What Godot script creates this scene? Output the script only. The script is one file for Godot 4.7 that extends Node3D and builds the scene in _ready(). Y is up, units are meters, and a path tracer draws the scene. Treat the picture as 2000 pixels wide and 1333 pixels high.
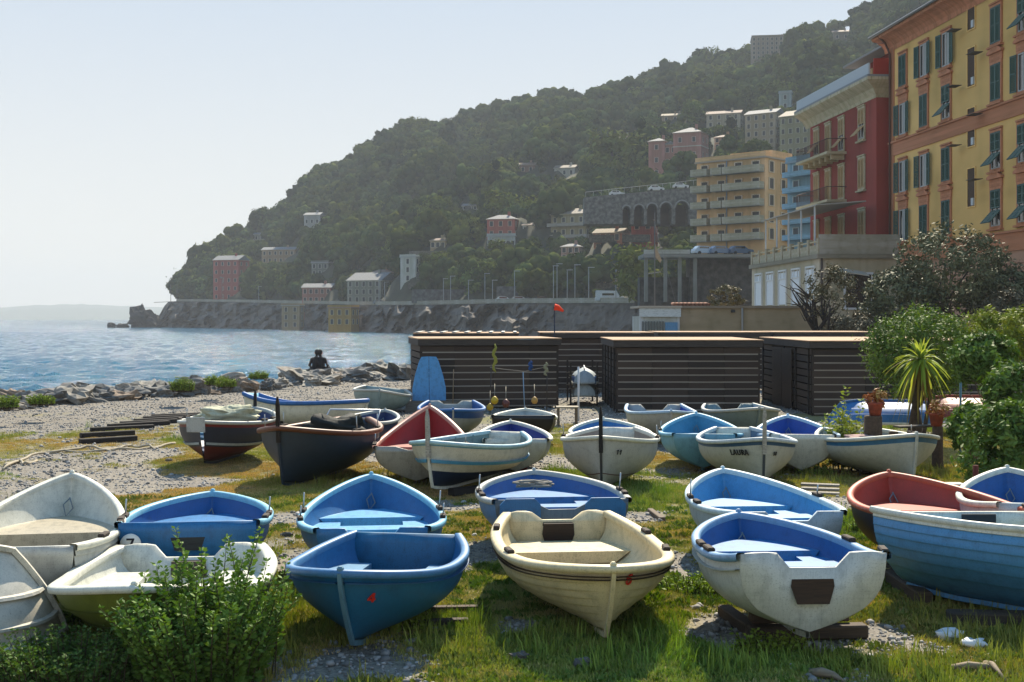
extends Node3D
# A pebble shore with laid-up rowing boats, slatted sheds, a headland and house fronts behind.
const F := 2487.0        # focal length in photo pixels, used to turn measured sight lines into metres
const EYE := 2.4         # eye height over the yard
const SEA := -1.6
const HZ := 622.0
var used := {}
var mcache := {}
var noise := FastNoiseLite.new()
var noise2 := FastNoiseLite.new()
var tex := {}
var unit_box: ArrayMesh

func P(u: float, v: float, d: float) -> Vector3:
	return Vector3((u - 1000.0) / F * d, EYE - (v - HZ) / F * d, -d)
func G(u: float, v: float, h := 0.0) -> Vector3:
	return P(u, v, (EYE - h) * F / (v - HZ))
func XD(u: float, d: float, y := 0.0) -> Vector3:
	return Vector3((u - 1000.0) / F * d, y, -d)

func _ready():
	setup_view()
	noise.seed = 7; noise.frequency = 0.25; noise.fractal_octaves = 4
	noise2.seed = 21; noise2.frequency = 0.02; noise2.fractal_octaves = 4
	unit_box = bevel_box(Vector3.ONE, 0.0)
	make_textures()
	build_ground()
	build_sea()
	build_hill()
	build_town()
	build_far_houses()
	build_sheds()
	build_rocks()
	build_boats()
	build_props()
	build_plants()
	build_people()
	build_hill_trees()
	build_grass()

func setup_view():
	var cam := Camera3D.new(); cam.name = "camera"
	cam.near = 0.1; cam.far = 20000.0
	cam.projection = Camera3D.PROJECTION_FRUSTUM
	cam.size = 2.0 * 0.1 * 666.5 / F
	cam.frustum_offset = Vector2(0, -(666.5 - HZ) / F * 0.1)
	cam.position = Vector3(0, EYE, 0)
	add_child(cam); cam.current = true
	var sm := ProceduralSkyMaterial.new()
	sm.sky_top_color = Color(0.38, 0.63, 0.86)
	sm.sky_horizon_color = Color(0.955, 0.945, 0.905)
	sm.sky_curve = 0.30
	sm.ground_bottom_color = Color(0.36, 0.38, 0.38)
	sm.ground_horizon_color = Color(0.80, 0.83, 0.84)
	sm.sun_angle_max = 60.0
	sm.sun_curve = 0.12
	var sky := Sky.new(); sky.sky_material = sm
	var env := Environment.new()
	env.background_mode = Environment.BG_SKY
	env.sky = sky
	env.background_energy_multiplier = 0.59
	env.tonemap_mode = Environment.TONE_MAPPER_LINEAR
	env.tonemap_exposure = 1.95
	env.fog_enabled = true
	env.fog_density = 0.00027
	env.fog_light_color = Color(0.87, 0.90, 0.93)
	env.sdfgi_enabled = true; env.ssao_enabled = true; env.ssil_enabled = true
	var we := WorldEnvironment.new(); we.name = "environment"; we.environment = env
	add_child(we)
	var sun := DirectionalLight3D.new(); sun.name = "sun"
	sun.light_energy = 1.6
	sun.light_color = Color(1.0, 0.95, 0.86)
	sun.light_angular_distance = 0.5
	sun.shadow_enabled = true
	add_child(sun)
	# from ahead, a little to the right of the view, high over the headland
	var az := deg_to_rad(12.0)
	var el := deg_to_rad(45.0)
	var to_sun := Vector3(sin(az) * cos(el), sin(el), -cos(az) * cos(el))
	sun.look_at_from_position(to_sun * 100.0, Vector3.ZERO, Vector3.UP)

# ---------------------------------------------------------------- naming
func numbered(n: String) -> String:
	if not used.has(n):
		used[n] = 0
		return n
	used[n] += 1
	return "%s_%03d" % [n, used[n]]
func tag(o: Node, label: String, category: String, group := "", kind := ""):
	if label != "": o.set_meta("label", label)
	if category != "": o.set_meta("category", category)
	if group != "": o.set_meta("group", group)
	if kind != "": o.set_meta("kind", kind)
	return o
func thing(n: String, label: String, category: String, at := Vector3.ZERO, turn := 0.0, group := "") -> Node3D:
	var o := Node3D.new(); o.name = numbered(n)
	add_child(o); o.position = at; o.rotation.y = turn
	tag(o, label, category, group)
	return o
func mi(n: String, mesh: Mesh, m: Material, parent: Node = null) -> MeshInstance3D:
	var o := MeshInstance3D.new()
	o.mesh = mesh
	if m: o.material_override = m
	if parent == null or parent == self:
		o.name = numbered(n); add_child(o)
	else:
		o.name = n; parent.add_child(o, true)
	return o
func bx(n: String, parent: Node, c: Vector3, size: Vector3, m: Material, rot := Vector3.ZERO) -> MeshInstance3D:
	var o := mi(n, unit_box, m, parent)
	o.transform = Transform3D(Basis.from_euler(rot) * Basis.from_scale(size), c)
	return o

# ---------------------------------------------------------------- materials
func tile_image(n: FastNoiseLite, size: int, lo: Color, hi: Color, gamma := 1.0) -> ImageTexture:
	var im := n.get_seamless_image(size, size)
	im.convert(Image.FORMAT_RGB8)
	var d := im.get_data()
	for i in range(0, d.size(), 3):
		var t := pow(d[i] / 255.0, gamma)
		d[i] = int(255.0 * lerpf(lo.r, hi.r, t)); d[i + 1] = int(255.0 * lerpf(lo.g, hi.g, t)); d[i + 2] = int(255.0 * lerpf(lo.b, hi.b, t))
	im = Image.create_from_data(size, size, false, Image.FORMAT_RGB8, d)
	im.generate_mipmaps()
	return ImageTexture.create_from_image(im)
func normal_image(n: FastNoiseLite, size: int, strength: float) -> ImageTexture:
	var im := n.get_seamless_image(size, size)
	im.convert(Image.FORMAT_RGBA8)
	im.bump_map_to_normal_map(strength)
	return ImageTexture.create_from_image(im)
func fnl(sd: int, freq: float, oct := 4, type := FastNoiseLite.TYPE_SIMPLEX_SMOOTH) -> FastNoiseLite:
	var n := FastNoiseLite.new(); n.seed = sd; n.frequency = freq; n.fractal_octaves = oct; n.noise_type = type
	return n
func make_textures():
	var w1 := fnl(3, 0.010, 5); var w2 := fnl(4, 0.09, 3); var w3 := fnl(6, 0.02, 4)
	var wi := Image.create(512, 512, false, Image.FORMAT_RGB8)
	for y in 512:
		for x in 512:
			# wrap by mirroring so that the tile repeats without a seam
			var mx := absf(x - 256.0) * 2.0; var my := absf(y - 256.0) * 2.0
			var k := 1.0 - 0.11 * smoothstep(-0.05, 0.5, w1.get_noise_2d(mx, my)) - 0.22 * smoothstep(0.34, 0.5, w2.get_noise_2d(mx, my)) - 0.06 * smoothstep(0.1, 0.5, w3.get_noise_2d(mx * 3.0, my * 0.35))
			k = clampf(k + 0.03 * w2.get_noise_2d(mx * 3.0 + 900.0, my * 3.0), 0.2, 1.0)
			wi.set_pixel(x, y, Color(k, lerpf(k, 1.0, 0.02), lerpf(k * 0.97, 1.0, 0.02)))
	wi.generate_mipmaps()
	tex.wear = ImageTexture.create_from_image(wi)
	var cell := fnl(5, 0.045, 2, FastNoiseLite.TYPE_CELLULAR)
	cell.cellular_return_type = FastNoiseLite.RETURN_CELL_VALUE
	tex.gravel = tile_image(cell, 512, Color(0.62, 0.61, 0.59), Color(1, 0.99, 0.97), 1.0)
	var cd := fnl(5, 0.045, 2, FastNoiseLite.TYPE_CELLULAR)
	tex.gravel_n = normal_image(cd, 512, 5.0)
	tex.stone = tile_image(fnl(9, 0.015, 6), 512, Color(0.5, 0.49, 0.47), Color(1, 1, 1), 0.9)
	tex.stone_n = normal_image(fnl(9, 0.02, 6), 512, 7.0)
	var pi := Image.create(512, 512, false, Image.FORMAT_RGB8)
	for y in 512:
		for x in 512:
			var mx := absf(x - 256.0) * 2.0; var my := absf(y - 256.0) * 2.0
			var k := 1.0 - 0.13 * smoothstep(-0.2, 0.5, w1.get_noise_2d(mx + 300.0, my)) - 0.10 * smoothstep(0.0, 0.5, w3.get_noise_2d(mx * 2.0 + 77.0, my * 0.25)) - 0.05 * absf(w2.get_noise_2d(mx, my))
			pi.set_pixel(x, y, Color(k, k, lerpf(k, k * k, 0.4)))
	pi.generate_mipmaps()
	tex.wall = ImageTexture.create_from_image(pi)
	var wf := fnl(17, 0.02, 5)
	var im := wf.get_seamless_image(512, 512)
	im.convert(Image.FORMAT_RGBA8)
	# wood: stretch the noise along one axis
	var wd := Image.create(512, 512, false, Image.FORMAT_RGB8)
	for y in 512:
		for x in 512:
			var t := 0.5 + 0.5 * wf.get_noise_2d(x * 0.35, y * 5.0) + 0.12 * wf.get_noise_2d(x * 2.0 + 900.0, y * 9.0)
			t = clampf(0.6 + t * 0.4, 0, 1)
			wd.set_pixel(x, y, Color(t, t * 0.985, t * 0.96))
	wd.generate_mipmaps()
	tex.wood = ImageTexture.create_from_image(wd)
	tex.ripple = normal_image(fnl(31, 0.03, 5), 512, 6.0)
func mat(key: String, c: Color, rough := 0.8, t := "", scale := 1.0, nt := "", world := false) -> StandardMaterial3D:
	if mcache.has(key): return mcache[key]
	var m := StandardMaterial3D.new()
	m.albedo_color = c; m.roughness = rough
	if t != "":
		m.albedo_texture = tex[t]
		m.uv1_triplanar = true; m.uv1_world_triplanar = world
		m.uv1_scale = Vector3.ONE * scale
	if nt != "":
		m.normal_enabled = true; m.normal_texture = tex[nt]; m.normal_scale = 0.8
		m.uv1_triplanar = true; m.uv1_world_triplanar = world
		m.uv1_scale = Vector3.ONE * scale
	mcache[key] = m
	return m
func paint(c: Color, rough := 0.5) -> StandardMaterial3D:
	return mat("paint%s%.2f" % [c.to_html(), rough], c, rough, "wear", 0.7)
func wall_mat(c: Color) -> StandardMaterial3D:
	return mat("wall" + c.to_html(), c, 0.9, "wall", 0.12)
func wood_mat(c: Color) -> StandardMaterial3D:
	return mat("wood" + c.to_html(), c, 0.85, "wood", 0.8)
func plain(c: Color, rough := 0.7) -> StandardMaterial3D:
	return mat("plain%s%.2f" % [c.to_html(), rough], c, rough)
func metal(c: Color, rough := 0.4) -> StandardMaterial3D:
	var k := "metal" + c.to_html()
	if not mcache.has(k): mat(k, c, rough).metallic = 0.8
	return mcache[k]
func glass_mat() -> StandardMaterial3D:
	if not mcache.has("glass"):
		var m := mat("glass", Color(0.06, 0.075, 0.085), 0.08)
		m.metallic_specular = 0.7
	return mcache.glass
func leaf_mat(key: String, c: Color, rough := 0.55) -> StandardMaterial3D:
	var k := "leaf" + key
	if not mcache.has(k):
		var m := mat(k, c, rough)
		m.vertex_color_use_as_albedo = true
		m.cull_mode = BaseMaterial3D.CULL_DISABLED
		m.metallic_specular = 0.0 if key == "far" or key.begins_with("one") else 0.25
		m.backlight_enabled = true; m.backlight = Color(0.62, 0.66, 0.22) if key in ["grass", "yard"] or key.begins_with("yucca") else Color(0.12, 0.14, 0.04)
	return mcache[k]
func vcol_mat(key: String, rough := 0.9, t := "", scale := 1.0, nt := "") -> StandardMaterial3D:
	var k := "vcol" + key
	if not mcache.has(k): mat(k, Color.WHITE, rough, t, scale, nt, true).vertex_color_use_as_albedo = true
	return mcache[k]

# ---------------------------------------------------------------- meshes
func quad(st: SurfaceTool, a: Vector3, b: Vector3, c: Vector3, d: Vector3):
	st.add_vertex(a); st.add_vertex(b); st.add_vertex(c)
	st.add_vertex(a); st.add_vertex(c); st.add_vertex(d)
func bevel_box(s: Vector3, b: float) -> ArrayMesh:
	var st := SurfaceTool.new(); st.begin(Mesh.PRIMITIVE_TRIANGLES); st.set_smooth_group(-1)
	add_bevel(st, Transform3D.IDENTITY, s, b)
	st.generate_normals()
	return st.commit()
func add_bevel(st: SurfaceTool, tr: Transform3D, s: Vector3, b: float):
	var h := s * 0.5
	var axes := [[0, 1, 2], [1, 2, 0], [2, 0, 1]]
	for ax in axes:
		for sg in [-1.0, 1.0]:
			var q := []
			for k in [[-1, -1], [1, -1], [1, 1], [-1, 1]]:
				var p := Vector3.ZERO
				p[ax[0]] = h[ax[0]] * sg
				p[ax[1]] = (h[ax[1]] - b) * k[0]
				p[ax[2]] = (h[ax[2]] - b) * k[1]
				q.append(tr * p)
			if sg > 0: quad(st, q[3], q[2], q[1], q[0])
			else: quad(st, q[0], q[1], q[2], q[3])
	if b <= 0.0: return
	for ax in axes:   # edges parallel to ax[0]
		for k in [[-1, -1], [1, -1], [1, 1], [-1, 1]]:
			var p := [Vector3.ZERO, Vector3.ZERO, Vector3.ZERO, Vector3.ZERO]
			for e in 4:
				var w := Vector3.ZERO
				w[ax[0]] = (h[ax[0]] - b) * (-1.0 if e == 0 or e == 3 else 1.0)
				w[ax[1]] = (h[ax[1]] - (b if e < 2 else 0.0)) * k[0]
				w[ax[2]] = (h[ax[2]] - (0.0 if e < 2 else b)) * k[1]
				p[e] = tr * w
			if k[0] * k[1] > 0: quad(st, p[0], p[1], p[2], p[3])
			else: quad(st, p[3], p[2], p[1], p[0])
	for sx in [-1, 1]:
		for sy in [-1, 1]:
			for sz in [-1, 1]:
				var a := tr * Vector3(h.x * sx, (h.y - b) * sy, (h.z - b) * sz)
				var c := tr * Vector3((h.x - b) * sx, h.y * sy, (h.z - b) * sz)
				var d := tr * Vector3((h.x - b) * sx, (h.y - b) * sy, h.z * sz)
				if sx * sy * sz > 0:
					st.add_vertex(a); st.add_vertex(d); st.add_vertex(c)
				else:
					st.add_vertex(a); st.add_vertex(c); st.add_vertex(d)
func bbox(n: String, parent: Node, tr: Transform3D, s: Vector3, b: float, m: Material) -> MeshInstance3D:
	var k := "bb%s%.3f" % [s, b]
	if not mcache.has(k): mcache[k] = bevel_box(s, b)
	var o := mi(n, mcache[k], m, parent); o.transform = tr
	return o
func grid_mesh(rows: Array, smooth := true, close := false, flip := false) -> ArrayMesh:
	var st := SurfaceTool.new(); st.begin(Mesh.PRIMITIVE_TRIANGLES); st.set_smooth_group(0 if smooth else -1)
	add_grid(st, rows, close, flip)
	st.generate_normals()
	return st.commit()
func add_grid(st: SurfaceTool, rows: Array, close := false, flip := false):
	for i in rows.size() - 1:
		var n: int = rows[i].size()
		for j in (n if close else n - 1):
			var a: Vector3 = rows[i][j]; var b: Vector3 = rows[i][(j + 1) % n]
			var c: Vector3 = rows[i + 1][(j + 1) % n]; var d: Vector3 = rows[i + 1][j]
			if flip: quad(st, d, c, b, a)
			else: quad(st, a, b, c, d)
func add_tube(st: SurfaceTool, pts: Array, rad, sides := 8, caps := true):
	var rows := []
	var up := Vector3.UP
	for i in pts.size():
		var t: Vector3 = (pts[mini(i + 1, pts.size() - 1)] - pts[maxi(i - 1, 0)]).normalized()
		if absf(t.dot(up)) > 0.95: up = Vector3.RIGHT if absf(t.x) < 0.9 else Vector3.FORWARD
		var x := t.cross(up).normalized()
		var y := x.cross(t).normalized()
		up = y
		var r: float = rad[i] if rad is Array else rad
		var ring := []
		for k in sides:
			var a := TAU * k / sides
			ring.append(pts[i] + (x * cos(a) + y * sin(a)) * r)
		rows.append(ring)
	add_grid(st, rows, true)
	if caps:
		for e in [0, rows.size() - 1]:
			for k in range(1, sides - 1):
				if e == 0:
					st.add_vertex(rows[0][0]); st.add_vertex(rows[0][k + 1]); st.add_vertex(rows[0][k])
				else:
					st.add_vertex(rows[e][0]); st.add_vertex(rows[e][k]); st.add_vertex(rows[e][k + 1])
func tube(pts: Array, rad, sides := 8) -> ArrayMesh:
	var st := SurfaceTool.new(); st.begin(Mesh.PRIMITIVE_TRIANGLES); st.set_smooth_group(0)
	add_tube(st, pts, rad, sides)
	st.generate_normals()
	return st.commit()
func lathe(prof: Array, sides := 16) -> ArrayMesh:
	var rows := []
	for p in prof:
		var ring := []
		for k in sides:
			var a := TAU * k / sides
			ring.append(Vector3(p[0] * cos(a), p[1], p[0] * sin(a)))
		rows.append(ring)
	return grid_mesh(rows, true, true, true)
func prism(poly: PackedVector2Array, depth: float) -> ArrayMesh:   # outline in x,y; thickness along z, centred
	var st := SurfaceTool.new(); st.begin(Mesh.PRIMITIVE_TRIANGLES); st.set_smooth_group(-1)
	var ids := Geometry2D.triangulate_polygon(poly)
	var h := depth * 0.5
	for i in range(0, ids.size(), 3):
		var a := poly[ids[i]]; var b := poly[ids[i + 1]]; var c := poly[ids[i + 2]]
		for s in [1.0, -1.0]:
			var q := [a, b, c] if s < 0 else [c, b, a]
			for p in q: st.add_vertex(Vector3(p.x, p.y, h * s))
	for i in poly.size():
		var a := poly[i]; var b := poly[(i + 1) % poly.size()]
		quad(st, Vector3(a.x, a.y, h), Vector3(b.x, b.y, h), Vector3(b.x, b.y, -h), Vector3(a.x, a.y, -h))
	st.generate_normals()
	return st.commit()
func lump(sd: int, size: Vector3, rough := 0.25, rings := 9, flat := false) -> ArrayMesh:   # uneven boulder, base near y = 0
	var n := fnl(sd, 0.9, 3)
	var rows := []
	var segs := rings + 4
	for i in rings + 1:
		var th := PI * i / rings
		var ring := []
		for j in segs:
			var ph := TAU * j / segs
			var d := Vector3(sin(th) * cos(ph), cos(th), sin(th) * sin(ph))
			# squared-off body, then broken by noise
			var q := d / pow(pow(absf(d.x), 3.2) + pow(absf(d.y), 3.2) + pow(absf(d.z), 3.2), 1.0 / 3.2)
			var r := 1.0 + rough * n.get_noise_3dv(d * 1.6 + Vector3.ONE * sd) * 1.6
			ring.append(q * r * size * 0.5)
		rows.append(ring)
	return grid_mesh(rows, not flat, true, true)
func text_part(parent: Node, n: String, s: String, size: float, tr: Transform3D, m: Material):
	var t := TextMesh.new()
	var f := SystemFont.new(); f.font_names = PackedStringArray(["Droid Sans"]); f.font_weight = 700
	t.font = f; t.text = s; t.font_size = 32; t.pixel_size = size / 24.0; t.depth = 0.006
	t.horizontal_alignment = HORIZONTAL_ALIGNMENT_CENTER
	var o := mi(n, t, m, parent); o.transform = tr
	return o

# ---------------------------------------------------------------- ground, sea, grass
var shore := [Vector2(-60, -6), Vector2(-34, 12), Vector2(-14.6, 34), Vector2(-9.0, 44), Vector2(-3.6, 56), Vector2(3, 70), Vector2(9, 92), Vector2(15, 130), Vector2(21, 180), Vector2(23, 236)]
func shore_dist(x: float, d: float) -> float:   # metres inland of the water's edge, negative at sea
	var p := Vector2(x, d)
	var best := 1e9
	var side := 1.0
	for i in shore.size() - 1:
		var a: Vector2 = shore[i]; var b: Vector2 = shore[i + 1]
		var t := clampf((p - a).dot(b - a) / (b - a).length_squared(), 0, 1)
		var q := a + (b - a) * t
		var l := p.distance_to(q)
		if l < best:
			best = l
			side = 1.0 if (b - a).cross(p - a) < 0 else -1.0
	return best * side
func ground_y(x: float, d: float) -> float:
	var s := shore_dist(x, d)
	var y := 0.05 * noise.get_noise_2d(x * 1.2, d * 1.2) + 0.035 * noise.get_noise_2d(x * 5.0, d * 5.0)
	if s < 1.0: y += -2.8 * smoothstep(1.0, -5.0, s)
	return y
var stony := [[930, 1075, 70, 45], [1330, 1110, 45, 40], [900, 985, 90, 14], [330, 945, 90, 18], [280, 890, 70, 14], [1180, 1120, 30, 14], [1480, 1240, 130, 26], [620, 1010, 45, 12], [1010, 1225, 40, 16], [560, 1095, 30, 20], [1040, 930, 26, 30], [1720, 1235, 50, 20], [1310, 880, 30, 8], [880, 1115, 40, 40], [1120, 905, 60, 8], [700, 1290, 60, 22], [1640, 985, 40, 14], [540, 1015, 40, 10], [1250, 1010, 50, 16]]
var stony_w := []
func grass_amount(x: float, d: float) -> float:
	if stony_w.is_empty():
		for s in stony:
			var c := G(s[0], s[1])
			var e := G(s[0], s[1] + s[3])
			stony_w.append([c.x, -c.z, s[2] / F * -c.z, (-c.z) - (-e.z)])
	var n := noise.get_noise_2d(x * 0.9 + 40.0, d * 0.55) * 1.0 + 0.5 * noise.get_noise_2d(x * 4.0, d * 3.0 + 70.0)
	var g := 0.82 + 0.76 * n
	if d > 15.0: g -= (d - 15.0) * 0.022
	if d > 24.0: g -= (d - 24.0) * 0.03
	if x > 0.0: g += 0.10
	if x < -5.5 and d > 13.0: g -= 0.12
	for s in stony_w:
		if absf(x - s[0]) > 1.6 * s[2] or absf(d - s[1]) > 1.6 * s[3]: continue
		var q: float = Vector2((x - s[0]) / s[2], (d - s[1]) / s[3]).length()
		if q < 1.5: g -= 0.75 * smoothstep(1.5, 0.7, q + 0.3 * n)
	return clampf(g, 0, 1)
func spaced(parts: Array) -> Array:
	var out := []
	for p in parts:
		var v: float = p[0]
		while v < p[1] - 0.001:
			out.append(v)
			v += p[2]
	out.append(parts[-1][1])
	return out
func build_ground():
	var xs := spaced([[-90.0, -24.0, 3.0], [-24.0, 14.0, 0.22], [14.0, 30.0, 1.0], [30.0, 200.0, 10.0]])
	var ds := spaced([[-40.0, 4.0, 2.0], [4.0, 26.0, 0.2], [26.0, 62.0, 0.45], [62.0, 262.0, 8.0]])
	var st := SurfaceTool.new(); st.begin(Mesh.PRIMITIVE_TRIANGLES)
	var rng := RandomNumberGenerator.new(); rng.seed = 4
	for d in ds:
		for x in xs:
			var g := grass_amount(x, d) if d < 80 else 0.3
			var k := noise.get_noise_2d(x * 2.3 + 9.0, d * 2.3)
			var gravel := Color(0.23, 0.215, 0.195).lerp(Color(0.33, 0.30, 0.25), clampf(0.5 + k, 0, 1))
			if d > 24: gravel = gravel.lerp(Color(0.235, 0.215, 0.185), 0.7)
			var dry := Color(0.30, 0.255, 0.095).lerp(Color(0.16, 0.17, 0.04), clampf(0.45 + 1.1 * noise.get_noise_2d(x * 1.4 - 30.0, d * 1.4), 0, 1))
			st.set_color(gravel.lerp(dry, smoothstep(0.38, 0.72, g + rng.randf_range(-0.1, 0.1))))
			st.add_vertex(Vector3(x, ground_y(x, d), -d))
	var w := xs.size()
	for i in ds.size() - 1:
		for j in w - 1:
			var a := i * w + j
			for q in [a, a + w, a + w + 1, a, a + w + 1, a + 1]: st.add_index(q)
	st.generate_normals()
	var o := mi("ground", st.commit(), vcol_mat("ground", 0.95, "gravel", 1.7, "gravel_n"))
	o.set_meta("kind", "structure")
	# loose pebbles on the bare patches
	var peb := lump(3, Vector3(1, 0.6, 0.8), 0.2, 4)
	var xf := []
	var cols := []
	for i in 110000:
		var d := 7.0 + pow(rng.randf(), 1.2) * 42.0
		var x := rng.randf_range(-0.46, 0.46) * d
		if grass_amount(x, d) > 0.55 + rng.randf_range(-0.15, 0.15) or shore_dist(x, d) < 1: continue
		var s := rng.randf_range(0.010, 0.032) * (1.0 + d * 0.008) * (1.0 if rng.randf() < 0.94 else 2.2)
		xf.append(Transform3D(Basis.from_euler(Vector3(rng.randf() * 0.5, rng.randf() * TAU, rng.randf() * 0.5)) * Basis.from_scale(Vector3.ONE * s), Vector3(x, ground_y(x, d) + s * 0.15, -d)))
		var g := rng.randf_range(0.13, 0.36)
		cols.append(Color(g, g * 0.97, g * 0.92))
	scatter("gravel", peb, xf, cols, vcol_mat("pebble", 0.85), "loose grey and pale beach pebbles on the bare patches", "gravel")
func scatter(n: String, mesh: Mesh, xf: Array, cols: Array, m: Material, label: String, cat: String, parent: Node = null):
	var mm := MultiMesh.new()
	mm.transform_format = MultiMesh.TRANSFORM_3D
	mm.use_colors = true
	mm.mesh = mesh
	mm.instance_count = xf.size()
	for i in xf.size():
		mm.set_instance_transform(i, xf[i]); mm.set_instance_color(i, cols[i])
	var o := MultiMeshInstance3D.new()
	o.name = numbered(n); o.multimesh = mm; o.material_override = m
	add_child(o)
	tag(o, label, cat, "", "stuff")
	return o
func sea_wave(x: float, d: float) -> float:
	var f := clampf(1.0 - d / 900.0, 0.0, 1.0)
	return f * (0.08 * sin(x * 0.21 + d * 0.62 + 2.0 * noise.get_noise_2d(x * 0.08, d * 0.08)) + 0.30 * noise.get_noise_2d(x * 0.7, d * 1.4) + 0.34 * noise.get_noise_2d(x * 2.2 + 50.0, d * 3.2))
func build_sea():
	var xs := spaced([[-5000.0, -1000.0, 1000.0], [-1000.0, -260.0, 60.0], [-260.0, -130.0, 6.0], [-130.0, 12.0, 0.8], [12.0, 90.0, 6.0]])
	var ds := spaced([[-40.0, 20.0, 8.0], [20.0, 120.0, 0.5], [120.0, 360.0, 1.3], [360.0, 620.0, 3.0], [620.0, 1000.0, 40.0], [1000.0, 5000.0, 1000.0]])
	var st := SurfaceTool.new(); st.begin(Mesh.PRIMITIVE_TRIANGLES); st.set_smooth_group(0)
	for d in ds:
		for x in xs:
			st.add_vertex(Vector3(x, SEA + sea_wave(x, d), -d))
	var w := xs.size()
	for i in ds.size() - 1:
		for j in w - 1:
			var a := i * w + j
			for q in [a, a + w, a + w + 1, a, a + w + 1, a + 1]: st.add_index(q)
	st.generate_normals()
	var m := mat("sea", Color(0.10, 0.33, 0.43), 0.07, "", 0.30, "ripple", true)
	m.normal_scale = 2.4
	m.metallic_specular = 0.35
	var o := mi("sea", st.commit(), m)
	o.set_meta("kind", "structure")

func blade_tuft(sd: int, n: int, h: float, spread: float, wdt: float, c0: Color, c1: Color) -> ArrayMesh:
	var rng := RandomNumberGenerator.new(); rng.seed = sd
	var st := SurfaceTool.new(); st.begin(Mesh.PRIMITIVE_TRIANGLES)
	for i in n:
		var a := rng.randf() * TAU
		var r := spread * sqrt(rng.randf())
		var p := Vector3(cos(a) * r, -0.01, sin(a) * r)
		var b := rng.randf() * TAU
		var hh := h * rng.randf_range(0.45, 1.15)
		var lean := Vector3(cos(b), 0, sin(b)) * hh * rng.randf_range(0.1, 0.75)
		var side := Vector3(-sin(b + 0.6), 0, cos(b + 0.6)) * wdt * 0.5
		var mid := p + lean * 0.35 + Vector3(0, hh * 0.6, 0)
		var tip := p + lean + Vector3(0, hh * 0.95, 0)
		st.set_color(c0.lerp(c1, rng.randf()))
		for q in [p - side, p + side, mid + side * 0.7, p - side, mid + side * 0.7, mid - side * 0.7, mid - side * 0.7, mid + side * 0.7, tip]: st.add_vertex(q)
	st.generate_normals()
	return st.commit()
var keep_out := []   # [x, d, radius]: where hulls press the grass flat
func build_grass():
	var rng := RandomNumberGenerator.new(); rng.seed = 77
	var gm := leaf_mat("grass", Color.WHITE, 0.6)
	var turf := blade_tuft(1, 26, 0.026, 0.10, 0.007, Color(0.46, 0.39, 0.13), Color(0.27, 0.29, 0.06))
	var green := blade_tuft(2, 22, 0.043, 0.09, 0.008, Color(0.34, 0.37, 0.07), Color(0.20, 0.27, 0.045))
	var tall := blade_tuft(3, 16, 0.15, 0.08, 0.009, Color(0.24, 0.31, 0.05), Color(0.14, 0.22, 0.03))
	var weed := blade_tuft(4, 34, 0.05, 0.07, 0.03, Color(0.10, 0.17, 0.025), Color(0.15, 0.21, 0.035))
	var xf := [[], [], [], []]
	var cols := [[], [], [], []]
	for i in 210000:
		var d := 6.6 + pow(rng.randf(), 1.15) * 22.0
		var x := rng.randf_range(-0.45, 0.45) * d
		var g := grass_amount(x, d)
		if g < 0.4 + rng.randf() * 0.3: continue
		var lush := noise.get_noise_2d(x * 1.1 + 200.0, d * 1.1 + 11.0) + 0.06 * (1.0 if d < 11.0 else 0.0)
		for k in keep_out:
			if absf(x - k[0]) > 2.2 or absf(d - k[1]) > 2.2: continue
			var q: float = Vector2(x - k[0], d - k[1]).length() / k[2]
			if q < 1.15: lush += 0.14
		var kind := 0
		if lush > 0.10 and rng.randf() < 0.5: kind = 1
		if lush > 0.27 and rng.randf() < 0.05: kind = 2
		if rng.randf() < 0.05 and d < 17: kind = 3
		var s := rng.randf_range(0.7, 1.3)
		var tilt := Basis.from_euler(Vector3(rng.randf_range(-0.15, 0.15), rng.randf() * TAU, rng.randf_range(-0.15, 0.15)))
		xf[kind].append(Transform3D(tilt * Basis.from_scale(Vector3(s, s * rng.randf_range(0.7, 1.3), s)), Vector3(x, ground_y(x, d), -d)))
		var v := rng.randf_range(0.75, 1.2)
		var yel := clampf(0.62 + 1.4 * noise.get_noise_2d(x * 0.8 - 60.0, d * 0.8), 0, 1)
		cols[kind].append(Color(v * lerpf(0.95, 1.5, yel), v * lerpf(1.05, 1.05, yel), v * lerpf(1.3, 1.6, yel)))
	scatter("grass", turf, xf[0], cols[0], gm, "short dry yellow green turf between the boats", "grass")
	scatter("grass", green, xf[1], cols[1], gm, "fresh green grass in patches around the hulls", "grass")
	scatter("grass", tall, xf[2], cols[2], gm, "tall grass tufts standing along the hulls in front", "grass")
	scatter("weeds", weed, xf[3], cols[3], gm, "low broad leaved weeds in the turf", "weeds")

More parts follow.
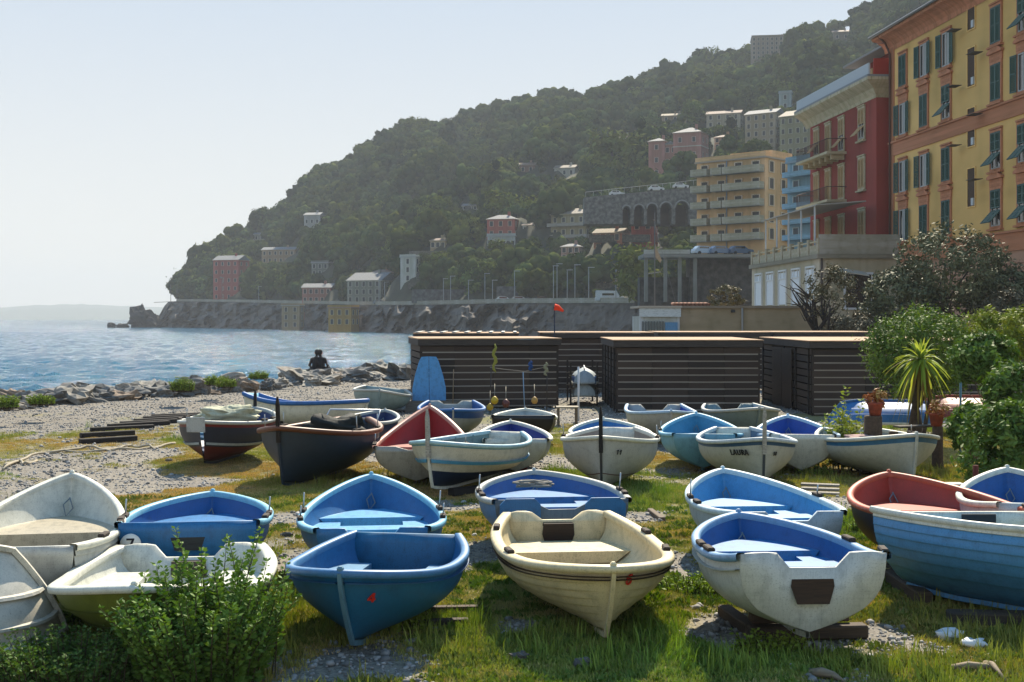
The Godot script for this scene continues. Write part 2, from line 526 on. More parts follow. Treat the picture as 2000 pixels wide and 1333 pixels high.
# ---------------------------------------------------------------- boats
const BLUE := Color(0.045, 0.33, 0.60)
const MID := Color(0.10, 0.39, 0.62)
const SKYB := Color(0.30, 0.60, 0.80)
const PALE := Color(0.47, 0.70, 0.82)
const WHITE := Color(0.80, 0.80, 0.77)
const GREYW := Color(0.66, 0.67, 0.67)
const CREAM := Color(0.80, 0.74, 0.60)
const NAVY := Color(0.10, 0.14, 0.21)
const RED := Color(0.62, 0.17, 0.12)
const WOOD := Color(0.36, 0.25, 0.16)
func sfun(b: Dictionary, s: float) -> float:
	if s < b.sm:
		return b.wt + (1.0 - b.wt) * (1.0 - pow((b.sm - s) / b.sm, 2.0))
	var u: float = (s - b.sm) / (1.0 - b.sm)
	return pow(maxf(0.0, 1.0 - pow(u, b.get("bp", 2.3))), b.get("bq", 0.78))
func gun(b: Dictionary, s: float) -> float:
	if s < 0.4: return b.gm + (b.gs - b.gm) * pow((0.4 - s) / 0.4, 2.0)
	return b.gm + (b.gb - b.gm) * pow((s - 0.4) / 0.6, 2.0)
func keel_y(b: Dictionary, s: float) -> float:
	return 0.10 * b.gb * pow(maxf(0.0, (s - 0.72) / 0.28), 2.0) + 0.10 * b.gs * pow(maxf(0.0, (0.3 - s) / 0.3), 2.0)
func hp(b: Dictionary, s: float, v: float, side: float, inset := 0.0) -> Vector3:
	var g := gun(b, s)
	var k := keel_y(b, s) + inset * 1.1
	var n := lerpf(b.get("bil", 3.2), b.get("bn", 1.55), smoothstep(0.42, 1.0, s))
	var hb := maxf(0.0, sfun(b, s) * b.B * 0.5 - inset)
	var x := hb * (1.0 - pow(1.0 - v, n))
	var y := k + (g - k) * v
	var zf: float = (s - 0.5) * b.L - b.rb * pow(1.0 - v, 1.4) * smoothstep(0.5, 1.0, s) + b.rs * (1.0 - v) * (1.0 - smoothstep(0.0, 0.4, s))
	return Vector3(x * side, y, -zf)
func inner_half(b: Dictionary, s: float, y: float) -> float:
	var g := gun(b, s)
	var k := keel_y(b, s) + 0.035
	var v := clampf((y - k) / (g - k), 0.0, 1.0)
	return hp(b, s, v, 1.0, 0.03).x
func zat(b: Dictionary, s: float, y: float) -> float:
	var g := gun(b, s)
	var k := keel_y(b, s) + 0.035
	return hp(b, s, clampf((y - k) / (g - k), 0.0, 1.0), 1.0, 0.03).z
func stations(a: float, z: float, n: int) -> Array:
	var o := []
	for i in n + 1:
		var t := float(i) / n
		o.append(lerpf(a, z, 1.0 - pow(1.0 - t, 1.45)))
	return o
func hull_band(b: Dictionary, v0: float, v1: float, nv: int, out := 0.0) -> ArrayMesh:
	var st := SurfaceTool.new(); st.begin(Mesh.PRIMITIVE_TRIANGLES); st.set_smooth_group(0)
	for side in [-1.0, 1.0]:
		var rows := []
		for s in stations(0.0, 1.0, 26):
			var r := []
			for j in nv + 1:
				r.append(hp(b, s, lerpf(v0, v1, float(j) / nv), side) + Vector3(side * out, 0, 0))
			rows.append(r)
		add_grid(st, rows, false, side > 0)
	st.generate_normals()
	return st.commit()
func strake(b: Dictionary, v0: float, v1: float, side: float) -> ArrayMesh:
	var rows := []
	for s in stations(0.0, 1.0, 22):
		var e := 0.017 * (1.0 - smoothstep(0.93, 1.0, s))
		var p0 := hp(b, s, v0, side); var p1 := hp(b, s, v1, side); var pm := hp(b, s, (v0 + v1) * 0.5, side)
		var nrm := Vector3(side, -0.35 * (1.0 - v0), 0).normalized()
		rows.append([p0 + nrm * 0.001, p0 + nrm * e, p0.lerp(p1, 0.06) + nrm * e * 1.08, pm + nrm * e * 0.6, p1 + nrm * 0.002])
	return grid_mesh(rows, true, false, side > 0)
func platform(b: Dictionary, s0: float, s1: float, y: float, lip: float, hole := 0.0, side := 0.0, n := 10) -> ArrayMesh:
	# a seat or deck that reaches the inner skin; hole > 0: only the strip on one side, from x = hole outwards
	var st := SurfaceTool.new(); st.begin(Mesh.PRIMITIVE_TRIANGLES); st.set_smooth_group(-1)
	var top := []
	for i in n + 1:
		var s := lerpf(s0, s1, float(i) / n)
		var lw := lip
		var w := inner_half(b, s, y)
		var need: float = minf(hole, w * 0.98) if hole > 0.0 else 0.0
		while lw > 0.02 and inner_half(b, s, y - lw) < need: lw -= 0.02
		top.append([w, zat(b, s, y), need, lw, inner_half(b, s, y - lip) * 0.95, zat(b, s, y - lip)])
	for i in n:
		var a: Array = top[i]; var c: Array = top[i + 1]
		if hole > 0.0:
			quad(st, Vector3(a[2] * side, y, a[1]), Vector3(a[0] * side, y, a[1]), Vector3(c[0] * side, y, c[1]), Vector3(c[2] * side, y, c[1]))
			quad(st, Vector3(a[2] * side, y, a[1]), Vector3(c[2] * side, y, c[1]), Vector3(c[2] * side, y - c[3], c[1]), Vector3(a[2] * side, y - a[3], a[1]))
		else:
			quad(st, Vector3(-a[0], y, a[1]), Vector3(a[0], y, a[1]), Vector3(c[0], y, c[1]), Vector3(-c[0], y, c[1]))
	if hole <= 0.0:
		for e in [0, n]:
			var a: Array = top[e]
			quad(st, Vector3(-a[0], y, a[1]), Vector3(a[0], y, a[1]), Vector3(a[4], y - lip, a[5]), Vector3(-a[4], y - lip, a[5]))
	st.generate_normals()
	return st.commit()
func rim_mesh(b: Dictionary, w: float, h: float) -> ArrayMesh:
	var path := []
	var ss := stations(0.0, 1.0, 26)
	for s in ss: path.append(hp(b, s, 1.0, -1.0))
	path.reverse()
	var left := path.duplicate(); left.reverse()
	var full := left
	var right := []
	for s in ss: right.append(hp(b, s, 1.0, 1.0))
	right.reverse()
	full.append_array(right.slice(1))
	var rows := []
	for i in full.size():
		var p: Vector3 = full[i]
		var t: Vector3 = full[mini(i + 1, full.size() - 1)] - full[maxi(i - 1, 0)]
		t.y = 0
		var o := Vector3(-t.z, 0, t.x).normalized()
		if o.x * p.x < 0 and absf(p.x) > 0.02: o = -o
		if absf(p.x) <= 0.02: o = Vector3(0, 0, -1)
		rows.append([p + o * 0.010 - Vector3(0, h, 0), p + o * w * 0.55 - Vector3(0, h * 0.8, 0), p + o * w * 0.6, p + o * w * 0.4 + Vector3(0, h * 0.28, 0), p - o * w * 0.35 + Vector3(0, h * 0.30, 0), p - o * w * 0.55, p - o * w * 0.5 - Vector3(0, h * 0.9, 0)])
	return grid_mesh(rows, true)
func transom_mesh(b: Dictionary, thick: float, notch: float, nd: float, crown: float) -> ArrayMesh:
	# outline at station 0 in (x, v-height); then leaned to the transom's rake
	var pts := PackedVector2Array()
	var nv := 9
	for j in range(nv, -1, -1):
		var p := hp(b, 0.0, pow(float(j) / nv, 1.5), -1.0); pts.append(Vector2(p.x, p.y))
	for j in range(1, nv + 1):
		var p := hp(b, 0.0, pow(float(j) / nv, 1.5), 1.0); pts.append(Vector2(p.x, p.y))
	var g := gun(b, 0.0)
	var hw := pts[0].x
	if notch > 0.0:
		for q in [[0.80, crown], [0.62, crown], [0.50, crown * 0.4], [notch, -nd], [-notch, -nd], [-0.50, crown * 0.4], [-0.62, crown], [-0.80, crown]]:
			pts.append(Vector2(absf(hw) * q[0], g + q[1]))
	else:
		for q in [0.6, 0.2, -0.2, -0.6]: pts.append(Vector2(absf(hw) * q, g + crown * (1.0 - q * q)))
	var m := prism(pts, thick)
	var md := MeshDataTool.new(); md.create_from_surface(m, 0)
	var k := keel_y(b, 0.0)
	for i in md.get_vertex_count():
		var p := md.get_vertex(i)
		var v := clampf((p.y - k) / (g - k), 0.0, 1.2)
		p.z += 0.5 * b.L - b.rs * (1.0 - v) - thick * 0.3
		md.set_vertex(i, p)
	var out := ArrayMesh.new(); md.commit_to_surface(out)
	var st := SurfaceTool.new(); st.create_from(out, 0); st.generate_normals()
	return st.commit()
func floor_mesh(b: Dictionary, y: float) -> ArrayMesh:
	return platform(b, 0.04, 0.86, y, 0.01)
# spec keys: bow [u, v, h], stern [u, v, h], B, lift, roll; out / in / rim / seat / tr colours
func boat(label: String, spec: Dictionary) -> Node3D:
	var b := {"wt": 0.72, "sm": 0.38, "rb": 0.30, "rs": 0.10, "lift": 0.03, "roll": 0.0, "rim_w": 0.06, "rim_h": 0.045, "sheer": 0.9}
	b.merge(spec, true)
	var pb: Vector3; var ps: Vector3
	if spec.has("bowp"):
		pb = spec.bowp; ps = spec.sternp
	else:
		pb = G(spec.bow[0], spec.bow[1], spec.bow[2]); ps = G(spec.stern[0], spec.stern[1], spec.stern[2])
	var dv := pb - ps
	var hl := Vector2(dv.x, dv.z).length()
	b.L = hl
	b.gb = pb.y - b.lift; b.gs = ps.y - b.lift
	b.gm = minf(b.gb, b.gs) * b.sheer
	var c := (pb + ps) * 0.5; c.y = b.lift
	var o := thing("rowing_boat", label, "boat", c, atan2(-dv.x, -dv.z), "rowing boats laid up on the grass")
	o.rotation.z = deg_to_rad(b.roll)
	var L: float = b.L
	keep_out.append([c.x, -c.z, maxf(b.B * 0.5, L * 0.42)])
	var outm := paint(b.out)
	var inm := paint(b.get("in", b.out), 0.5)
	var rimm := paint(b.get("rim", WHITE))
	var seatm := paint(b.get("seat", Color(b.get("in", b.out)).lerp(SKYB if Color(b.get("in", b.out)).b > Color(b.get("in", b.out)).r + 0.2 else Color(b.get("in", b.out)), 0.45)), 0.4)  # blue seats lightened, so the sun highlight on their tops is painted in
	# outer skin
	if b.has("strakes"):
		var n: int = b.strakes
		var h := mi("hull", hull_band(b, 0.0, 0.08, 3), outm, o)
		var topc: Color = b.get("topstrake", b.out)
		for sd in [-1.0, 1.0]:
			for i in n:
				var v0 := lerpf(0.05, 1.0, float(i) / n)
				mi("strake", strake(b, v0, lerpf(0.05, 1.0, float(i + 1) / n) + 0.012 * (1.0 if i < n - 1 else 0.0), sd), paint(topc) if i == n - 1 else outm, h)
	else:
		var bands: Array = b.get("bands", [[0.0, 1.0, b.out]])
		for k in bands.size():
			var q: Array = bands[k]
			mi("hull" if k == 0 else "hull_band", hull_band(b, q[0], q[1], maxi(3, int(18 * (q[1] - q[0])))), paint(q[2]), o)
	for rb in b.get("rubs", []):   # raised rubbing strips [v, height, colour]
		for sd in [-1.0, 1.0]:
			var rows := []
			for s in stations(0.0, 1.0, 24):
				var p0 := hp(b, s, rb[0], sd); var p1 := hp(b, s, rb[0] + rb[1], sd)
				var e := Vector3(sd * 0.035, 0, -0.03 * smoothstep(0.85, 1.0, s))
				rows.append([p0, p0 + e, p1 + e, p1])
			mi("rubbing_strip", grid_mesh(rows, false, false, sd > 0), paint(rb[2]), o)
	# inner skin
	var rows2 := []
	for s in stations(0.012, 0.9995, 26):
		var r := []
		for j in range(-10, 11):
			r.append(hp(b, s, absf(j / 10.0), signf(j) if j != 0 else 1.0, 0.026))
		rows2.append(r)
	mi("lining", grid_mesh(rows2, true), inm, o)
	mi("gunwale", rim_mesh(b, b.rim_w, b.rim_h), rimm, o)
	if b.wt > 0.05:
		var tr := mi("transom", transom_mesh(b, 0.035, b.get("notch", 0.0), b.get("notch_d", 0.07), b.get("crown", 0.0)), paint(b.get("tr", b.out)), o)
		if b.has("pad"):
			for z in ([0.03, -0.035] if b.get("pad_both", true) else [0.03]):
				var pm := prism(PackedVector2Array([Vector2(-0.14, 0.11), Vector2(0.14, 0.11), Vector2(0.15, 0.0), Vector2(0.11, -0.12), Vector2(-0.11, -0.12), Vector2(-0.15, 0.0)]), 0.02)
				var pd := mi("outboard_pad", pm, wood_mat(b.pad), tr)
				pd.position = Vector3(0, b.gs - (b.get("notch_d", 0.07) if b.get("notch", 0.0) > 0 else 0.0) - 0.13, 0.5 * L + z - 0.035 - b.rs * 0.22)
				pd.rotation.x = -atan2(b.rs, b.gs)
	# keel and stem
	var kp := []
	for s in stations(0.02, 1.0, 18): kp.append(hp(b, s, 0.0, 1.0) - Vector3(0, 0.012, 0))
	for j in range(1, 9): kp.append(hp(b, 1.0, j / 8.0, 1.0) + Vector3(0, 0, -0.012))
	var kst := SurfaceTool.new(); kst.begin(Mesh.PRIMITIVE_TRIANGLES); kst.set_smooth_group(-1)
	var krows := []
	for i in kp.size():
		var t: Vector3 = (kp[mini(i + 1, kp.size() - 1)] - kp[maxi(i - 1, 0)]).normalized()
		var n := Vector3(1, 0, 0).cross(t).normalized()
		var hw: float = b.get("stem_w", 0.015)
		krows.append([kp[i] + Vector3(-hw, 0, 0) + n * -0.03, kp[i] + Vector3(-hw, 0, 0) + n * 0.008, kp[i] + Vector3(hw, 0, 0) + n * 0.008, kp[i] + Vector3(hw, 0, 0) + n * -0.03])
	add_grid(kst, krows, true)
	kst.generate_normals()
	mi("keel", kst.commit(), paint(b.get("stem", b.out)), o)
	if b.has("post"):
		var tip := hp(b, 1.0, 1.0, 1.0)
		var st := SurfaceTool.new(); st.begin(Mesh.PRIMITIVE_TRIANGLES); st.set_smooth_group(-1)
		var pr := []
		for q in [[-0.22, 0.026], [0.0, 0.026], [b.post * 0.75, 0.023], [b.post, 0.010]]:
			var ring := []
			for e in [[-1, -1], [1, -1], [1, 1], [-1, 1]]: ring.append(tip + Vector3(e[0] * q[1], q[0], -0.02 + e[1] * q[1] - q[0] * 0.06))
			pr.append(ring)
		add_grid(st, pr, true)
		quad(st, pr[3][0], pr[3][1], pr[3][2], pr[3][3])
		st.generate_normals()
		mi("stem_post", st.commit(), wood_mat(b.get("post_c", WOOD)), o)
	else:
		var cap := bbox("stem_head", o, Transform3D(Basis.IDENTITY, hp(b, 1.0, 1.0, 1.0) + Vector3(0, 0.012, -0.005)), Vector3(0.045, 0.05, 0.05), 0.012, paint(b.get("stem", b.get("rim", WHITE))))
	# fittings inside
	var fy: float = minf(b.gs, b.gb) * 0.26
	mi("floor", floor_mesh(b, fy), paint(b.get("floor", b.get("in", b.out)), 0.6), o)
	var sy: float = b.get("seat_y", 0.60) * minf(b.gs, b.gb)
	match b.get("fit", "moulded"):
		"moulded":
			mi("bow_seat", platform(b, 0.66, 0.93, sy * 1.12, sy * 0.5), seatm, o)
			for sd in [-1.0, 1.0]: mi("side_bench", platform(b, 0.2, 0.66, sy, sy * 0.45, b.B * 0.23, sd), seatm, o)
			mi("stern_seat", platform(b, 0.02, 0.2, sy, sy * 0.45), seatm, o)
			mi("thwart", platform(b, 0.40, 0.50, sy + 0.02, 0.05, 0.0, 0.0, 3), seatm, o)
		"thwarts":
			for t in b.get("thw", [[0.06, 0.2], [0.40, 0.49], [0.70, 0.78]]):
				mi("thwart", platform(b, t[0], t[1], sy, b.get("thw_t", 0.045), 0.0, 0.0, 3), seatm, o)
		"decked":
			mi("bow_seat", platform(b, 0.56, 0.95, sy * 1.2, sy * 0.7), seatm, o)
			mi("thwart", platform(b, 0.34, 0.44, sy, 0.05, 0.0, 0.0, 3), seatm, o)
			mi("stern_seat", platform(b, 0.02, 0.18, sy, sy * 0.4), seatm, o)
		"benches":
			for sd in [-1.0, 1.0]: mi("side_bench", platform(b, 0.08, 0.9, sy, 0.06, b.B * 0.2, sd), seatm, o)
			mi("thwart", platform(b, 0.42, 0.52, sy + 0.015, 0.04, 0.0, 0.0, 3), seatm, o)
	for k in b.get("locks", []):   # rowlock blocks [s, side, pin height]
		var p := hp(b, k[0], 1.0, k[1])
		var a := hp(b, k[0] - 0.03, 1.0, k[1]) - hp(b, k[0] + 0.03, 1.0, k[1])
		var bl := bbox("rowlock_block", o, Transform3D(Basis(Vector3.UP, atan2(a.x, a.z)), p + Vector3(0, 0.028, 0)), Vector3(0.055, 0.035, 0.17), 0.008, wood_mat(Color(0.24, 0.19, 0.15)))
		if k[2] > 0.0:
			mi("rowlock_pin", tube([Vector3(0, 0, 0), Vector3(0.01, k[2], 0)], 0.008, 6), metal(Color(0.72, 0.72, 0.70)), bl)
	if b.get("fit", "moulded") != "benches" and spec.has("bow") and spec.bow[1] < spec.stern[1] and spec.bow[1] > 800:
		var ring := hp(b, 0.97, 0.72, 1.0, 0.03); ring.x = 0.0
		mi("painter_rope", tube([ring, ring + Vector3(0.04, -0.10, 0.05), ring + Vector3(-0.02, -0.17, 0.10), ring + Vector3(-0.05, -0.06, 0.06), ring + Vector3(0.0, -0.01, 0.02)], 0.007, 5), plain(Color(0.46, 0.50, 0.52), 0.95), o)
	if b.has("ribs"):
		for k in b.ribs:
			var s := lerpf(0.1, 0.86, float(k) / (b.ribs - 1))
			for sd in [-1.0, 1.0]:
				var rp := []
				for j in 7: rp.append(hp(b, s, lerpf(0.3, 0.96, j / 6.0), sd, 0.03))
				mi("rib", tube(rp, 0.014, 5), paint(b.get("rib_c", b.get("in", b.out))), o)
	if b.has("oars"):
		for sd in [-1.0, 1.0]:
			var oa := Vector3(sd * 0.16, sy + 0.05, L * 0.36); var ob := Vector3(sd * 0.10, sy + 0.10, -L * 0.30)
			var oar := mi("oar", tube([oa, oa.lerp(ob, 0.7), ob], [0.018, 0.017, 0.014], 6), wood_mat(Color(0.58, 0.44, 0.28)), o)
			mi("oar_blade", bevel_box(Vector3(0.11, 0.018, 0.42), 0.005), wood_mat(Color(0.62, 0.50, 0.34)), oar).position = ob + Vector3(0, 0, 0.02)
	for t in b.get("texts", []):   # [string, s, v, side, size, colour, part name]
		put_text(b, o, t)
	return o
func put_text(b: Dictionary, o: Node3D, t: Array):
	var p := hp(b, t[1], t[2], t[3])
	var ds := (hp(b, t[1] + 0.012, t[2], t[3]) - hp(b, t[1] - 0.012, t[2], t[3])).normalized()
	var y := (hp(b, t[1], t[2] + 0.03, t[3]) - hp(b, t[1], t[2] - 0.03, t[3])).normalized()
	var z := ds.cross(y).normalized()
	if z.x * t[3] < 0: z = -z
	var x := y.cross(z).normalized()
	text_part(o, t[6], t[0], t[4], Transform3D(Basis(x, y, z), p + z * 0.012), plain(t[5]))
func pins(h := 0.16, a := 0.42) -> Array:
	return [[a, -1.0, h], [a, 1.0, h], [a - 0.14, -1.0, 0.0], [a - 0.14, 1.0, 0.0]]

func build_boats():
	var o: Node3D
	boat("green hulled dinghy with white rim and inside behind the leafy shrub", {"bow": [262, 1146, 0.60], "stern": [372, 1066, 0.47], "B": 1.50, "out": Color(0.44, 0.48, 0.20), "in": WHITE, "rim": WHITE, "tr": WHITE, "rim_w": 0.09, "bil": 3.2, "bp": 3.6, "bq": 0.7, "wt": 0.78, "notch": 0.34, "notch_d": 0.09, "crown": 0.02, "pad": Color(0.36, 0.33, 0.30), "fit": "benches", "rubs": [[0.62, 0.02, Color(0.38, 0.42, 0.17)], [0.36, 0.02, Color(0.38, 0.42, 0.17)]]})
	boat("weathered white lapstrake dinghy with rope on its bow seat", {"bow": [140, 926, 0.84], "stern": [14, 1070, 0.62], "B": 1.36, "out": GREYW, "in": WHITE, "strakes": 6, "fit": "decked", "seat": Color(0.68, 0.64, 0.57), "floor": Color(0.40, 0.37, 0.34), "locks": [[0.45, 1.0, 0.0], [0.2, 1.0, 0.0]]})
	o = boat("blue dinghy with white disc numbered 7 on its flat transom", {"bow": [415, 962, 0.62], "stern": [366, 1020, 0.63], "B": 1.3, "out": MID, "in": BLUE, "rim": PALE, "wt": 0.9, "floor": Color(0.42, 0.34, 0.24), "fit": "moulded", "pad": Color(0.20, 0.22, 0.22), "pad_both": false, "locks": pins(0.15, 0.36), "rs": 0.05})
	number_disc(o, Vector3(-0.48, 0.42, 1.0))
	boat("blue dinghy with pale side benches and notched transom, second row", {"bow": [725, 928, 0.70], "stern": [727, 1032, 0.54], "B": 1.36, "out": Color(0.26, 0.44, 0.60), "in": MID, "rim": PALE, "tr": Color(0.20, 0.45, 0.66), "notch": 0.36, "notch_d": 0.08, "seat": SKYB, "floor": Color(0.62, 0.64, 0.60), "fit": "moulded", "locks": [[0.5, -1.0, 0.17], [0.5, 1.0, 0.17], [0.3, -1.0, 0.12], [0.3, 1.0, 0.12]]})
	boat("faded blue dinghy with a small red number 4 on its bow", {"bow": [665, 1117, 0.64], "stern": [793, 1042, 0.59], "B": 1.24, "out": Color(0.10, 0.38, 0.55), "in": MID, "rim": Color(0.24, 0.46, 0.66), "seat": Color(0.36, 0.55, 0.70), "floor": Color(0.34, 0.17, 0.11), "bp": 3.0, "bq": 0.66, "fit": "benches", "stem": Color(0.34, 0.50, 0.60), "rubs": [[0.84, 0.018, Color(0.12, 0.33, 0.52)]], "texts": [["4", 0.955, 0.66, -1.0, 0.085, Color(0.75, 0.12, 0.05), "bow_number"]]})
	boat("cream lapstrake dinghy with brown lines and a red number 6", {"bow": [1198, 1108, 0.65], "stern": [1088, 1002, 0.58], "B": 1.31, "out": CREAM, "in": CREAM, "rim": CREAM, "strakes": 8, "lift": 0.06, "bp": 2.9, "bq": 0.64, "rim_w": 0.085, "notch": 0.3, "notch_d": 0.06, "crown": 0.02, "pad": Color(0.22, 0.17, 0.14), "fit": "thwarts", "seat_y": 0.55, "thw": [[0.04, 0.24], [0.46, 0.56]], "thw_t": 0.1, "seat": CREAM, "floor": Color(0.50, 0.42, 0.33), "locks": [[0.32, -1.0, 0.0], [0.62, 1.0, 0.0], [0.22, 1.0, 0.0], [0.62, -1.0, 0.0]], "rubs": [[0.855, 0.01, Color(0.24, 0.17, 0.12)], [0.81, 0.01, Color(0.24, 0.17, 0.12)]], "texts": [["6", 0.982, 0.82, -1.0, 0.09, Color(0.70, 0.14, 0.06), "bow_number"]]})
	o = boat("blue dinghy with coiled rope and twin blue transom panels behind the cream one", {"bow": [1043, 920, 0.62], "stern": [1098, 976, 0.62], "B": 1.5, "out": Color(0.24, 0.45, 0.66), "in": BLUE, "rim": GREYW, "wt": 0.88, "tr": Color(0.36, 0.40, 0.44), "notch": 0.2, "notch_d": 0.1, "locks": pins(0.17, 0.4), "rs": 0.06})
	for sd in [-1.0, 1.0]:
		var pm := prism(PackedVector2Array([Vector2(-0.2, -0.16), Vector2(0.2, -0.16), Vector2(0.2, 0.0), Vector2(0.14, 0.06), Vector2(-0.14, 0.06), Vector2(-0.2, 0.0)]), 0.03)
		var q := mi("transom_panel", pm, paint(MID), o); q.position = Vector3(sd * 0.42, 0.55, 1.24)
	boat("pale blue dinghy with white hull, directly behind the one on timber blocks", {"bow": [1412, 917, 0.72], "stern": [1547, 1000, 0.64], "B": 1.33, "out": Color(0.62, 0.68, 0.74), "in": Color(0.27, 0.56, 0.78), "rim": Color(0.72, 0.80, 0.85), "seat": SKYB, "floor": Color(0.16, 0.46, 0.66), "notch": 0.34, "notch_d": 0.09, "locks": [[0.5, -1.0, 0.17], [0.36, -1.0, 0.0], [0.5, 1.0, 0.1]]})
	boat("white dinghy with deep blue inside and wooden outboard pad on timber blocks", {"bow": [1443, 1003, 0.74], "stern": [1590, 1082, 0.79], "B": 1.18, "lift": 0.17, "out": Color(0.72, 0.73, 0.72), "in": BLUE, "rim": Color(0.42, 0.58, 0.74), "tr": Color(0.74, 0.75, 0.75), "seat": Color(0.16, 0.46, 0.70), "wt": 0.86, "notch": 0.32, "notch_d": 0.10, "crown": 0.01, "pad": Color(0.27, 0.19, 0.12), "bil": 3.8, "locks": [[0.42, -1.0, 0.0], [0.30, -1.0, 0.0], [0.48, 1.0, 0.0], [0.06, 1.0, 0.0]], "rubs": [[0.80, 0.012, Color(0.62, 0.64, 0.63)]]})
	o = boat("navy hulled dinghy with brick red inside and white transom", {"bow": [1737, 924, 0.76], "stern": [1895, 1000, 0.7], "B": 1.44, "out": Color(0.10, 0.14, 0.22), "in": Color(0.60, 0.20, 0.15), "rim": Color(0.66, 0.30, 0.20), "tr": WHITE, "seat": Color(0.66, 0.22, 0.16), "wt": 0.86, "floor": Color(0.32, 0.18, 0.14), "locks": [[0.2, 1.0, 0.12]]})
	bbox("name_plate", o, Transform3D(Basis.IDENTITY, Vector3(0.05, 0.57, 1.235)), Vector3(0.3, 0.18, 0.02), 0.004, plain(Color(0.10, 0.10, 0.11)))
	boat("big sky blue lapstrake boat with white top strake at the right edge", {"bowp": Vector3(4.85, 0.80, -9.3), "sternp": Vector3(3.28, 0.66, -11.0), "B": 1.36, "lift": 0.10, "roll": 19.0, "out": Color(0.29, 0.53, 0.73), "topstrake": WHITE, "in": SKYB, "rim": WHITE, "strakes": 7, "rim_w": 0.075, "stem": Color(0.29, 0.53, 0.73), "texts": [["TOP & PARTY", 0.52, 0.93, -1.0, 0.075, Color(0.40, 0.40, 0.38), "faded_lettering"]]})
	boat("white dinghy with bright blue inside cut by the frame edge", {"bow": [1968, 915, 0.8], "stern": [2060, 985, 0.68], "B": 1.36, "out": Color(0.66, 0.72, 0.76), "in": BLUE, "rim": WHITE, "seat": SKYB})
	o = boat("dark navy double ended boat with red stripe carrying a white canvas bundle", {"bow": [497, 796, 0.82], "stern": [392, 823, 0.78], "B": 1.5, "wt": 0.04, "sm": 0.45, "rs": 0.12, "bands": [[0.0, 0.36, Color(0.34, 0.09, 0.05)], [0.36, 0.86, NAVY], [0.86, 1.0, Color(0.42, 0.10, 0.07)]], "out": NAVY, "in": Color(0.10, 0.20, 0.40), "rim": GREYW, "rubs": [[0.40, 0.06, Color(0.62, 0.66, 0.68)]], "post": 0.3, "post_c": Color(0.06, 0.06, 0.07), "fit": "thwarts", "seat": PALE, "locks": pins(0.15, 0.5), "lift": 0.08})
	bbox("stern_board", o, Transform3D(Basis(Vector3.RIGHT, 0.1), Vector3(0.0, 0.66, 1.5)), Vector3(0.3, 0.24, 0.02), 0.006, paint(GREYW))
	boat("large dark navy wooden boat with varnished brown rim and stem post", {"bow": [544, 834, 0.9], "stern": [692, 816, 0.80], "B": 1.56, "wt": 0.30, "sm": 0.42, "out": Color(0.13, 0.19, 0.26), "in": Color(0.26, 0.28, 0.29), "rim": Color(0.38, 0.20, 0.10), "rim_w": 0.10, "rim_h": 0.06, "post": 0.42, "post_c": Color(0.16, 0.11, 0.07), "fit": "thwarts", "seat": Color(0.46, 0.42, 0.38), "floor": Color(0.33, 0.27, 0.22), "rb": 0.16, "ribs": 9, "rib_c": Color(0.34, 0.28, 0.22), "oars": true, "locks": [[0.35, -1.0, 0.2], [0.6, 1.0, 0.2], [0.35, 1.0, 0.2], [0.62, -1.0, 0.2]]})
	boat("long white boat with blue rim lying broadside near the gravel bank", {"bow": [716, 781, 0.72], "stern": [488, 768, 0.84], "B": 1.3, "out": WHITE, "in": SKYB, "rim": Color(0.13, 0.38, 0.66), "rim_w": 0.09, "rim_h": 0.07, "tr": PALE, "fit": "thwarts", "roll": 4.0})
	boat("small grey white skiff lying alone beside the slatted shed", {"bow": [736, 762, 0.66], "stern": [748, 757, 0.6], "B": 1.45, "out": Color(0.50, 0.58, 0.60), "in": Color(0.52, 0.54, 0.52), "rim": GREYW, "fit": "thwarts", "roll": 6.0})
	o = boat("dark blue skiff with a bent chrome rail across its stern", {"bow": [752, 801, 0.6], "stern": [672, 824, 0.56], "B": 1.2, "out": Color(0.05, 0.12, 0.26), "in": Color(0.06, 0.16, 0.36), "rim": GREYW, "fit": "thwarts"})
	mi("rail", tube([Vector3(-0.5, 0.5, 0.9), Vector3(-0.48, 0.7, 0.6), Vector3(0.48, 0.7, 0.6), Vector3(0.5, 0.5, 0.9)], 0.016, 8), metal(Color(0.75, 0.76, 0.77)), o)
	boat("white dinghy with crimson red inside and pinkish floor", {"bow": [839, 793, 0.98], "stern": [812, 873, 0.58], "B": 1.36, "out": Color(0.62, 0.61, 0.59), "in": Color(0.58, 0.10, 0.11), "rim": Color(0.74, 0.55, 0.50), "seat": Color(0.68, 0.45, 0.42), "floor": Color(0.66, 0.42, 0.40), "tr": Color(0.62, 0.61, 0.59), "wt": 0.84, "sm": 0.42, "bp": 2.0, "bq": 0.85, "notch": 0.2, "notch_d": 0.05, "fit": "decked", "locks": pins(0.14, 0.28)})
	boat("white wooden boat with pale blue bands and dark blue bottom", {"bow": [837, 862, 0.77], "stern": [988, 843, 0.69], "B": 1.5, "wt": 0.35, "rb": 0.12, "sm": 0.44, "bands": [[0.0, 0.34, Color(0.04, 0.13, 0.26)], [0.34, 0.90, Color(0.76, 0.75, 0.71)], [0.90, 1.0, Color(0.30, 0.58, 0.73)]], "out": WHITE, "in": Color(0.42, 0.52, 0.54), "rim": Color(0.62, 0.76, 0.82), "rubs": [[0.52, 0.075, Color(0.28, 0.56, 0.72)]], "post": 0.42, "post_c": Color(0.74, 0.73, 0.70), "stem": WHITE, "lift": 0.1, "fit": "thwarts", "seat": Color(0.55, 0.58, 0.57), "ribs": 8, "floor": Color(0.40, 0.42, 0.40)})
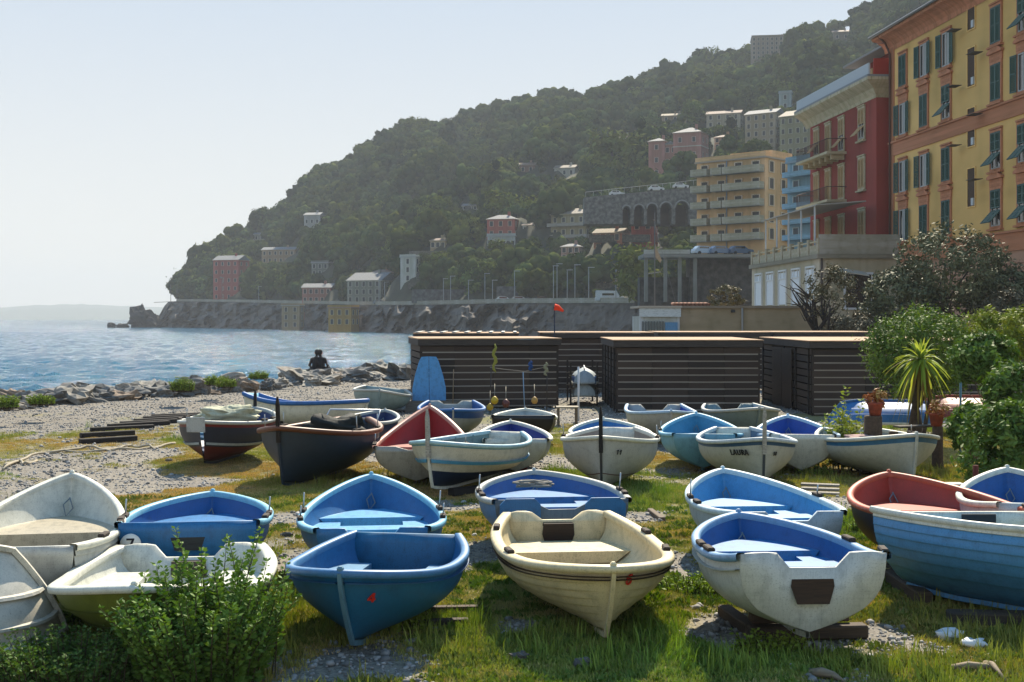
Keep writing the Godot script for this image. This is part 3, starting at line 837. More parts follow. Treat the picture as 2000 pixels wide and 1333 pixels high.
	boat("blue decked boat with white hull below the leaning blue board", {"bow": [885, 800, 0.7], "stern": [880, 783, 0.68], "B": 1.3, "out": Color(0.62, 0.63, 0.62), "bands": [[0.0, 0.72, Color(0.60, 0.61, 0.60)], [0.72, 1.0, Color(0.07, 0.28, 0.50)]], "in": BLUE, "rim": Color(0.16, 0.40, 0.66), "seat": BLUE, "notch": 0.3, "fit": "decked"})
	boat("small dinghy with royal blue inside and white transom beside red bricks", {"bow": [997, 823, 0.64], "stern": [1008, 858, 0.58], "B": 1.16, "out": Color(0.62, 0.63, 0.62), "in": Color(0.03, 0.17, 0.50), "rim": WHITE, "seat": Color(0.05, 0.22, 0.55), "tr": WHITE, "wt": 0.8})
	boat("dark hulled skiff with white inside in front of the hung fishing gear", {"bow": [1026, 799, 0.56], "stern": [1022, 812, 0.6], "B": 1.22, "out": Color(0.10, 0.10, 0.10), "in": Color(0.62, 0.66, 0.68), "rim": WHITE, "tr": Color(0.09, 0.09, 0.09), "wt": 0.92, "fit": "thwarts"})
	boat("white pointed boat numbered 11 with tall dark stem post", {"bow": [1174, 853, 0.80], "stern": [1205, 835, 0.74], "B": 1.36, "wt": 0.4, "sm": 0.42, "rb": 0.10, "bp": 2.2, "bq": 0.7, "bands": [[0.0, 0.26, Color(0.66, 0.65, 0.62)], [0.26, 0.28, Color(0.35, 0.18, 0.16)], [0.28, 1.0, Color(0.66, 0.66, 0.66)]], "out": WHITE, "in": Color(0.56, 0.52, 0.50), "rim": WHITE, "seat": Color(0.70, 0.67, 0.64), "post": 0.40, "post_c": Color(0.10, 0.09, 0.09), "stem": Color(0.16, 0.18, 0.21), "stem_w": 0.016, "fit": "benches", "locks": [[0.45, 1.0, 0.17], [0.45, -1.0, 0.17]], "texts": [["11", 0.93, 0.72, -1.0, 0.07, Color(0.07, 0.07, 0.08), "bow_number"]]})
	boat("blue boat mostly hidden behind the white one numbered 11", {"bow": [1179, 818, 0.52], "stern": [1200, 848, 0.44], "B": 1.4, "out": Color(0.55, 0.62, 0.68), "in": Color(0.12, 0.42, 0.66), "rim": WHITE})
	boat("white skiff with bright blue inside against the middle shed", {"bow": [1311, 803, 0.7], "stern": [1278, 790, 0.66], "B": 1.3, "out": Color(0.64, 0.64, 0.63), "in": Color(0.04, 0.28, 0.68), "rim": Color(0.62, 0.72, 0.82), "notch": 0.3, "notch_d": 0.12, "pad": Color(0.08, 0.08, 0.10), "wt": 0.84})
	boat("turquoise dinghy behind the boat lettered with a name", {"bow": [1360, 808, 0.74], "stern": [1376, 848, 0.62], "B": 1.3, "out": Color(0.42, 0.62, 0.70), "in": Color(0.22, 0.52, 0.68), "rim": PALE, "seat": SKYB, "locks": [[0.42, -1.0, 0.14]]})
	boat("grey blue skiff against the corner of the middle shed", {"bow": [1483, 797, 0.72], "stern": [1424, 789, 0.68], "B": 1.4, "out": Color(0.44, 0.50, 0.52), "in": Color(0.26, 0.52, 0.72), "rim": GREYW, "notch": 0.3, "notch_d": 0.12, "pad": Color(0.08, 0.08, 0.10)})
	boat("white boat lettered LAURA with blue sheer band and number 10", {"bow": [1493, 856, 0.78], "stern": [1432, 835, 0.68], "B": 1.36, "wt": 0.4, "sm": 0.42, "rb": 0.12, "bp": 2.2, "bq": 0.7, "bands": [[0.0, 0.10, Color(0.36, 0.20, 0.18)], [0.10, 0.86, Color(0.68, 0.68, 0.66)], [0.86, 1.0, Color(0.11, 0.28, 0.42)]], "out": WHITE, "in": Color(0.36, 0.47, 0.58), "rim": Color(0.72, 0.76, 0.80), "seat": Color(0.42, 0.54, 0.64), "post": 0.42, "post_c": Color(0.72, 0.71, 0.68), "stem": Color(0.20, 0.24, 0.29), "fit": "benches", "texts": [["LAURA", 0.90, 0.74, 1.0, 0.085, Color(0.06, 0.06, 0.07), "name_lettering"], ["10", 0.955, 0.70, -1.0, 0.06, Color(0.06, 0.06, 0.07), "bow_number"]]})
	boat("dinghy with royal blue inside and white transom beside the potted plants", {"bow": [1539, 812, 0.76], "stern": [1568, 849, 0.64], "B": 1.25, "out": WHITE, "in": Color(0.04, 0.26, 0.62), "rim": Color(0.66, 0.76, 0.86), "seat": SKYB, "tr": WHITE, "wt": 0.75})
	o = boat("white boat with turquoise band and its bow pointing at the flower pots", {"bow": [1790, 848, 0.74], "stern": [1652, 836, 0.64], "B": 1.66, "wt": 0.5, "rb": 0.1, "sm": 0.44, "bands": [[0.0, 0.82, Color(0.72, 0.73, 0.71)], [0.82, 0.98, Color(0.13, 0.40, 0.58)], [0.98, 1.0, WHITE]], "out": WHITE, "in": Color(0.58, 0.62, 0.66), "rim": WHITE, "seat": Color(0.72, 0.66, 0.60), "oars": true, "fit": "decked", "locks": [[0.3, -1.0, 0.12]]})
	# hull turned over, at the left edge
	o = boat("white boat lying upside down at the left edge", {"bowp": Vector3(-3.36, 0.72, -9.35), "sternp": Vector3(-5.6, 0.66, -8.75), "B": 1.3, "out": Color(0.76, 0.74, 0.70), "in": GREYW, "bp": 3.2, "bq": 0.6, "bn": 2.4, "rb": 0.34, "bil": 3.0, "rubs": [[0.42, 0.03, Color(0.74, 0.72, 0.68)], [0.72, 0.03, Color(0.74, 0.72, 0.68)]]})
	o.rotation.z = PI - 0.16; o.position.y = 0.76; o.position.x += 0.05
	# boats stored keel up behind the plants and in the gap between the sheds
	for q in [["pale blue boat stored keel up behind the young shrubs", Color(0.16, 0.42, 0.68), 1615, 1740, 26.0, 0.0], ["rusty red boat stored keel up behind the terracotta pots", Color(0.62, 0.26, 0.20), 1785, 1890, 26.6, 0.05]]:
		o = boat(q[0], {"bowp": XD(q[2], q[4], 0.55), "sternp": XD(q[3] + 90, q[4] - 0.4, 0.5), "B": 1.2, "out": q[1], "in": GREYW, "strakes": 4})
		o.rotation.z = PI; o.position.y = 0.72 + q[5]
	for q in [["white and blue boat on the upper rack between two sheds", 745, Color(0.62, 0.66, 0.70), Color(0.10, 0.36, 0.66)], ["white canvas covered boat on the lower rack between two sheds", 770, Color(0.60, 0.62, 0.62), Color(0.56, 0.58, 0.60)]]:
		var d := 34.4
		o = boat(q[0], {"bowp": XD(1140, d + 2.2, 0.5), "sternp": XD(1142, d, 0.45), "B": 0.72, "out": q[2], "in": q[3], "bands": [[0.0, 0.5, q[2]], [0.5, 1.0, q[3]]], "wt": 0.8})
		o.rotation.z = PI; o.position.y = P(1130, q[1], d).y + 0.34
func number_disc(o: Node3D, at: Vector3):
	var d := mi("number_disc", lathe([[0.0, 0.012], [0.085, 0.010], [0.09, 0.0], [0.0, 0.0]], 24), plain(Color(0.85, 0.85, 0.82)), o)
	var tr: MeshInstance3D = o.get_node("transom")
	var box := tr.mesh.get_aabb()
	d.transform = Transform3D(Basis(Vector3.RIGHT, PI * 0.5), Vector3(at.x, at.y, box.end.z + 0.004))
	text_part(d, "digit", "7", 0.1, Transform3D(Basis(Vector3.RIGHT, -PI * 0.5), Vector3(0, 0.012, 0)), plain(Color(0.08, 0.10, 0.14)))

# ---------------------------------------------------------------- slatted sheds
func shed(label: String, fl: Vector3, yaw: float, w: float, d: float, h: float, bays: Array, sides := true, doors := false) -> Node3D:
	var o := thing("slatted_shed", label, "shed", fl, yaw, "dark slatted boat sheds")
	var dark := [wood_mat(Color(0.27, 0.215, 0.18)), wood_mat(Color(0.31, 0.255, 0.215)), wood_mat(Color(0.225, 0.185, 0.16))]
	var post := wood_mat(Color(0.20, 0.175, 0.155))
	var pale := plain(Color(0.56, 0.53, 0.49), 0.7)
	var top := wood_mat(Color(0.80, 0.66, 0.53))
	var fas := wood_mat(Color(0.30, 0.27, 0.25))
	# local frame: x along the front, -z into the shed
	var r := bbox("roof", o, Transform3D(Basis.IDENTITY, Vector3(w * 0.5, h - 0.02, -d * 0.5)), Vector3(w + 0.16, 0.028, d + 0.16), 0.006, top)
	bbox("fascia", r, Transform3D(Basis.IDENTITY, Vector3(0, -0.10, d * 0.5 + 0.055)), Vector3(w + 0.14, 0.155, 0.03), 0.005, fas)
	for sd in [-1.0, 1.0]:
		bbox("fascia", r, Transform3D(Basis.IDENTITY, Vector3(sd * (w * 0.5 + 0.055), -0.10, -0.02)), Vector3(0.03, 0.155, d + 0.06), 0.005, fas)
	var pitch := 0.178
	var rows := int((h - 0.2) / pitch)
	var xs := [0.0]
	xs.append_array(bays); xs.append(w)
	for x in xs:
		bbox("post", o, Transform3D(Basis.IDENTITY, Vector3(clampf(x, 0.04, w - 0.04), (h - 0.05) * 0.5, -0.06)), Vector3(0.075, h - 0.05, 0.075), 0.005, post)
	for sx in [0.04, w - 0.04]:
		bbox("post", o, Transform3D(Basis.IDENTITY, Vector3(sx, (h - 0.05) * 0.5, -d + 0.05)), Vector3(0.075, h - 0.05, 0.075), 0.005, post)
	var rng := RandomNumberGenerator.new(); rng.seed = int(w * 1000 + d * 77)
	for i in rows:
		var y := h - 0.2 - (i + 0.5) * pitch
		for k in xs.size() - 1:
			var l: float = xs[k + 1] - xs[k]
			bx("slat", o, Vector3(xs[k] + l * 0.5, y + rng.randf_range(-0.003, 0.003), -0.008 + rng.randf_range(-0.006, 0.006)), Vector3(l - 0.012, 0.148, 0.022), dark[rng.randi() % 3])
		bx("gap_light_strip", o, Vector3(w * 0.5, y - pitch * 0.5, -0.012), Vector3(w - 0.10, 0.034, 0.012), pale)  # pale strip painted in for daylight showing between the slats
		if sides:
			for sx in [-0.004, w + 0.004]:
				if sx > 1.0 and fl.x > -1.0 and not doors: continue
				bx("side_slat", o, Vector3(sx, y, -d * 0.5 - 0.02), Vector3(0.022, 0.148, d - 0.06), dark[rng.randi() % 3])
	# upright boards and short end blocks on the side that shows
	if sides:
		var sx := -0.035 if fl.x > -1.0 else w + 0.035
		for k in 5:
			bbox("side_batten", o, Transform3D(Basis.IDENTITY, Vector3(sx, (h - 0.2) * 0.5, -0.25 - k * (d - 0.5) / 4.0)), Vector3(0.035, h - 0.24, 0.07), 0.004, post)
		if doors:
			for k in 2:
				bbox("door", o, Transform3D(Basis.IDENTITY, Vector3(-0.06, (h - 0.25) * 0.5, -d * 0.42 - k * 1.25)), Vector3(0.03, h - 0.27, 1.2), 0.004, dark[1])
	bx("back_wall", o, Vector3(w * 0.5, (h - 0.1) * 0.5, -d + 0.02), Vector3(w - 0.1, h - 0.12, 0.03), dark[0])
	return o
func build_sheds():
	shed("dark slatted shed with a blue board leaning on it, nearest the sea", Vector3(-2.40, 0, -33.4), deg_to_rad(9.0), 3.68, 3.2, 1.88, [0.9, 1.93, 2.9])
	shed("dark slatted shed in the middle, between the rack gap and the doors", Vector3(2.66, 0, -32.5), 0.0, 3.68, 4.6, 1.86, [0.92, 1.84, 2.76])
	shed("dark slatted shed with side doors behind the yucca and the pots", Vector3(7.36, 0, -31.2), 0.0, 5.2, 6.2, 1.86, [1.3, 2.6, 3.9], true, true)
	var o := shed("low shed roofed with pale corrugated sheet behind the seaward shed", Vector3(-3.15, 0, -41.5), 0.0, 3.3, 3.0, 1.93, [1.6], false)
	for k in 9: bbox("roof_rib", o, Transform3D(Basis.IDENTITY, Vector3(0.05 + k * 0.4, 1.945, -1.5)), Vector3(0.12, 0.03, 3.1), 0.01, plain(Color(0.72, 0.70, 0.66)))
	shed("slatted shed set back behind the gap with stacked boats", Vector3(0.95, 0, -40.5), 0.0, 3.5, 3.0, 1.96, [0.9, 1.8, 2.7], false)
	shed("slatted shed set back behind the middle shed", Vector3(4.95, 0, -42.5), 0.0, 3.6, 3.0, 1.95, [1.8], false)
	shed("slatted shed set back behind the shed with doors", Vector3(8.9, 0, -43.0), 0.0, 3.4, 3.0, 1.95, [1.7], false)
	# rack for the stacked hulls in the gap
	var rk := thing("boat_rack", "timber rack holding two boats between the sheds", "rack", Vector3(1.6, 0, -34.7))
	for sx in [0.0, 0.72]:
		for z in [0.0, -2.0]: bbox("post", rk, Transform3D(Basis.IDENTITY, Vector3(sx, 0.6, z)), Vector3(0.05, 1.2, 0.05), 0.004, wood_mat(Color(0.24, 0.2, 0.17)))
	for y in [0.49, 0.84]:
		for z in [0.0, -2.0]: bbox("rail", rk, Transform3D(Basis.IDENTITY, Vector3(0.36, y, z)), Vector3(0.8, 0.03, 0.06), 0.004, wood_mat(Color(0.5, 0.46, 0.4)))

# ---------------------------------------------------------------- boulders along the shore
func build_rocks():
	var rng := RandomNumberGenerator.new(); rng.seed = 12
	var kinds := []
	for k in 9: kinds.append(lump(40 + k, Vector3(1.25, 0.95, 1.0), 0.5, 11, true))
	var mats := []
	var mcol := ["light grey", "whitish grey", "mid grey", "brownish", "dark grey"]
	for c in [Color(0.66, 0.64, 0.60), Color(0.72, 0.69, 0.64), Color(0.58, 0.57, 0.55), Color(0.68, 0.60, 0.52), Color(0.50, 0.50, 0.49)]:
		mats.append(mat("rock" + c.to_html(), c, 0.95, "stone", 0.6, "stone_n"))
	for i in range(2, 5):
		var a: Vector2 = shore[i - 1]; var b: Vector2 = shore[i]
		if i == 2: a = a.lerp(b, 0.62)
		var n := int(a.distance_to(b) / 0.62)
		for k in n:
			for row in 3:
				if rng.randf() < 0.12: continue
				var p := a.lerp(b, (k + rng.randf_range(-0.4, 0.4)) / n)
				var nrm := (b - a).normalized().orthogonal()
				if (shore_dist(p.x + nrm.x, p.y + nrm.y)) < 0: nrm = -nrm
				var off: float = [1.25, 0.1, -1.3][row] + rng.randf_range(-0.4, 0.4)
				p += nrm * off
				var s: float = rng.randf_range(0.5, 1.0) * [0.75, 0.95, 1.1][row] * (1.0 if rng.randf() < 0.8 else 1.45)
				var mk := rng.randi() % 5
				var o := mi("boulder", kinds[rng.randi() % 9], mats[mk])
				var by: float = [0.06, 0.08, -0.5][row] + rng.randf_range(-0.12, 0.12)
				o.transform = Transform3D(Basis.from_euler(Vector3(rng.randf_range(-0.35, 0.35), rng.randf() * TAU, rng.randf_range(-0.35, 0.35))) * Basis.from_scale(Vector3(s * rng.randf_range(0.8, 1.5), s * rng.randf_range(0.55, 0.85), s)), Vector3(p.x, by, -p.y))
				tag(o, "%s %s boulder %s" % ["large" if s > 1.05 else "small", mcol[mk], ["at the gravel edge of the stone bank", "on top of the stone bank by the water", "on the seaward side of the stone bank"][row]], "boulder", "boulders along the water's edge")
	# sea stacks off the headland
	var sm := mat("stack", Color(0.27, 0.25, 0.24), 0.95, "stone", 0.05, "stone_n")
	for q in [["sharp dark sea stack with a horn, off the headland", 274, 612, 545.0, Vector3(8.5, 10, 7), 0.12], ["low dark rock between the sea stack and the headland", 297, 626, 545.0, Vector3(6, 6, 6), -0.1], ["small dark rock standing alone in the water off the headland", 217, 636, 545.0, Vector3(3.2, 2.4, 3), 0.0], ["low dark skerry at the foot of the sea stack", 240, 638, 545.0, Vector3(4.5, 1.8, 3), 0.0]]:
		var o := mi("sea_rock", lump(int(q[1]), q[4], 0.5, 9, true), sm)
		o.position = P(q[1], q[2], q[3]); o.position.y = SEA + q[4].y * 0.36; o.rotation.z = q[5]
		tag(o, q[0], "rock")
	var horn := mi("sea_rock", lump(88, Vector3(1.8, 5.5, 1.8), 0.4, 8, true), sm)
	horn.position = P(272, 607, 545.0); horn.rotation.z = -0.5
	tag(horn, "leaning pointed horn of rock on the sea stack", "rock")

# ---------------------------------------------------------------- things lying about the yard
func beam(n: String, label: String, cat: String, a: Vector3, b: Vector3, w: float, h: float, c: Color, group := "") -> MeshInstance3D:
	var l := a.distance_to(b)
	var o := bbox(n, self, Transform3D.IDENTITY, Vector3(w, h, snappedf(l, 0.01)), minf(w, h) * 0.12, wood_mat(c))
	var z := (b - a).normalized()
	var x := Vector3.UP.cross(z).normalized()
	o.transform = Transform3D(Basis(x, z.cross(x), z), (a + b) * 0.5)
	tag(o, label, cat, group)
	return o
func build_props():
	var rng := RandomNumberGenerator.new(); rng.seed = 5
	# old dark timbers laid side by side
	var ends := [[155, 863, 266, 856], [156, 851, 262, 845], [176, 840, 300, 834], [210, 833, 330, 826], [235, 828, 352, 822], [262, 823, 372, 817], [280, 818, 388, 813], [296, 814, 392, 810]]
	for e in ends:
		beam("timber", "old dark timber on the gravel, %s of the parallel timbers counted from the front" % ["first", "second", "third", "fourth", "fifth", "sixth", "seventh", "last"][ends.find(e)], "timber", G(e[0], e[1], 0.06), G(e[2], e[3], 0.06), 0.13, 0.10, Color(0.17, 0.15, 0.135), "old timbers laid side by side")
	# pale ropes on the turf
	for q in [["pale rope snaking across the turf to the navy double ender", [[5, 921], [60, 893], [120, 884], [200, 884], [255, 872], [300, 878], [352, 866]]], ["frayed pale rope end lying at the left edge", [[8, 913], [35, 905], [48, 912], [75, 903]]], ["thin rope lying beside the pale rope on the turf", [[90, 888], [170, 878], [230, 886], [330, 872]]]]:
		var pts := []
		for k in q[1].size() - 1:
			for t in 5:
				var u: Vector2 = Vector2(q[1][k][0], q[1][k][1]).lerp(Vector2(q[1][k + 1][0], q[1][k + 1][1]), t / 5.0)
				var p := G(u.x, u.y); p.y = ground_y(p.x, -p.z) + 0.03 + 0.02 * sin(t + k); p.z += 0.06 * sin(k * 3.0 + t)
				pts.append(p)
		tag(mi("rope", tube(pts, 0.022, 6), plain(Color(0.62, 0.58, 0.50), 0.9)), q[0], "rope")
	# timbers under hulls
	var tc := Color(0.34, 0.28, 0.23)
	beam("timber_block", "long weathered timber under the white dinghy's stern, lowest", "timber", G(1462, 1236, 0.05), G(1692, 1232, 0.05), 0.13, 0.10, tc)
	beam("timber_block", "weathered timber on top of the stack under the white dinghy", "timber", G(1466, 1208, 0.14), G(1655, 1203, 0.14), 0.10, 0.07, Color(0.38, 0.31, 0.25))
	beam("timber_block", "short timber at the side of the white dinghy's supports", "timber", G(1414, 1192, 0.05), G(1470, 1232, 0.05), 0.11, 0.09, tc)
	beam("timber_block", "squared timber running under the sky blue lapstrake boat", "timber", G(1722, 1112, 0.08), G(1808, 1172, 0.06), 0.14, 0.12, Color(0.36, 0.29, 0.23))
	beam("timber_block", "timber under the bow of the sky blue lapstrake boat", "timber", G(1852, 1206, 0.05), G(2060, 1210, 0.05), 0.16, 0.10, Color(0.30, 0.26, 0.22))
	beam("timber_block", "short offcut of timber lying alone in the grass", "timber", G(1270, 998, 0.03), G(1294, 1016, 0.03), 0.07, 0.06, Color(0.46, 0.40, 0.34))
	beam("timber_block", "plank half buried in grass beside the cream dinghy", "timber", G(830, 1190, 0.02), G(935, 1188, 0.02), 0.08, 0.04, Color(0.36, 0.30, 0.25))
	beam("timber_block", "plank half buried in grass in front of the other plank", "timber", G(830, 1216, 0.02), G(915, 1213, 0.02), 0.08, 0.04, Color(0.30, 0.26, 0.22))
	beam("timber_block", "dark chock under the white and pale blue wooden boat", "timber", G(880, 962, 0.04), G(990, 950, 0.04), 0.14, 0.10, Color(0.15, 0.13, 0.12))
	for k in 3:
		beam("plank", "grey plank in the small pile beside the boat lettered LAURA", "plank", G(1565, 962 - k * 8, 0.03 + 0.03 * k), G(1640, 965 - k * 8, 0.03 + 0.03 * k), 0.14, 0.03, Color(0.62, 0.60, 0.57), "grey planks piled in the grass")
	for k in 5:
		var p := G(1005 + (k % 2) * 14, 925, 0.0) + Vector3(0, 0.035 + 0.067 * (k / 2), 0)
		var br := bbox("brick", self, Transform3D(Basis(Vector3.UP, rng.randf_range(-0.3, 0.3)), p), Vector3(0.12, 0.06, 0.24), 0.006, mat("brick", Color(0.56, 0.22, 0.16), 0.9, "stone", 2.0))
		tag(br, "red brick in the small stack beside the royal blue dinghy", "brick", "red bricks stacked in the grass")
	for q in [["lump of white foam lying near the right corner", 1855, 1249, 0.12], ["crumpled white foam scrap nearest the right corner", 1903, 1266, 0.10]]:
		var f := mi("foam_scrap", lump(int(q[1]), Vector3(q[3] * 1.6, q[3] * 0.7, q[3]), 0.5, 6), plain(Color(0.82, 0.83, 0.83), 0.9))
		f.position = G(q[1], q[2]) + Vector3(0, 0.03, 0)
		tag(f, q[0], "foam")
	for q in [["bleached driftwood stick at the bottom right corner", 1860, 1306, 1960, 1312, 0.025], ["bent driftwood stick crossing another at the bottom right", 1925, 1296, 1965, 1330, 0.02], ["bleached branch lying at the bottom edge", 1585, 1316, 1650, 1333, 0.03]]:
		var a := G(q[1], q[2], 0.03); var b := G(q[3], q[4], 0.02)
		tag(mi("driftwood", tube([a, a.lerp(b, 0.3) + Vector3(0, 0.03, 0.02), a.lerp(b, 0.7) + Vector3(0, 0.02, -0.03), b], [q[5], q[5] * 1.1, q[5] * 0.8, q[5] * 0.4], 7), wood_mat(Color(0.62, 0.56, 0.47))), q[0], "driftwood")
	for q in [[700, 1220], [130, 905], [95, 902], [1140, 1302], [560, 1050], [330, 902], [1015, 1290]]:
		var f := mi("stone", lump(int(q[0]), Vector3(0.12, 0.07, 0.1), 0.4, 6, true), mat("rockstone", Color(0.45, 0.44, 0.42), 0.95, "stone", 2.0))
		f.position = G(q[0], q[1]) + Vector3(0, 0.02, 0)
		tag(f, "small grey stone on the turf " + {700: "below the faded blue dinghy's bow", 130: "beside the pale rope", 95: "near the frayed rope end", 1140: "in front of the cream dinghy", 560: "between the blue dinghy 7 and its neighbour", 330: "behind the dinghy numbered 7", 1015: "left of the cream dinghy's shadow"}[q[0]], "stone", "loose stones on the turf")
	# blue board leaning on the seaward shed
	var bd := thing("leaning_board", "tapered sky blue board with a centre seam leaning on the shed", "board", Vector3(-2.13, 0.28, -32.75), deg_to_rad(9.0))
	bd.rotation.x = -0.12
	for sd in [-1.0, 1.0]:
		var poly := PackedVector2Array([Vector2(0.006 * sd, 0), Vector2(0.43 * sd, 0), Vector2(0.43 * sd, 0.32), Vector2(0.36 * sd, 0.66), Vector2(0.25 * sd, 1.02), Vector2(0.19 * sd, 1.13), Vector2(0.006 * sd, 1.14)])
		mi("half_panel", prism(poly, 0.05), paint(Color(0.26, 0.54, 0.77)), bd)
	tag(bbox("grey_panel", self, Transform3D(Basis(Vector3.UP, deg_to_rad(9.0)), Vector3(-1.88, 0.16, -32.2)), Vector3(1.62, 0.30, 0.03), 0.005, wood_mat(Color(0.46, 0.46, 0.45))), "long grey panel standing on edge below the blue board", "panel")
	# gear hung on and stood against the seaward shed
	for q in [["upright weathered stake against the shed beside the blue board", 884, 722, 800], ["bent pole of the net frame standing before the shed", 957, 712, 805], ["thin blue pole standing before the shed", 1025, 727, 800], ["dark pole of the net frame at the shed corner", 1068, 715, 806]]:
		var d := 32.1
		var a := XD(q[1], d, 0.0); var b := P(q[1] + rng.randf_range(-4, 4), q[2], d)
		tag(mi("pole", tube([a, b], 0.014, 6), plain([Color(0.42, 0.36, 0.28), Color(0.20, 0.18, 0.17), Color(0.45, 0.56, 0.66), Color(0.18, 0.16, 0.15)][[884, 957, 1025, 1068].find(q[1])])), q[0], "pole")
	for q in [["yellow green rope hanging on the slats", 966, 672, 728, Color(0.50, 0.50, 0.20)], ["blue strap hanging on the slats", 1036, 705, 724, Color(0.10, 0.25, 0.45)], ["pale rope hanging near the shed corner", 1066, 708, 734, Color(0.50, 0.50, 0.40)]]:
		var pts := []
		for k in 9: pts.append(P(q[1] + 3.0 * sin(k * 1.7), lerpf(q[2], q[3], k / 8.0), 32.15) + Vector3(0, 0, 0.05))
		tag(mi("hanging_rope", tube(pts, [0.02, 0.035, 0.05, 0.04, 0.05, 0.055, 0.035, 0.04, 0.015], 6), plain(q[4], 0.95)), q[0], "rope")
	tag(mi("net_line", tube([P(957, 718, 32.1), P(985, 722, 32.0), P(1025, 726, 32.1), P(1068, 717, 32.1)], 0.008, 5), plain(Color(0.45, 0.43, 0.40))), "sagging line strung between the poles before the shed", "rope")
	for q in [["yellow round buoy hanging at the shed front", 966, 783, 0.095, Color(0.72, 0.60, 0.10)], ["yellow buoy standing lower beside the dark skiff", 957, 796, 0.085, Color(0.66, 0.54, 0.10)], ["ochre oval buoy hanging right of the yellow ones", 1044, 783, 0.085, Color(0.66, 0.50, 0.22)], ["dull red buoy among the gear at the shed", 988, 789, 0.10, Color(0.34, 0.14, 0.11)]]:
		var d := 31.7
		var bu := thing("buoy", q[0], "buoy", P(q[1], q[2], d))
		var r: float = q[3]
		mi("float", lathe([[0.0, -r], [r * 0.6, -r * 0.85], [r, -r * 0.2], [r * 0.95, r * 0.35], [r * 0.5, r * 0.95], [0.02, r * 1.15], [0.0, r * 1.2]], 14), paint(q[4]), bu)
		mi("cord", tube([Vector3(0, r * 1.1, 0), Vector3(0, r * 1.1 + 0.3, -0.3)], 0.008, 5), plain(Color(0.5, 0.48, 0.42)), bu)
	# white pole, little table between the sheds
	tag(mi("white_pole", tube([XD(1130, 29.5, 0.0), P(1130, 717, 29.5)], 0.024, 8), plain(Color(0.72, 0.73, 0.74))), "white pole standing in the gap between the sheds", "pole")
	var tb := thing("work_table", "small rough wooden table in the gap between the sheds", "table", XD(1108, 28.4, 0.0))
	bbox("table_top", tb, Transform3D(Basis.IDENTITY, Vector3(0, 0.42, 0)), Vector3(0.5, 0.03, 0.4), 0.005, wood_mat(Color(0.72, 0.68, 0.60)))
	for sx in [-0.2, 0.2]:
		for sz in [-0.15, 0.15]: bbox("leg", tb, Transform3D(Basis.IDENTITY, Vector3(sx, 0.2025, sz)), Vector3(0.05, 0.405, 0.05), 0.004, wood_mat(Color(0.5, 0.44, 0.36)))
	# flag staff with orange windsock over the sheds
	var fs := thing("flag_staff", "dark staff with a small orange windsock above the sheds", "flag", XD(1083, 36.5, 0.0))
	mi("staff", tube([Vector3.ZERO, Vector3(0.0, 2.72, 0)], 0.018, 6), plain(Color(0.10, 0.12, 0.20)), fs)
	var sock := mi("windsock", tube([Vector3(0.0, 2.72, 0), Vector3(0.10, 2.70, 0), Vector3(0.26, 2.60, 0)], [0.10, 0.08, 0.03], 8), plain(Color(0.85, 0.22, 0.05), 0.9), fs)
	# garden corner: stumps, shelf, pots, stove, drum
	var sw := mat("stump", Color(0.36, 0.29, 0.22), 0.95, "stone", 2.5, "stone_n")
	for q in [["split grey stump carrying the terracotta pot beside the young shrub", 1706, 19.6, 0.90, 0.15], ["tall post carrying the terracotta pot under the yucca", 1832, 20.2, 0.69, 0.09], ["short stump between the two potted plants", 1746, 20.0, 0.62, 0.08]]:
		var s := mi("stump", lathe([[0.0, 0.0], [q[4] * 1.2, 0.0], [q[4], 0.1], [q[4] * 0.92, q[3] - 0.02], [q[4] * 0.85, q[3]], [0.0, q[3]]], 9), sw)
		s.position = XD(q[1], q[2], 0.0); tag(s, q[0], "stump")
	for q in [["terracotta pot with rusty red succulents on the split stump", 1710, 19.6, 0.90], ["terracotta pot with a small red plant under the yucca", 1830, 20.2, 0.69]]:
		var pt := thing("flower_pot", q[0], "flower pot", XD(q[1], q[2], q[3]))
		mi("pot", lathe([[0.0, 0.0], [0.085, 0.0], [0.115, 0.17], [0.128, 0.17], [0.128, 0.21], [0.11, 0.21], [0.105, 0.17], [0.0, 0.17]], 18), mat("terracotta", Color(0.62, 0.28, 0.18), 0.9, "stone", 1.5), pt)
		mi("foliage", leaf_cloud(int(q[1]), 260, Vector3(0.16, 0.12, 0.14), 0.045, 9, 0.06, Color(0.35, 0.10, 0.04), Color(0.28, 0.19, 0.05)), leaf_mat("pot", Color.WHITE), pt).position = Vector3(0, 0.27, 0)
	beam("shelf_plank", "grey plank shelf laid across the stumps by the pots", "plank", XD(1752, 20.4, 0.66), XD(1820, 20.6, 0.66), 0.2, 0.03, Color(0.34, 0.31, 0.28))
	var st := thing("camp_stove", "rusty camp stove with thin legs on the ground by the boat", "stove", XD(1860, 15.2, 0.0))
	bbox("plate", st, Transform3D(Basis.IDENTITY, Vector3(0, 0.42, 0)), Vector3(0.26, 0.02, 0.2), 0.004, plain(Color(0.62, 0.62, 0.60)))
	bbox("burner", st, Transform3D(Basis.IDENTITY, Vector3(0, 0.33, 0)), Vector3(0.16, 0.12, 0.14), 0.01, plain(Color(0.10, 0.09, 0.09)))
	for sx in [-0.1, 0.1]:
		for sz in [-0.08, 0.08]: mi("leg", tube([Vector3(sx * 0.7, 0.3, sz), Vector3(sx * 1.3, 0.0, sz * 1.3)], 0.008, 5), plain(Color(0.22, 0.13, 0.10)), st)
	var dr := thing("drum_table", "white drum with a round lid used as a table under the shrubs", "drum", XD(1905, 14.3, 0.0))
	mi("drum", lathe([[0.0, 0.0], [0.15, 0.0], [0.15, 0.34], [0.0, 0.34]], 20), paint(Color(0.52, 0.55, 0.58)), dr)
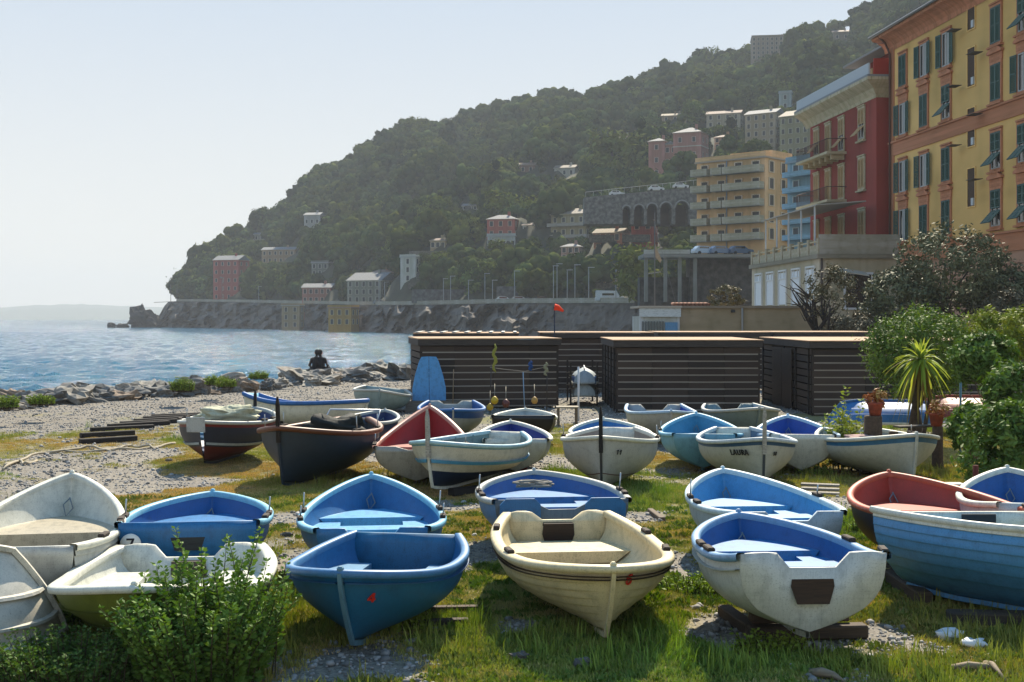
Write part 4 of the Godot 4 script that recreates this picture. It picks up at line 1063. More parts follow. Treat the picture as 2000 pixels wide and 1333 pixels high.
	mi("lid", lathe([[0.0, 0.34], [0.24, 0.34], [0.25, 0.355], [0.24, 0.375], [0.0, 0.38]], 24), plain(Color(0.66, 0.65, 0.62)), dr)
	tag(mi("rusty_post", tube([XD(1907, 15.4, 0.0), XD(1906, 15.4, 0.62)], 0.035, 8), plain(Color(0.36, 0.15, 0.10), 0.9)), "rusty red pipe post standing behind the drum", "post")
	tag(mi("blue_pole", tube([XD(1876, 21.5, 0.0), P(1877, 725, 21.5)], 0.02, 6), plain(Color(0.36, 0.50, 0.56))), "thin blue grey pole standing in the shrubs", "pole")
	# loads inside boats
	var cb := mi("canvas_bundle", lump(61, Vector3(0.86, 0.25, 0.5), 0.42, 20), mat("canvas", Color(0.70, 0.70, 0.62), 0.9, "wear", 0.9, "stone_n"))
	cb.position = G(444, 814, 0.80) + Vector3(0, 0.02, -0.1); cb.rotation.y = 0.25
	tag(cb, "bundle of folded off white canvas on the navy double ender", "bundle")
	var tp := mi("net_heap", lump(62, Vector3(0.75, 0.34, 0.55), 0.5, 14), mat("tarp", Color(0.07, 0.12, 0.11), 0.8, "stone", 2.0, "stone_n"))
	tp.position = G(655, 832, 0.74) ; tp.position.y = 0.70
	tag(tp, "dark green net heaped in the big navy boat", "net")
	for q in [["coil of grey rope on the bow of the blue dinghy", 1042, 952, 0.60, Color(0.52, 0.50, 0.46)], ["dark rope lying on the weathered white dinghy's bow seat", 122, 957, 0.62, Color(0.12, 0.11, 0.10)]]:
		var pts := []
		var c := G(q[1], q[2], q[3])
		for k in 46:
			var a := k * 0.62
			var r := 0.10 + 0.05 * sin(k * 1.3) + 0.03 * sin(k * 2.9)
			pts.append(c + Vector3(cos(a) * r * 1.3, 0.012 + 0.012 * sin(k * 0.9) + 0.0012 * k, sin(a) * r))
		tag(mi("rope_coil", tube(pts, 0.013, 5), plain(q[4], 0.95)), q[0], "rope")
	var tw := mi("cloth", lump(63, Vector3(0.5, 0.10, 0.35), 0.5, 10), plain(Color(0.60, 0.50, 0.48), 0.95))
	tw.position = G(1690, 857, 0.56); tag(tw, "crumpled pinkish cloth in the white boat with turquoise band", "cloth")
	var ty := thing("tyre", "old black tyre leaning against the long white boat", "tyre", G(568, 832, 0.2))
	var tr := []
	for k in 21:
		var a := TAU * k / 20.0
		tr.append(Vector3(cos(a) * 0.2, sin(a) * 0.2, 0))
	mi("tread", tube(tr, 0.07, 8), plain(Color(0.05, 0.05, 0.05), 0.9), ty)

# ---------------------------------------------------------------- headland
var t_base := [[200, 585], [300, 560], [350, 552], [450, 500], [550, 450], [650, 400], [800, 331], [1000, 280], [1250, 230], [1500, 205], [1750, 185], [2100, 175], [2800, 170]]
var t_ridge := [[200, 590], [345, 575], [400, 600], [500, 630], [600, 660], [800, 710], [1000, 700], [1250, 680], [1500, 640], [1800, 560], [2100, 520], [2800, 500]]
# skyline of the bare slope, photo rows
var t_sky := [[200, 600], [345, 592], [366, 575], [410, 520], [480, 474], [560, 440], [582, 418], [606, 372], [680, 338], [800, 268], [900, 260], [1000, 232], [1090, 212], [1140, 206], [1250, 180], [1400, 140], [1480, 126], [1560, 104], [1700, 54], [1780, 22], [1900, -40], [2100, -110], [2800, -200]]
var t_road := [[200, 5.0], [300, 9.4], [350, 9.8], [450, 8.8], [550, 7.8], [700, 6.4], [800, 5.9], [1000, 5.8], [1250, 5.2], [1500, 5.0], [2800, 5.0]]
func tab(t: Array, u: float) -> float:
	if u <= t[0][0]: return t[0][1]
	for i in t.size() - 1:
		if u <= t[i + 1][0]:
			return lerpf(t[i][1], t[i + 1][1], (u - t[i][0]) / (t[i + 1][0] - t[i][0]))
	return t[-1][1]
func hill_y(u: float, d: float) -> float:
	var b := tab(t_base, u) + 14.0; var r := maxf(tab(t_ridge, u), b + 6.0)
	var t := (d - b) / maxf(r - b, 1.0)
	var road := tab(t_road, u)
	var top := EYE + (HZ - tab(t_sky, u)) / F * r
	var x := (u - 1000.0) / F * d
	if t <= 0.0: return road
	if t > 1.0: return top - (t - 1.0) * (top - road) * 0.8
	var f := smoothstep(0.0, 0.06, t) * smoothstep(0.0, 0.2, 1.02 - t)
	var n := 14.0 * noise2.get_noise_2d(x * 0.9, d * 0.7) + 3.0 * noise2.get_noise_2d(x * 4.0, d * 3.0 + 300.0)
	return maxf(road + 0.12 * (d - b), road + (top - road) * lerpf(t, pow(t, 1.25), 0.5) + n * f * clampf((top - road) / 60.0, 0.1, 1.2))
func hill_hit(u: float, v: float) -> Vector3:
	var d := tab(t_base, u)
	var r := tab(t_ridge, u)
	while d < r:
		if hill_y(u, d) >= EYE - (v - HZ) / F * d: break
		d += 2.0
	return P(u, v, d)
func build_hill():
	var st := SurfaceTool.new(); st.begin(Mesh.PRIMITIVE_TRIANGLES); st.set_smooth_group(0)
	var us := spaced([[346.0, 2800.0, 12.0]])
	var nt := 66
	for u in us:
		var b := tab(t_base, u) + 13.0; var r := maxf(tab(t_ridge, u), b + 7.0)
		for i in nt + 1:
			var t := float(i) / nt * 1.25
			var d := b + (r - b) * t
			var x: float = (u - 1000.0) / F * d
			var k := clampf(0.5 + 1.2 * noise2.get_noise_2d(x * 2.0, d * 2.0), 0, 1)
			st.set_color(Color(0.035, 0.045, 0.018).lerp(Color(0.075, 0.075, 0.035), k))
			st.add_vertex(Vector3(x, hill_y(u, d), -d))
	for i in us.size() - 1:
		for j in nt:
			var a := i * (nt + 1) + j
			for q in [a, a + nt + 2, a + nt + 1, a, a + 1, a + nt + 2]: st.add_index(q)
	st.generate_normals()
	var h := mi("hill", st.commit(), vcol_mat("hill", 0.95, "stone", 0.03))
	h.set_meta("kind", "structure")
	# rock cliff and sea wall below the coast road
	st = SurfaceTool.new(); st.begin(Mesh.PRIMITIVE_TRIANGLES); st.set_smooth_group(-1)
	us = spaced([[300.0, 1800.0, 7.0]])
	var nv := 12
	var rows := []
	for u in us:
		var b := tab(t_base, u)
		var road := tab(t_road, u)
		var row := []
		for j in nv + 1:
			var t := float(j) / nv
			var y := lerpf(SEA - 1.0, road, t)
			var wallish := smoothstep(1000.0, 1080.0, u)
			var rough := (1.0 - wallish * 0.75) * (1.0 - smoothstep(0.88, 1.0, t))
			var x0: float = (u - 1000.0) / F * b
			var d := b - (1.0 - t) * 9.0 * (1.0 - 0.6 * wallish) + rough * (15.0 * noise2.get_noise_3d(x0 * 6.0, y * 9.0, b * 3.0) + 8.0 * noise2.get_noise_3d(x0 * 22.0, y * 20.0, 5.0))
			if u < 330: y = lerpf(SEA - 1.0, road * smoothstep(296.0, 330.0, u), t)
			row.append(Vector3((u - 1000.0) / F * d, y + rough * 1.2 * noise2.get_noise_2d(x0 * 20.0, t * 60.0), -d))
		rows.append(row)
	add_grid(st, rows)
	st.generate_normals()
	var c := mi("cliff", st.commit(), mat("cliff", Color(0.44, 0.41, 0.38), 0.95, "stone", 0.045, "stone_n", true))
	c.set_meta("kind", "structure")
	# coast road shelf on top of the cliff
	rows = []
	for u in spaced([[300.0, 1800.0, 20.0]]):
		var b := tab(t_base, u)
		rows.append([Vector3((u - 1000.0) / F * (b - 0.6), tab(t_road, u) + 0.05, -(b - 0.6)), Vector3((u - 1000.0) / F * (b + 16.0), tab(t_road, u) + 0.05, -(b + 16.0))])
	var rd := mi("road", grid_mesh(rows), mat("road", Color(0.26, 0.26, 0.26), 1.0))
	mcache.road.metallic_specular = 0.1
	rd.set_meta("kind", "structure")
	# parapet, one length after another
	var pm := wall_mat(Color(0.62, 0.59, 0.54))
	var us2 := spaced([[345.0, 1260.0, 30.5]])
	var par := thing("parapet", "long pale parapet along the coast road above the cliff", "wall", Vector3.ZERO)
	for i in us2.size() - 1:
		var a := XD(us2[i], tab(t_base, us2[i]) - 0.4, tab(t_road, us2[i]) + 0.45)
		var b2 := XD(us2[i + 1], tab(t_base, us2[i + 1]) - 0.4, tab(t_road, us2[i + 1]) + 0.45)
		var z := (b2 - a).normalized(); var x := Vector3.UP.cross(z).normalized()
		var o := mi("wall_length", unit_box, pm, par)
		o.transform = Transform3D(Basis(x, z.cross(x), z) * Basis.from_scale(Vector3(0.5, 1.0, a.distance_to(b2))), (a + b2) * 0.5)
	# far blue coast
	var far := []
	for u in spaced([[-1400.0, 430.0, 15.0]]):
		var d := 3200.0
		var hgt := 10.0 + maxf(0.0, (622.0 - 599.0 + 10.0 * sin(u * 0.011 + 1.2) * 0.6 + 3.0 * noise2.get_noise_1d(u * 1.3))) / F * d * (0.45 + 0.55 * smoothstep(-100.0, 230.0, u)) * smoothstep(430.0, 330.0, u)
		far.append([XD(u, d, SEA - 5), XD(u, d + 350, hgt * 0.7), XD(u, d + 900, hgt * 1.2), XD(u, d + 1500, -10)])
	var fh := mi("hills", grid_mesh(far), plain(Color(0.30, 0.36, 0.34), 0.95))
	fh.set_meta("kind", "structure")

# ---------------------------------------------------------------- foliage helpers
func leaf_cloud(sd: int, n: int, size: Vector3, leaf: float, clumps: int, cr: float, c0: Color, c1: Color, shell := 0.55) -> ArrayMesh:
	var rng := RandomNumberGenerator.new(); rng.seed = sd
	var cs := []
	for i in clumps:
		var d := Vector3(rng.randfn(), rng.randfn(), rng.randfn()).normalized()
		cs.append([d * size * lerpf(shell, 1.0, pow(rng.randf(), 0.6)) * rng.randf_range(0.85, 1.08), rng.randf()])
	var st := SurfaceTool.new(); st.begin(Mesh.PRIMITIVE_TRIANGLES)
	for i in n:
		var c: Array = cs[i % clumps]
		var off := Vector3(rng.randfn(), rng.randfn() * 0.8, rng.randfn()) * cr * 0.62
		var p: Vector3 = c[0] + off
		var nrm := (p.normalized() * 0.7 + Vector3(rng.randfn(), rng.randfn() + 0.5, rng.randfn()) * 0.6).normalized()
		var t := nrm.cross(Vector3(rng.randfn(), rng.randfn(), rng.randfn())).normalized()
		var b := nrm.cross(t)
		var l := leaf * rng.randf_range(0.6, 1.25)
		st.set_color(c0.lerp(c1, clampf(c[1] * 0.7 + rng.randf() * 0.4, 0, 1)))
		var q := [p - t * l, p - b * l * 0.38, p + t * l, p + b * l * 0.38]
		for k in [0, 1, 2, 0, 2, 3]: st.add_vertex(q[k])
	st.generate_normals()
	return st.commit()
func puff_crown(sd: int, n: int, size: Vector3, r0: float, leaves: int, leaf: float, c0: Color, c1: Color) -> ArrayMesh:
	# clumps of foliage: uneven small masses spread through the crown, with leafy sprays standing off them
	var rng := RandomNumberGenerator.new(); rng.seed = sd
	var nz := fnl(sd, 0.9, 2)
	var st := SurfaceTool.new(); st.begin(Mesh.PRIMITIVE_TRIANGLES); st.set_smooth_group(0)
	var cs := []
	for i in n:
		var d := Vector3(rng.randfn(), rng.randfn() + 0.25, rng.randfn()).normalized()
		var c := d * size * lerpf(0.3, 0.85, pow(rng.randf(), 0.5))
		var r := r0 * rng.randf_range(0.6, 1.15)
		cs.append([c, r])
		st.set_color(c0.lerp(c1, rng.randf()))
		var rows := []
		for a in 7:
			var th := PI * a / 6.0
			var ring := []
			for b in 9:
				var ph := TAU * b / 9.0
				var e := Vector3(sin(th) * cos(ph), cos(th) * 0.85, sin(th) * sin(ph))
				ring.append(c + e * r * (1.0 + 0.5 * nz.get_noise_3dv((c + e * r) * 1.5)))
			rows.append(ring)
		add_grid(st, rows, true, true)
	for i in leaves:
		var c: Array = cs[i % n]
		var e := Vector3(rng.randfn(), rng.randfn(), rng.randfn()).normalized()
		var p: Vector3 = c[0] + e * c[1] * rng.randf_range(0.85, 1.25)
		var t := e.cross(Vector3(rng.randfn(), rng.randfn(), rng.randfn())).normalized()
		var b := (e + Vector3(rng.randfn(), rng.randfn(), rng.randfn()) * 0.5).cross(t).normalized()
		var l := leaf * rng.randf_range(0.6, 1.3)
		st.set_color(c0.lerp(c1, rng.randf()))
		var q := [p - t * l, p - b * l * 0.5, p + t * l, p + b * l * 0.5]
		for k in [0, 1, 2, 0, 2, 3]: st.add_vertex(q[k])
	st.generate_normals()
	return st.commit()
func branchy(sd: int, h: float, spread: float, r0: float, n: int, lean := Vector3.ZERO) -> ArrayMesh:
	var rng := RandomNumberGenerator.new(); rng.seed = sd
	var st := SurfaceTool.new(); st.begin(Mesh.PRIMITIVE_TRIANGLES); st.set_smooth_group(0)
	var fork := Vector3(0, h * 0.4, 0) + lean * 0.3
	add_tube(st, [Vector3(0, -0.1, 0), fork * 0.5 + Vector3(0.03, 0, 0.02) * h, fork], [r0 * 1.2, r0, r0 * 0.85], 7)
	for i in n:
		var a := TAU * (i + rng.randf() * 0.6) / n
		var s := spread * rng.randf_range(0.5, 1.0)
		var tip := fork + Vector3(cos(a) * s, h * rng.randf_range(0.25, 0.62), sin(a) * s) + lean
		var mid := fork.lerp(tip, 0.45) + Vector3(rng.randfn(), rng.randfn() * 0.7, rng.randfn()) * 0.11 * h
		add_tube(st, [fork, mid, tip], [r0 * 0.6, r0 * 0.38, r0 * 0.1], 6)
		for k in 3:
			var e := mid.lerp(tip, rng.randf()) + Vector3(rng.randfn(), rng.randf(), rng.randfn()) * 0.14 * h
			add_tube(st, [mid, mid.lerp(e, 0.5) + Vector3(rng.randfn(), rng.randfn(), rng.randfn()) * 0.03 * h, e], [r0 * 0.26, r0 * 0.17, r0 * 0.05], 5)
	st.generate_normals()
	return st.commit()

var house_rects := []   # [u0, u1, v0, v1, d]
func build_hill_trees():
	var rng := RandomNumberGenerator.new(); rng.seed = 99
	var lm := leaf_mat("far", Color.WHITE, 0.7)
	var kinds := []
	for k in 5:
		kinds.append(puff_crown(300 + k, 26, Vector3(2.5, 2.2, 2.5), 0.95, 420, 0.26, Color(0.030, 0.042, 0.014), Color(0.068, 0.082, 0.026)))
	var pine := puff_crown(320, 24, Vector3(3.2, 0.8, 3.2), 0.8, 420, 0.25, Color(0.034, 0.046, 0.018), Color(0.065, 0.082, 0.030))
	kinds.append(pine)
	kinds.append(puff_crown(321, 16, Vector3(0.75, 3.4, 0.75), 0.62, 360, 0.24, Color(0.018, 0.026, 0.010), Color(0.035, 0.045, 0.016)))
	kinds.append(leaf_cloud(322, 900, Vector3(2.4, 2.2, 2.4), 0.40, 34, 0.7, Color(0.055, 0.075, 0.018), Color(0.12, 0.14, 0.035), 0.3))
	var xf := [[], [], [], [], [], [], [], []]
	var cols := [[], [], [], [], [], [], [], []]
	var singles := []
	var n_try := 15000
	for i in n_try:
		var u := rng.randf_range(356.0, 2300.0)
		if u > 1830 and rng.randf() < 0.6: continue
		var b := tab(t_base, u) + 17.0; var r := tab(t_ridge, u)
		var t := pow(rng.randf(), 0.75)
		var d := b + (r - b) * t
		var y := hill_y(u, d)
		var s := rng.randf_range(0.8, 1.9) * (0.9 + 0.25 * t)
		if rng.randf() < 0.2: s *= 0.6
		if noise2.get_noise_2d(u * 2.0, d * 2.0) > 0.12: s *= 1.35
		var v := HZ - (y - EYE) * F / d
		var vt := HZ - (y + 4.6 * s - EYE) * F / d
		var hw := 2.6 * s * F / d
		var bad := false
		for q in house_rects:
			if u + hw * 0.75 > q[0] and u - hw * 0.75 < q[1] and d < q[4] + 8.0 and d > q[4] - 90.0:
				if vt < q[3] - (q[3] - q[2]) * 0.2 and v > q[2]: bad = true; break
			if Vector2((u - (q[0] + q[1]) * 0.5) * d / F, d - q[4] - 5.0).length() < (q[1] - q[0]) * 0.42 * d / F + 1.5: bad = true; break
		if bad: continue
		var kk := rng.randi() % 6
		if rng.randf() < 0.05: kk = 6
		if noise2.get_noise_2d(u * 5.0, d * 5.0 + 800.0) > 0.18 and rng.randf() < 0.6: kk = 7
		var x := (u - 1000.0) / F * d
		var tr := Transform3D(Basis(Vector3.UP, rng.randf() * TAU) * Basis.from_scale(Vector3(s, s * rng.randf_range(0.85, 1.25), s)), Vector3(x, y + 2.3 * s, -d))
		var g := rng.randf_range(0.55, 1.4)
		var warm := clampf(0.4 + noise2.get_noise_2d(x * 3.0, d * 3.0) * 1.6 + rng.randf_range(-0.2, 0.2), 0, 1)
		var col := Color(g * lerpf(0.85, 1.3, warm), g * lerpf(0.95, 1.15, warm), g * lerpf(1.0, 0.8, warm))
		if t > 0.93 and kk == 6: continue
		if t > 0.93 and singles.size() < 70 and u < 1800 and rng.randf() < 0.4:
			singles.append([kk, tr, col, y, true]); continue
		if d < 330 and singles.size() < 190 and u < 1760 and rng.randf() < 0.35:
			singles.append([kk, tr, col, y, false]); continue
		xf[kk].append(tr); cols[kk].append(col)
	for k in 8: scatter("wood", kinds[k], xf[k], cols[k], lm, ["evergreen oak wood covering the headland", "dense scrub wood between the houses on the slope", "olive and oak wood under the ridge", "mixed dark wood on the lower slope", "bushy wood along the terraces", "umbrella pines scattered through the wood", "narrow cypresses dotted through the wood", "light green spring trees in patches through the wood"][k], "wood")
	var bright := [puff_crown(341, 30, Vector3(2.4, 2.3, 2.4), 0.8, 900, 0.24, Color(0.065, 0.085, 0.02), Color(0.14, 0.155, 0.04)), leaf_cloud(342, 1500, Vector3(2.3, 2.4, 2.3), 0.34, 40, 0.6, Color(0.075, 0.095, 0.02), Color(0.17, 0.18, 0.045), 0.3)]
	var trunk := tube([Vector3(0, -3.2, 0), Vector3(0.1, -1.5, 0.05), Vector3(0, 0.6, 0)], [0.3, 0.22, 0.1], 6)
	var bark := plain(Color(0.22, 0.18, 0.15), 0.95)
	var tints := []
	for c in [Color(1, 1, 1), Color(1.5, 1.35, 0.8), Color(0.75, 0.8, 0.8), Color(1.15, 1.3, 0.9)]:
		var m: StandardMaterial3D = leaf_mat("one" + c.to_html(), Color.WHITE, 0.7)
		m.albedo_color = Color(minf(c.r, 1.0), minf(c.g, 1.0), minf(c.b, 1.0)); tints.append(m)
	# trees that stand out singly: [u, foot row, height in photo rows, shape, tint, label]
	for q in [[1195, 368, 128, 7, 1, "tall yellow green tree left of the pink villa, highest of its group"], [1240, 352, 104, 7, 1, "yellow green tree close to the pink villa's left tower"], [1158, 374, 74, 2, 0, "dark green tree at the left end of the viaduct"], [1086, 442, 88, 1, 2, "big dark tree above the cream balcony villa"], [1056, 452, 64, 0, 0, "rounded tree left of the cream balcony villa"], [998, 432, 46, 3, 3, "bushy tree just above the salmon pink house"], [926, 474, 56, 7, 3, "light green tree left of the salmon pink house"], [894, 486, 46, 4, 0, "dark tree far left of the salmon pink house"], [1012, 566, 112, 0, 2, "tall dark tree below the white pillared house"], [1062, 584, 98, 2, 0, "tall tree above the coast road, below the balcony villa"], [1122, 566, 84, 1, 0, "tree below the cream balcony villa's right corner"], [1160, 574, 86, 3, 2, "dark tree in front of the orange house"], [1246, 592, 128, 7, 1, "tall sunlit tree beside the parking deck"], [1330, 356, 72, 1, 2, "dark tree in front of the pink villa"], [1258, 362, 48, 4, 0, "small tree at the pink villa's left foot"], [1432, 318, 64, 0, 2, "round dark tree above the cream apartment block"], [1482, 330, 66, 3, 0, "round tree right above the cream apartment block"], [1568, 312, 66, 2, 2, "dark tree between the apartment block and the red house"], [976, 524, 64, 7, 1, "light green tree on the slope below the pillared house"], [936, 566, 66, 2, 0, "tree behind the retaining wall by the coast road"], [700, 524, 56, 0, 2, "dark tree above the long grey house"], [520, 586, 58, 7, 1, "light green tree beside the tall red house"], [562, 584, 54, 7, 3, "green tree between the tall red and the pink house"], [1310, 496, 50, 4, 1, "small tree on the terrace left of the apartment block"]]:
		var p := hill_hit(q[0], q[1])
		var hm: float = q[2] * -p.z / F
		var s := hm / 5.4
		var o := thing("hillside_tree", q[5], "tree", p + Vector3(0, 2.4 * s, 0), rng.randf() * TAU)
		o.scale = Vector3(s * 0.95, s, s * 0.95)
		mi("crown", bright[q[3] % 2] if q[4] % 2 == 1 else kinds[q[3]], tints[0], o)
		mi("trunk", trunk, bark, o)
	for q in singles:
		var un: float = 1000.0 + q[1].origin.x / -q[1].origin.z * F
		var zone := "near the western houses" if un < 800 else ("below the salmon pink house" if un < 1130 else ("around the viaduct" if un < 1400 else "around the upper apartment blocks"))
		var look: String = ["bushy dark", "rounded dark", "broad dark", "dense dark", "uneven dark", "umbrella shaped", "narrow upright", "light green"][q[0]]
		var o := thing("hillside_tree", look + " tree on the skyline of the headland " + ("left of its highest houses" if un < 1100 else "near the tower block") if q[4] else look + " tree on the hillside " + zone, "tree", q[1].origin, 0.0, "trees on the skyline" if q[4] else "trees among the hillside houses")
		o.transform = q[1]
		mi("crown", kinds[q[0]], tints[rng.randi() % 4], o)
		mi("trunk", trunk, bark, o)

# ---------------------------------------------------------------- buildings
func ring_mesh(w: float, h: float, t: float, dep: float) -> ArrayMesh:
	var k := "ring%.2f_%.2f_%.2f_%.2f" % [w, h, t, dep]
	if mcache.has(k): return mcache[k]
	var st := SurfaceTool.new(); st.begin(Mesh.PRIMITIVE_TRIANGLES); st.set_smooth_group(-1)
	for q in [[0.0, h * 0.5 + t * 0.5, w + 2 * t, t], [0.0, -h * 0.5 - t * 0.5, w + 2 * t, t], [-w * 0.5 - t * 0.5, 0.0, t, h], [w * 0.5 + t * 0.5, 0.0, t, h]]:
		add_bevel(st, Transform3D(Basis.IDENTITY, Vector3(q[0], q[1], 0)), Vector3(q[2], q[3], dep), 0.0)
	st.generate_normals()
	mcache[k] = st.commit()
	return mcache[k]
func far_window(o: Node, tr: Transform3D, w: float, h: float, fm: Material, pm: Material):
	var p := mi("window", unit_box, pm, o)
	p.transform = tr * Transform3D(Basis.from_scale(Vector3(w, h, 0.05)), Vector3(0, 0, 0.03))
	var f := mi("window_frame", ring_mesh(w, h, 0.14, 0.16), fm, o)
	f.transform = tr * Transform3D(Basis.IDENTITY, Vector3(0, 0, 0.08))
func roof_mesh(w: float, d: float, rise: float, kind: String, eave := 0.4) -> ArrayMesh:
	var st := SurfaceTool.new(); st.begin(Mesh.PRIMITIVE_TRIANGLES); st.set_smooth_group(-1)
	var x := w * 0.5 + eave; var z := d * 0.5 + eave
	var a := Vector3(-x, 0, z); var b := Vector3(x, 0, z); var c := Vector3(x, 0, -z); var e := Vector3(-x, 0, -z)
	var r0: Vector3; var r1: Vector3
	if w >= d:
		var k := x - z * (0.95 if kind == "hip" else 0.0)
		r0 = Vector3(-maxf(k, 0.01), rise, 0); r1 = Vector3(maxf(k, 0.01), rise, 0)
		quad(st, a, r0, r1, b); quad(st, c, r1, r0, e)
		for q in [[b, r1, c], [e, r0, a]]:
			for p in q: st.add_vertex(p)
	else:
		var k := z - x * (0.95 if kind == "hip" else 0.0)
		r0 = Vector3(0, rise, maxf(k, 0.01)); r1 = Vector3(0, rise, -maxf(k, 0.01))
		quad(st, b, r0, r1, c); quad(st, e, r1, r0, a)
		for q in [[a, r0, b], [c, r1, e]]:
			for p in q: st.add_vertex(p)
	quad(st, a, b, c, e)
	st.generate_normals()
	return st.commit()
# a block with its front (+z) centred on at; rows of windows on the front and on one side
func block(o: Node3D, at: Vector3, w: float, d: float, h: float, wc: Color, rc: Color, kind: String, rows: int, cols: int, scols: int, side := 1.0, sink := 6.0, shut := Color(0.10, 0.12, 0.12), ww := 0.95, wh := 1.35):
	var wm := wall_mat(wc)
	bx("wall", o, at + Vector3(0, (h - sink) * 0.5, -d * 0.5), Vector3(w, h + sink, d), wm)
	if kind == "flat":
		bx("roof", o, at + Vector3(0, h + 0.12, -d * 0.5), Vector3(w + 0.5, 0.24, d + 0.5), plain(rc, 0.9))
		for q in [[0.0, 0.12, w + 0.3, 0.18], [0.0, -d - 0.0, w + 0.3, 0.18]]:
			bx("roof_parapet", o, at + Vector3(q[0], h + 0.55, q[1]), Vector3(q[2], 0.6, q[3]), wm)
	else:
		mi("roof", roof_mesh(w, d, minf(w, d) * 0.24, kind), mat("roof" + rc.to_html(), rc, 0.8, "stone", 0.3), o).position = at + Vector3(0, h + 0.01, -d * 0.5)
		bx("chimney", o, at + Vector3(w * 0.22, h + minf(w, d) * 0.24 + 0.2, -d * 0.45), Vector3(0.7, 1.4, 0.7), wm)
		bx("eave", o, at + Vector3(0, h - 0.12, -d * 0.5), Vector3(w + 0.5, 0.2, d + 0.5), wall_mat(wc.lerp(Color(0.8, 0.78, 0.72), 0.5)))
	var pm := plain(shut, 0.5); var fm := wall_mat(wc.lerp(Color(0.82, 0.8, 0.76), 0.55))
	var fh := h / rows
	for r in rows:
		var y := fh * (r + 0.52)
		for c in cols:
			far_window(o, Transform3D(Basis.IDENTITY, at + Vector3(w * ((c + 0.5) / cols - 0.5), y, 0)), ww, minf(wh, fh * 0.6), fm, pm)
		for c in scols:
			far_window(o, Transform3D(Basis(Vector3.UP, side * PI * 0.5), at + Vector3(side * w * 0.5, y, -d * ((c + 0.5) / scols))), ww, minf(wh, fh * 0.6), fm, pm)
func lot(label: String, u0: float, u1: float, v0: float, v1: float, yaw: float, name := "hillside_house", dd := 0.0) -> Array:
	var uc := (u0 + u1) * 0.5
	var p := hill_hit(uc, v1) if dd == 0.0 else P(uc, v1, dd)
	if dd == 0.0 and -p.z < tab(t_base, uc) + 11.0:
		p = XD(uc, tab(t_base, uc) + 11.0, tab(t_road, uc) + 0.05)
	var d := -p.z
	house_rects.append([u0, u1, v0, v1, d])
	var o := thing(name, label, "house", p, deg_to_rad(yaw))
	return [o, (u1 - u0) * d / F, (v1 - v0) * d / F]
func house(label: String, u0: float, u1: float, v0: float, v1: float, yaw: float, wc: Color, rc: Color, kind: String, rows: int, cols: int, scols: int, deep := 0.7, dd := 0.0):
	var l := lot(label, u0, u1, v0, v1, yaw, "hillside_house", dd)
	var a := absf(deg_to_rad(yaw))
	var w: float = l[1] / (cos(a) + deep * sin(a))
	block(l[0], Vector3.ZERO, w, w * deep, l[2], wc, rc, kind, rows, cols, scols, 1.0 if yaw <= 0 else -1.0)
	return l[0]
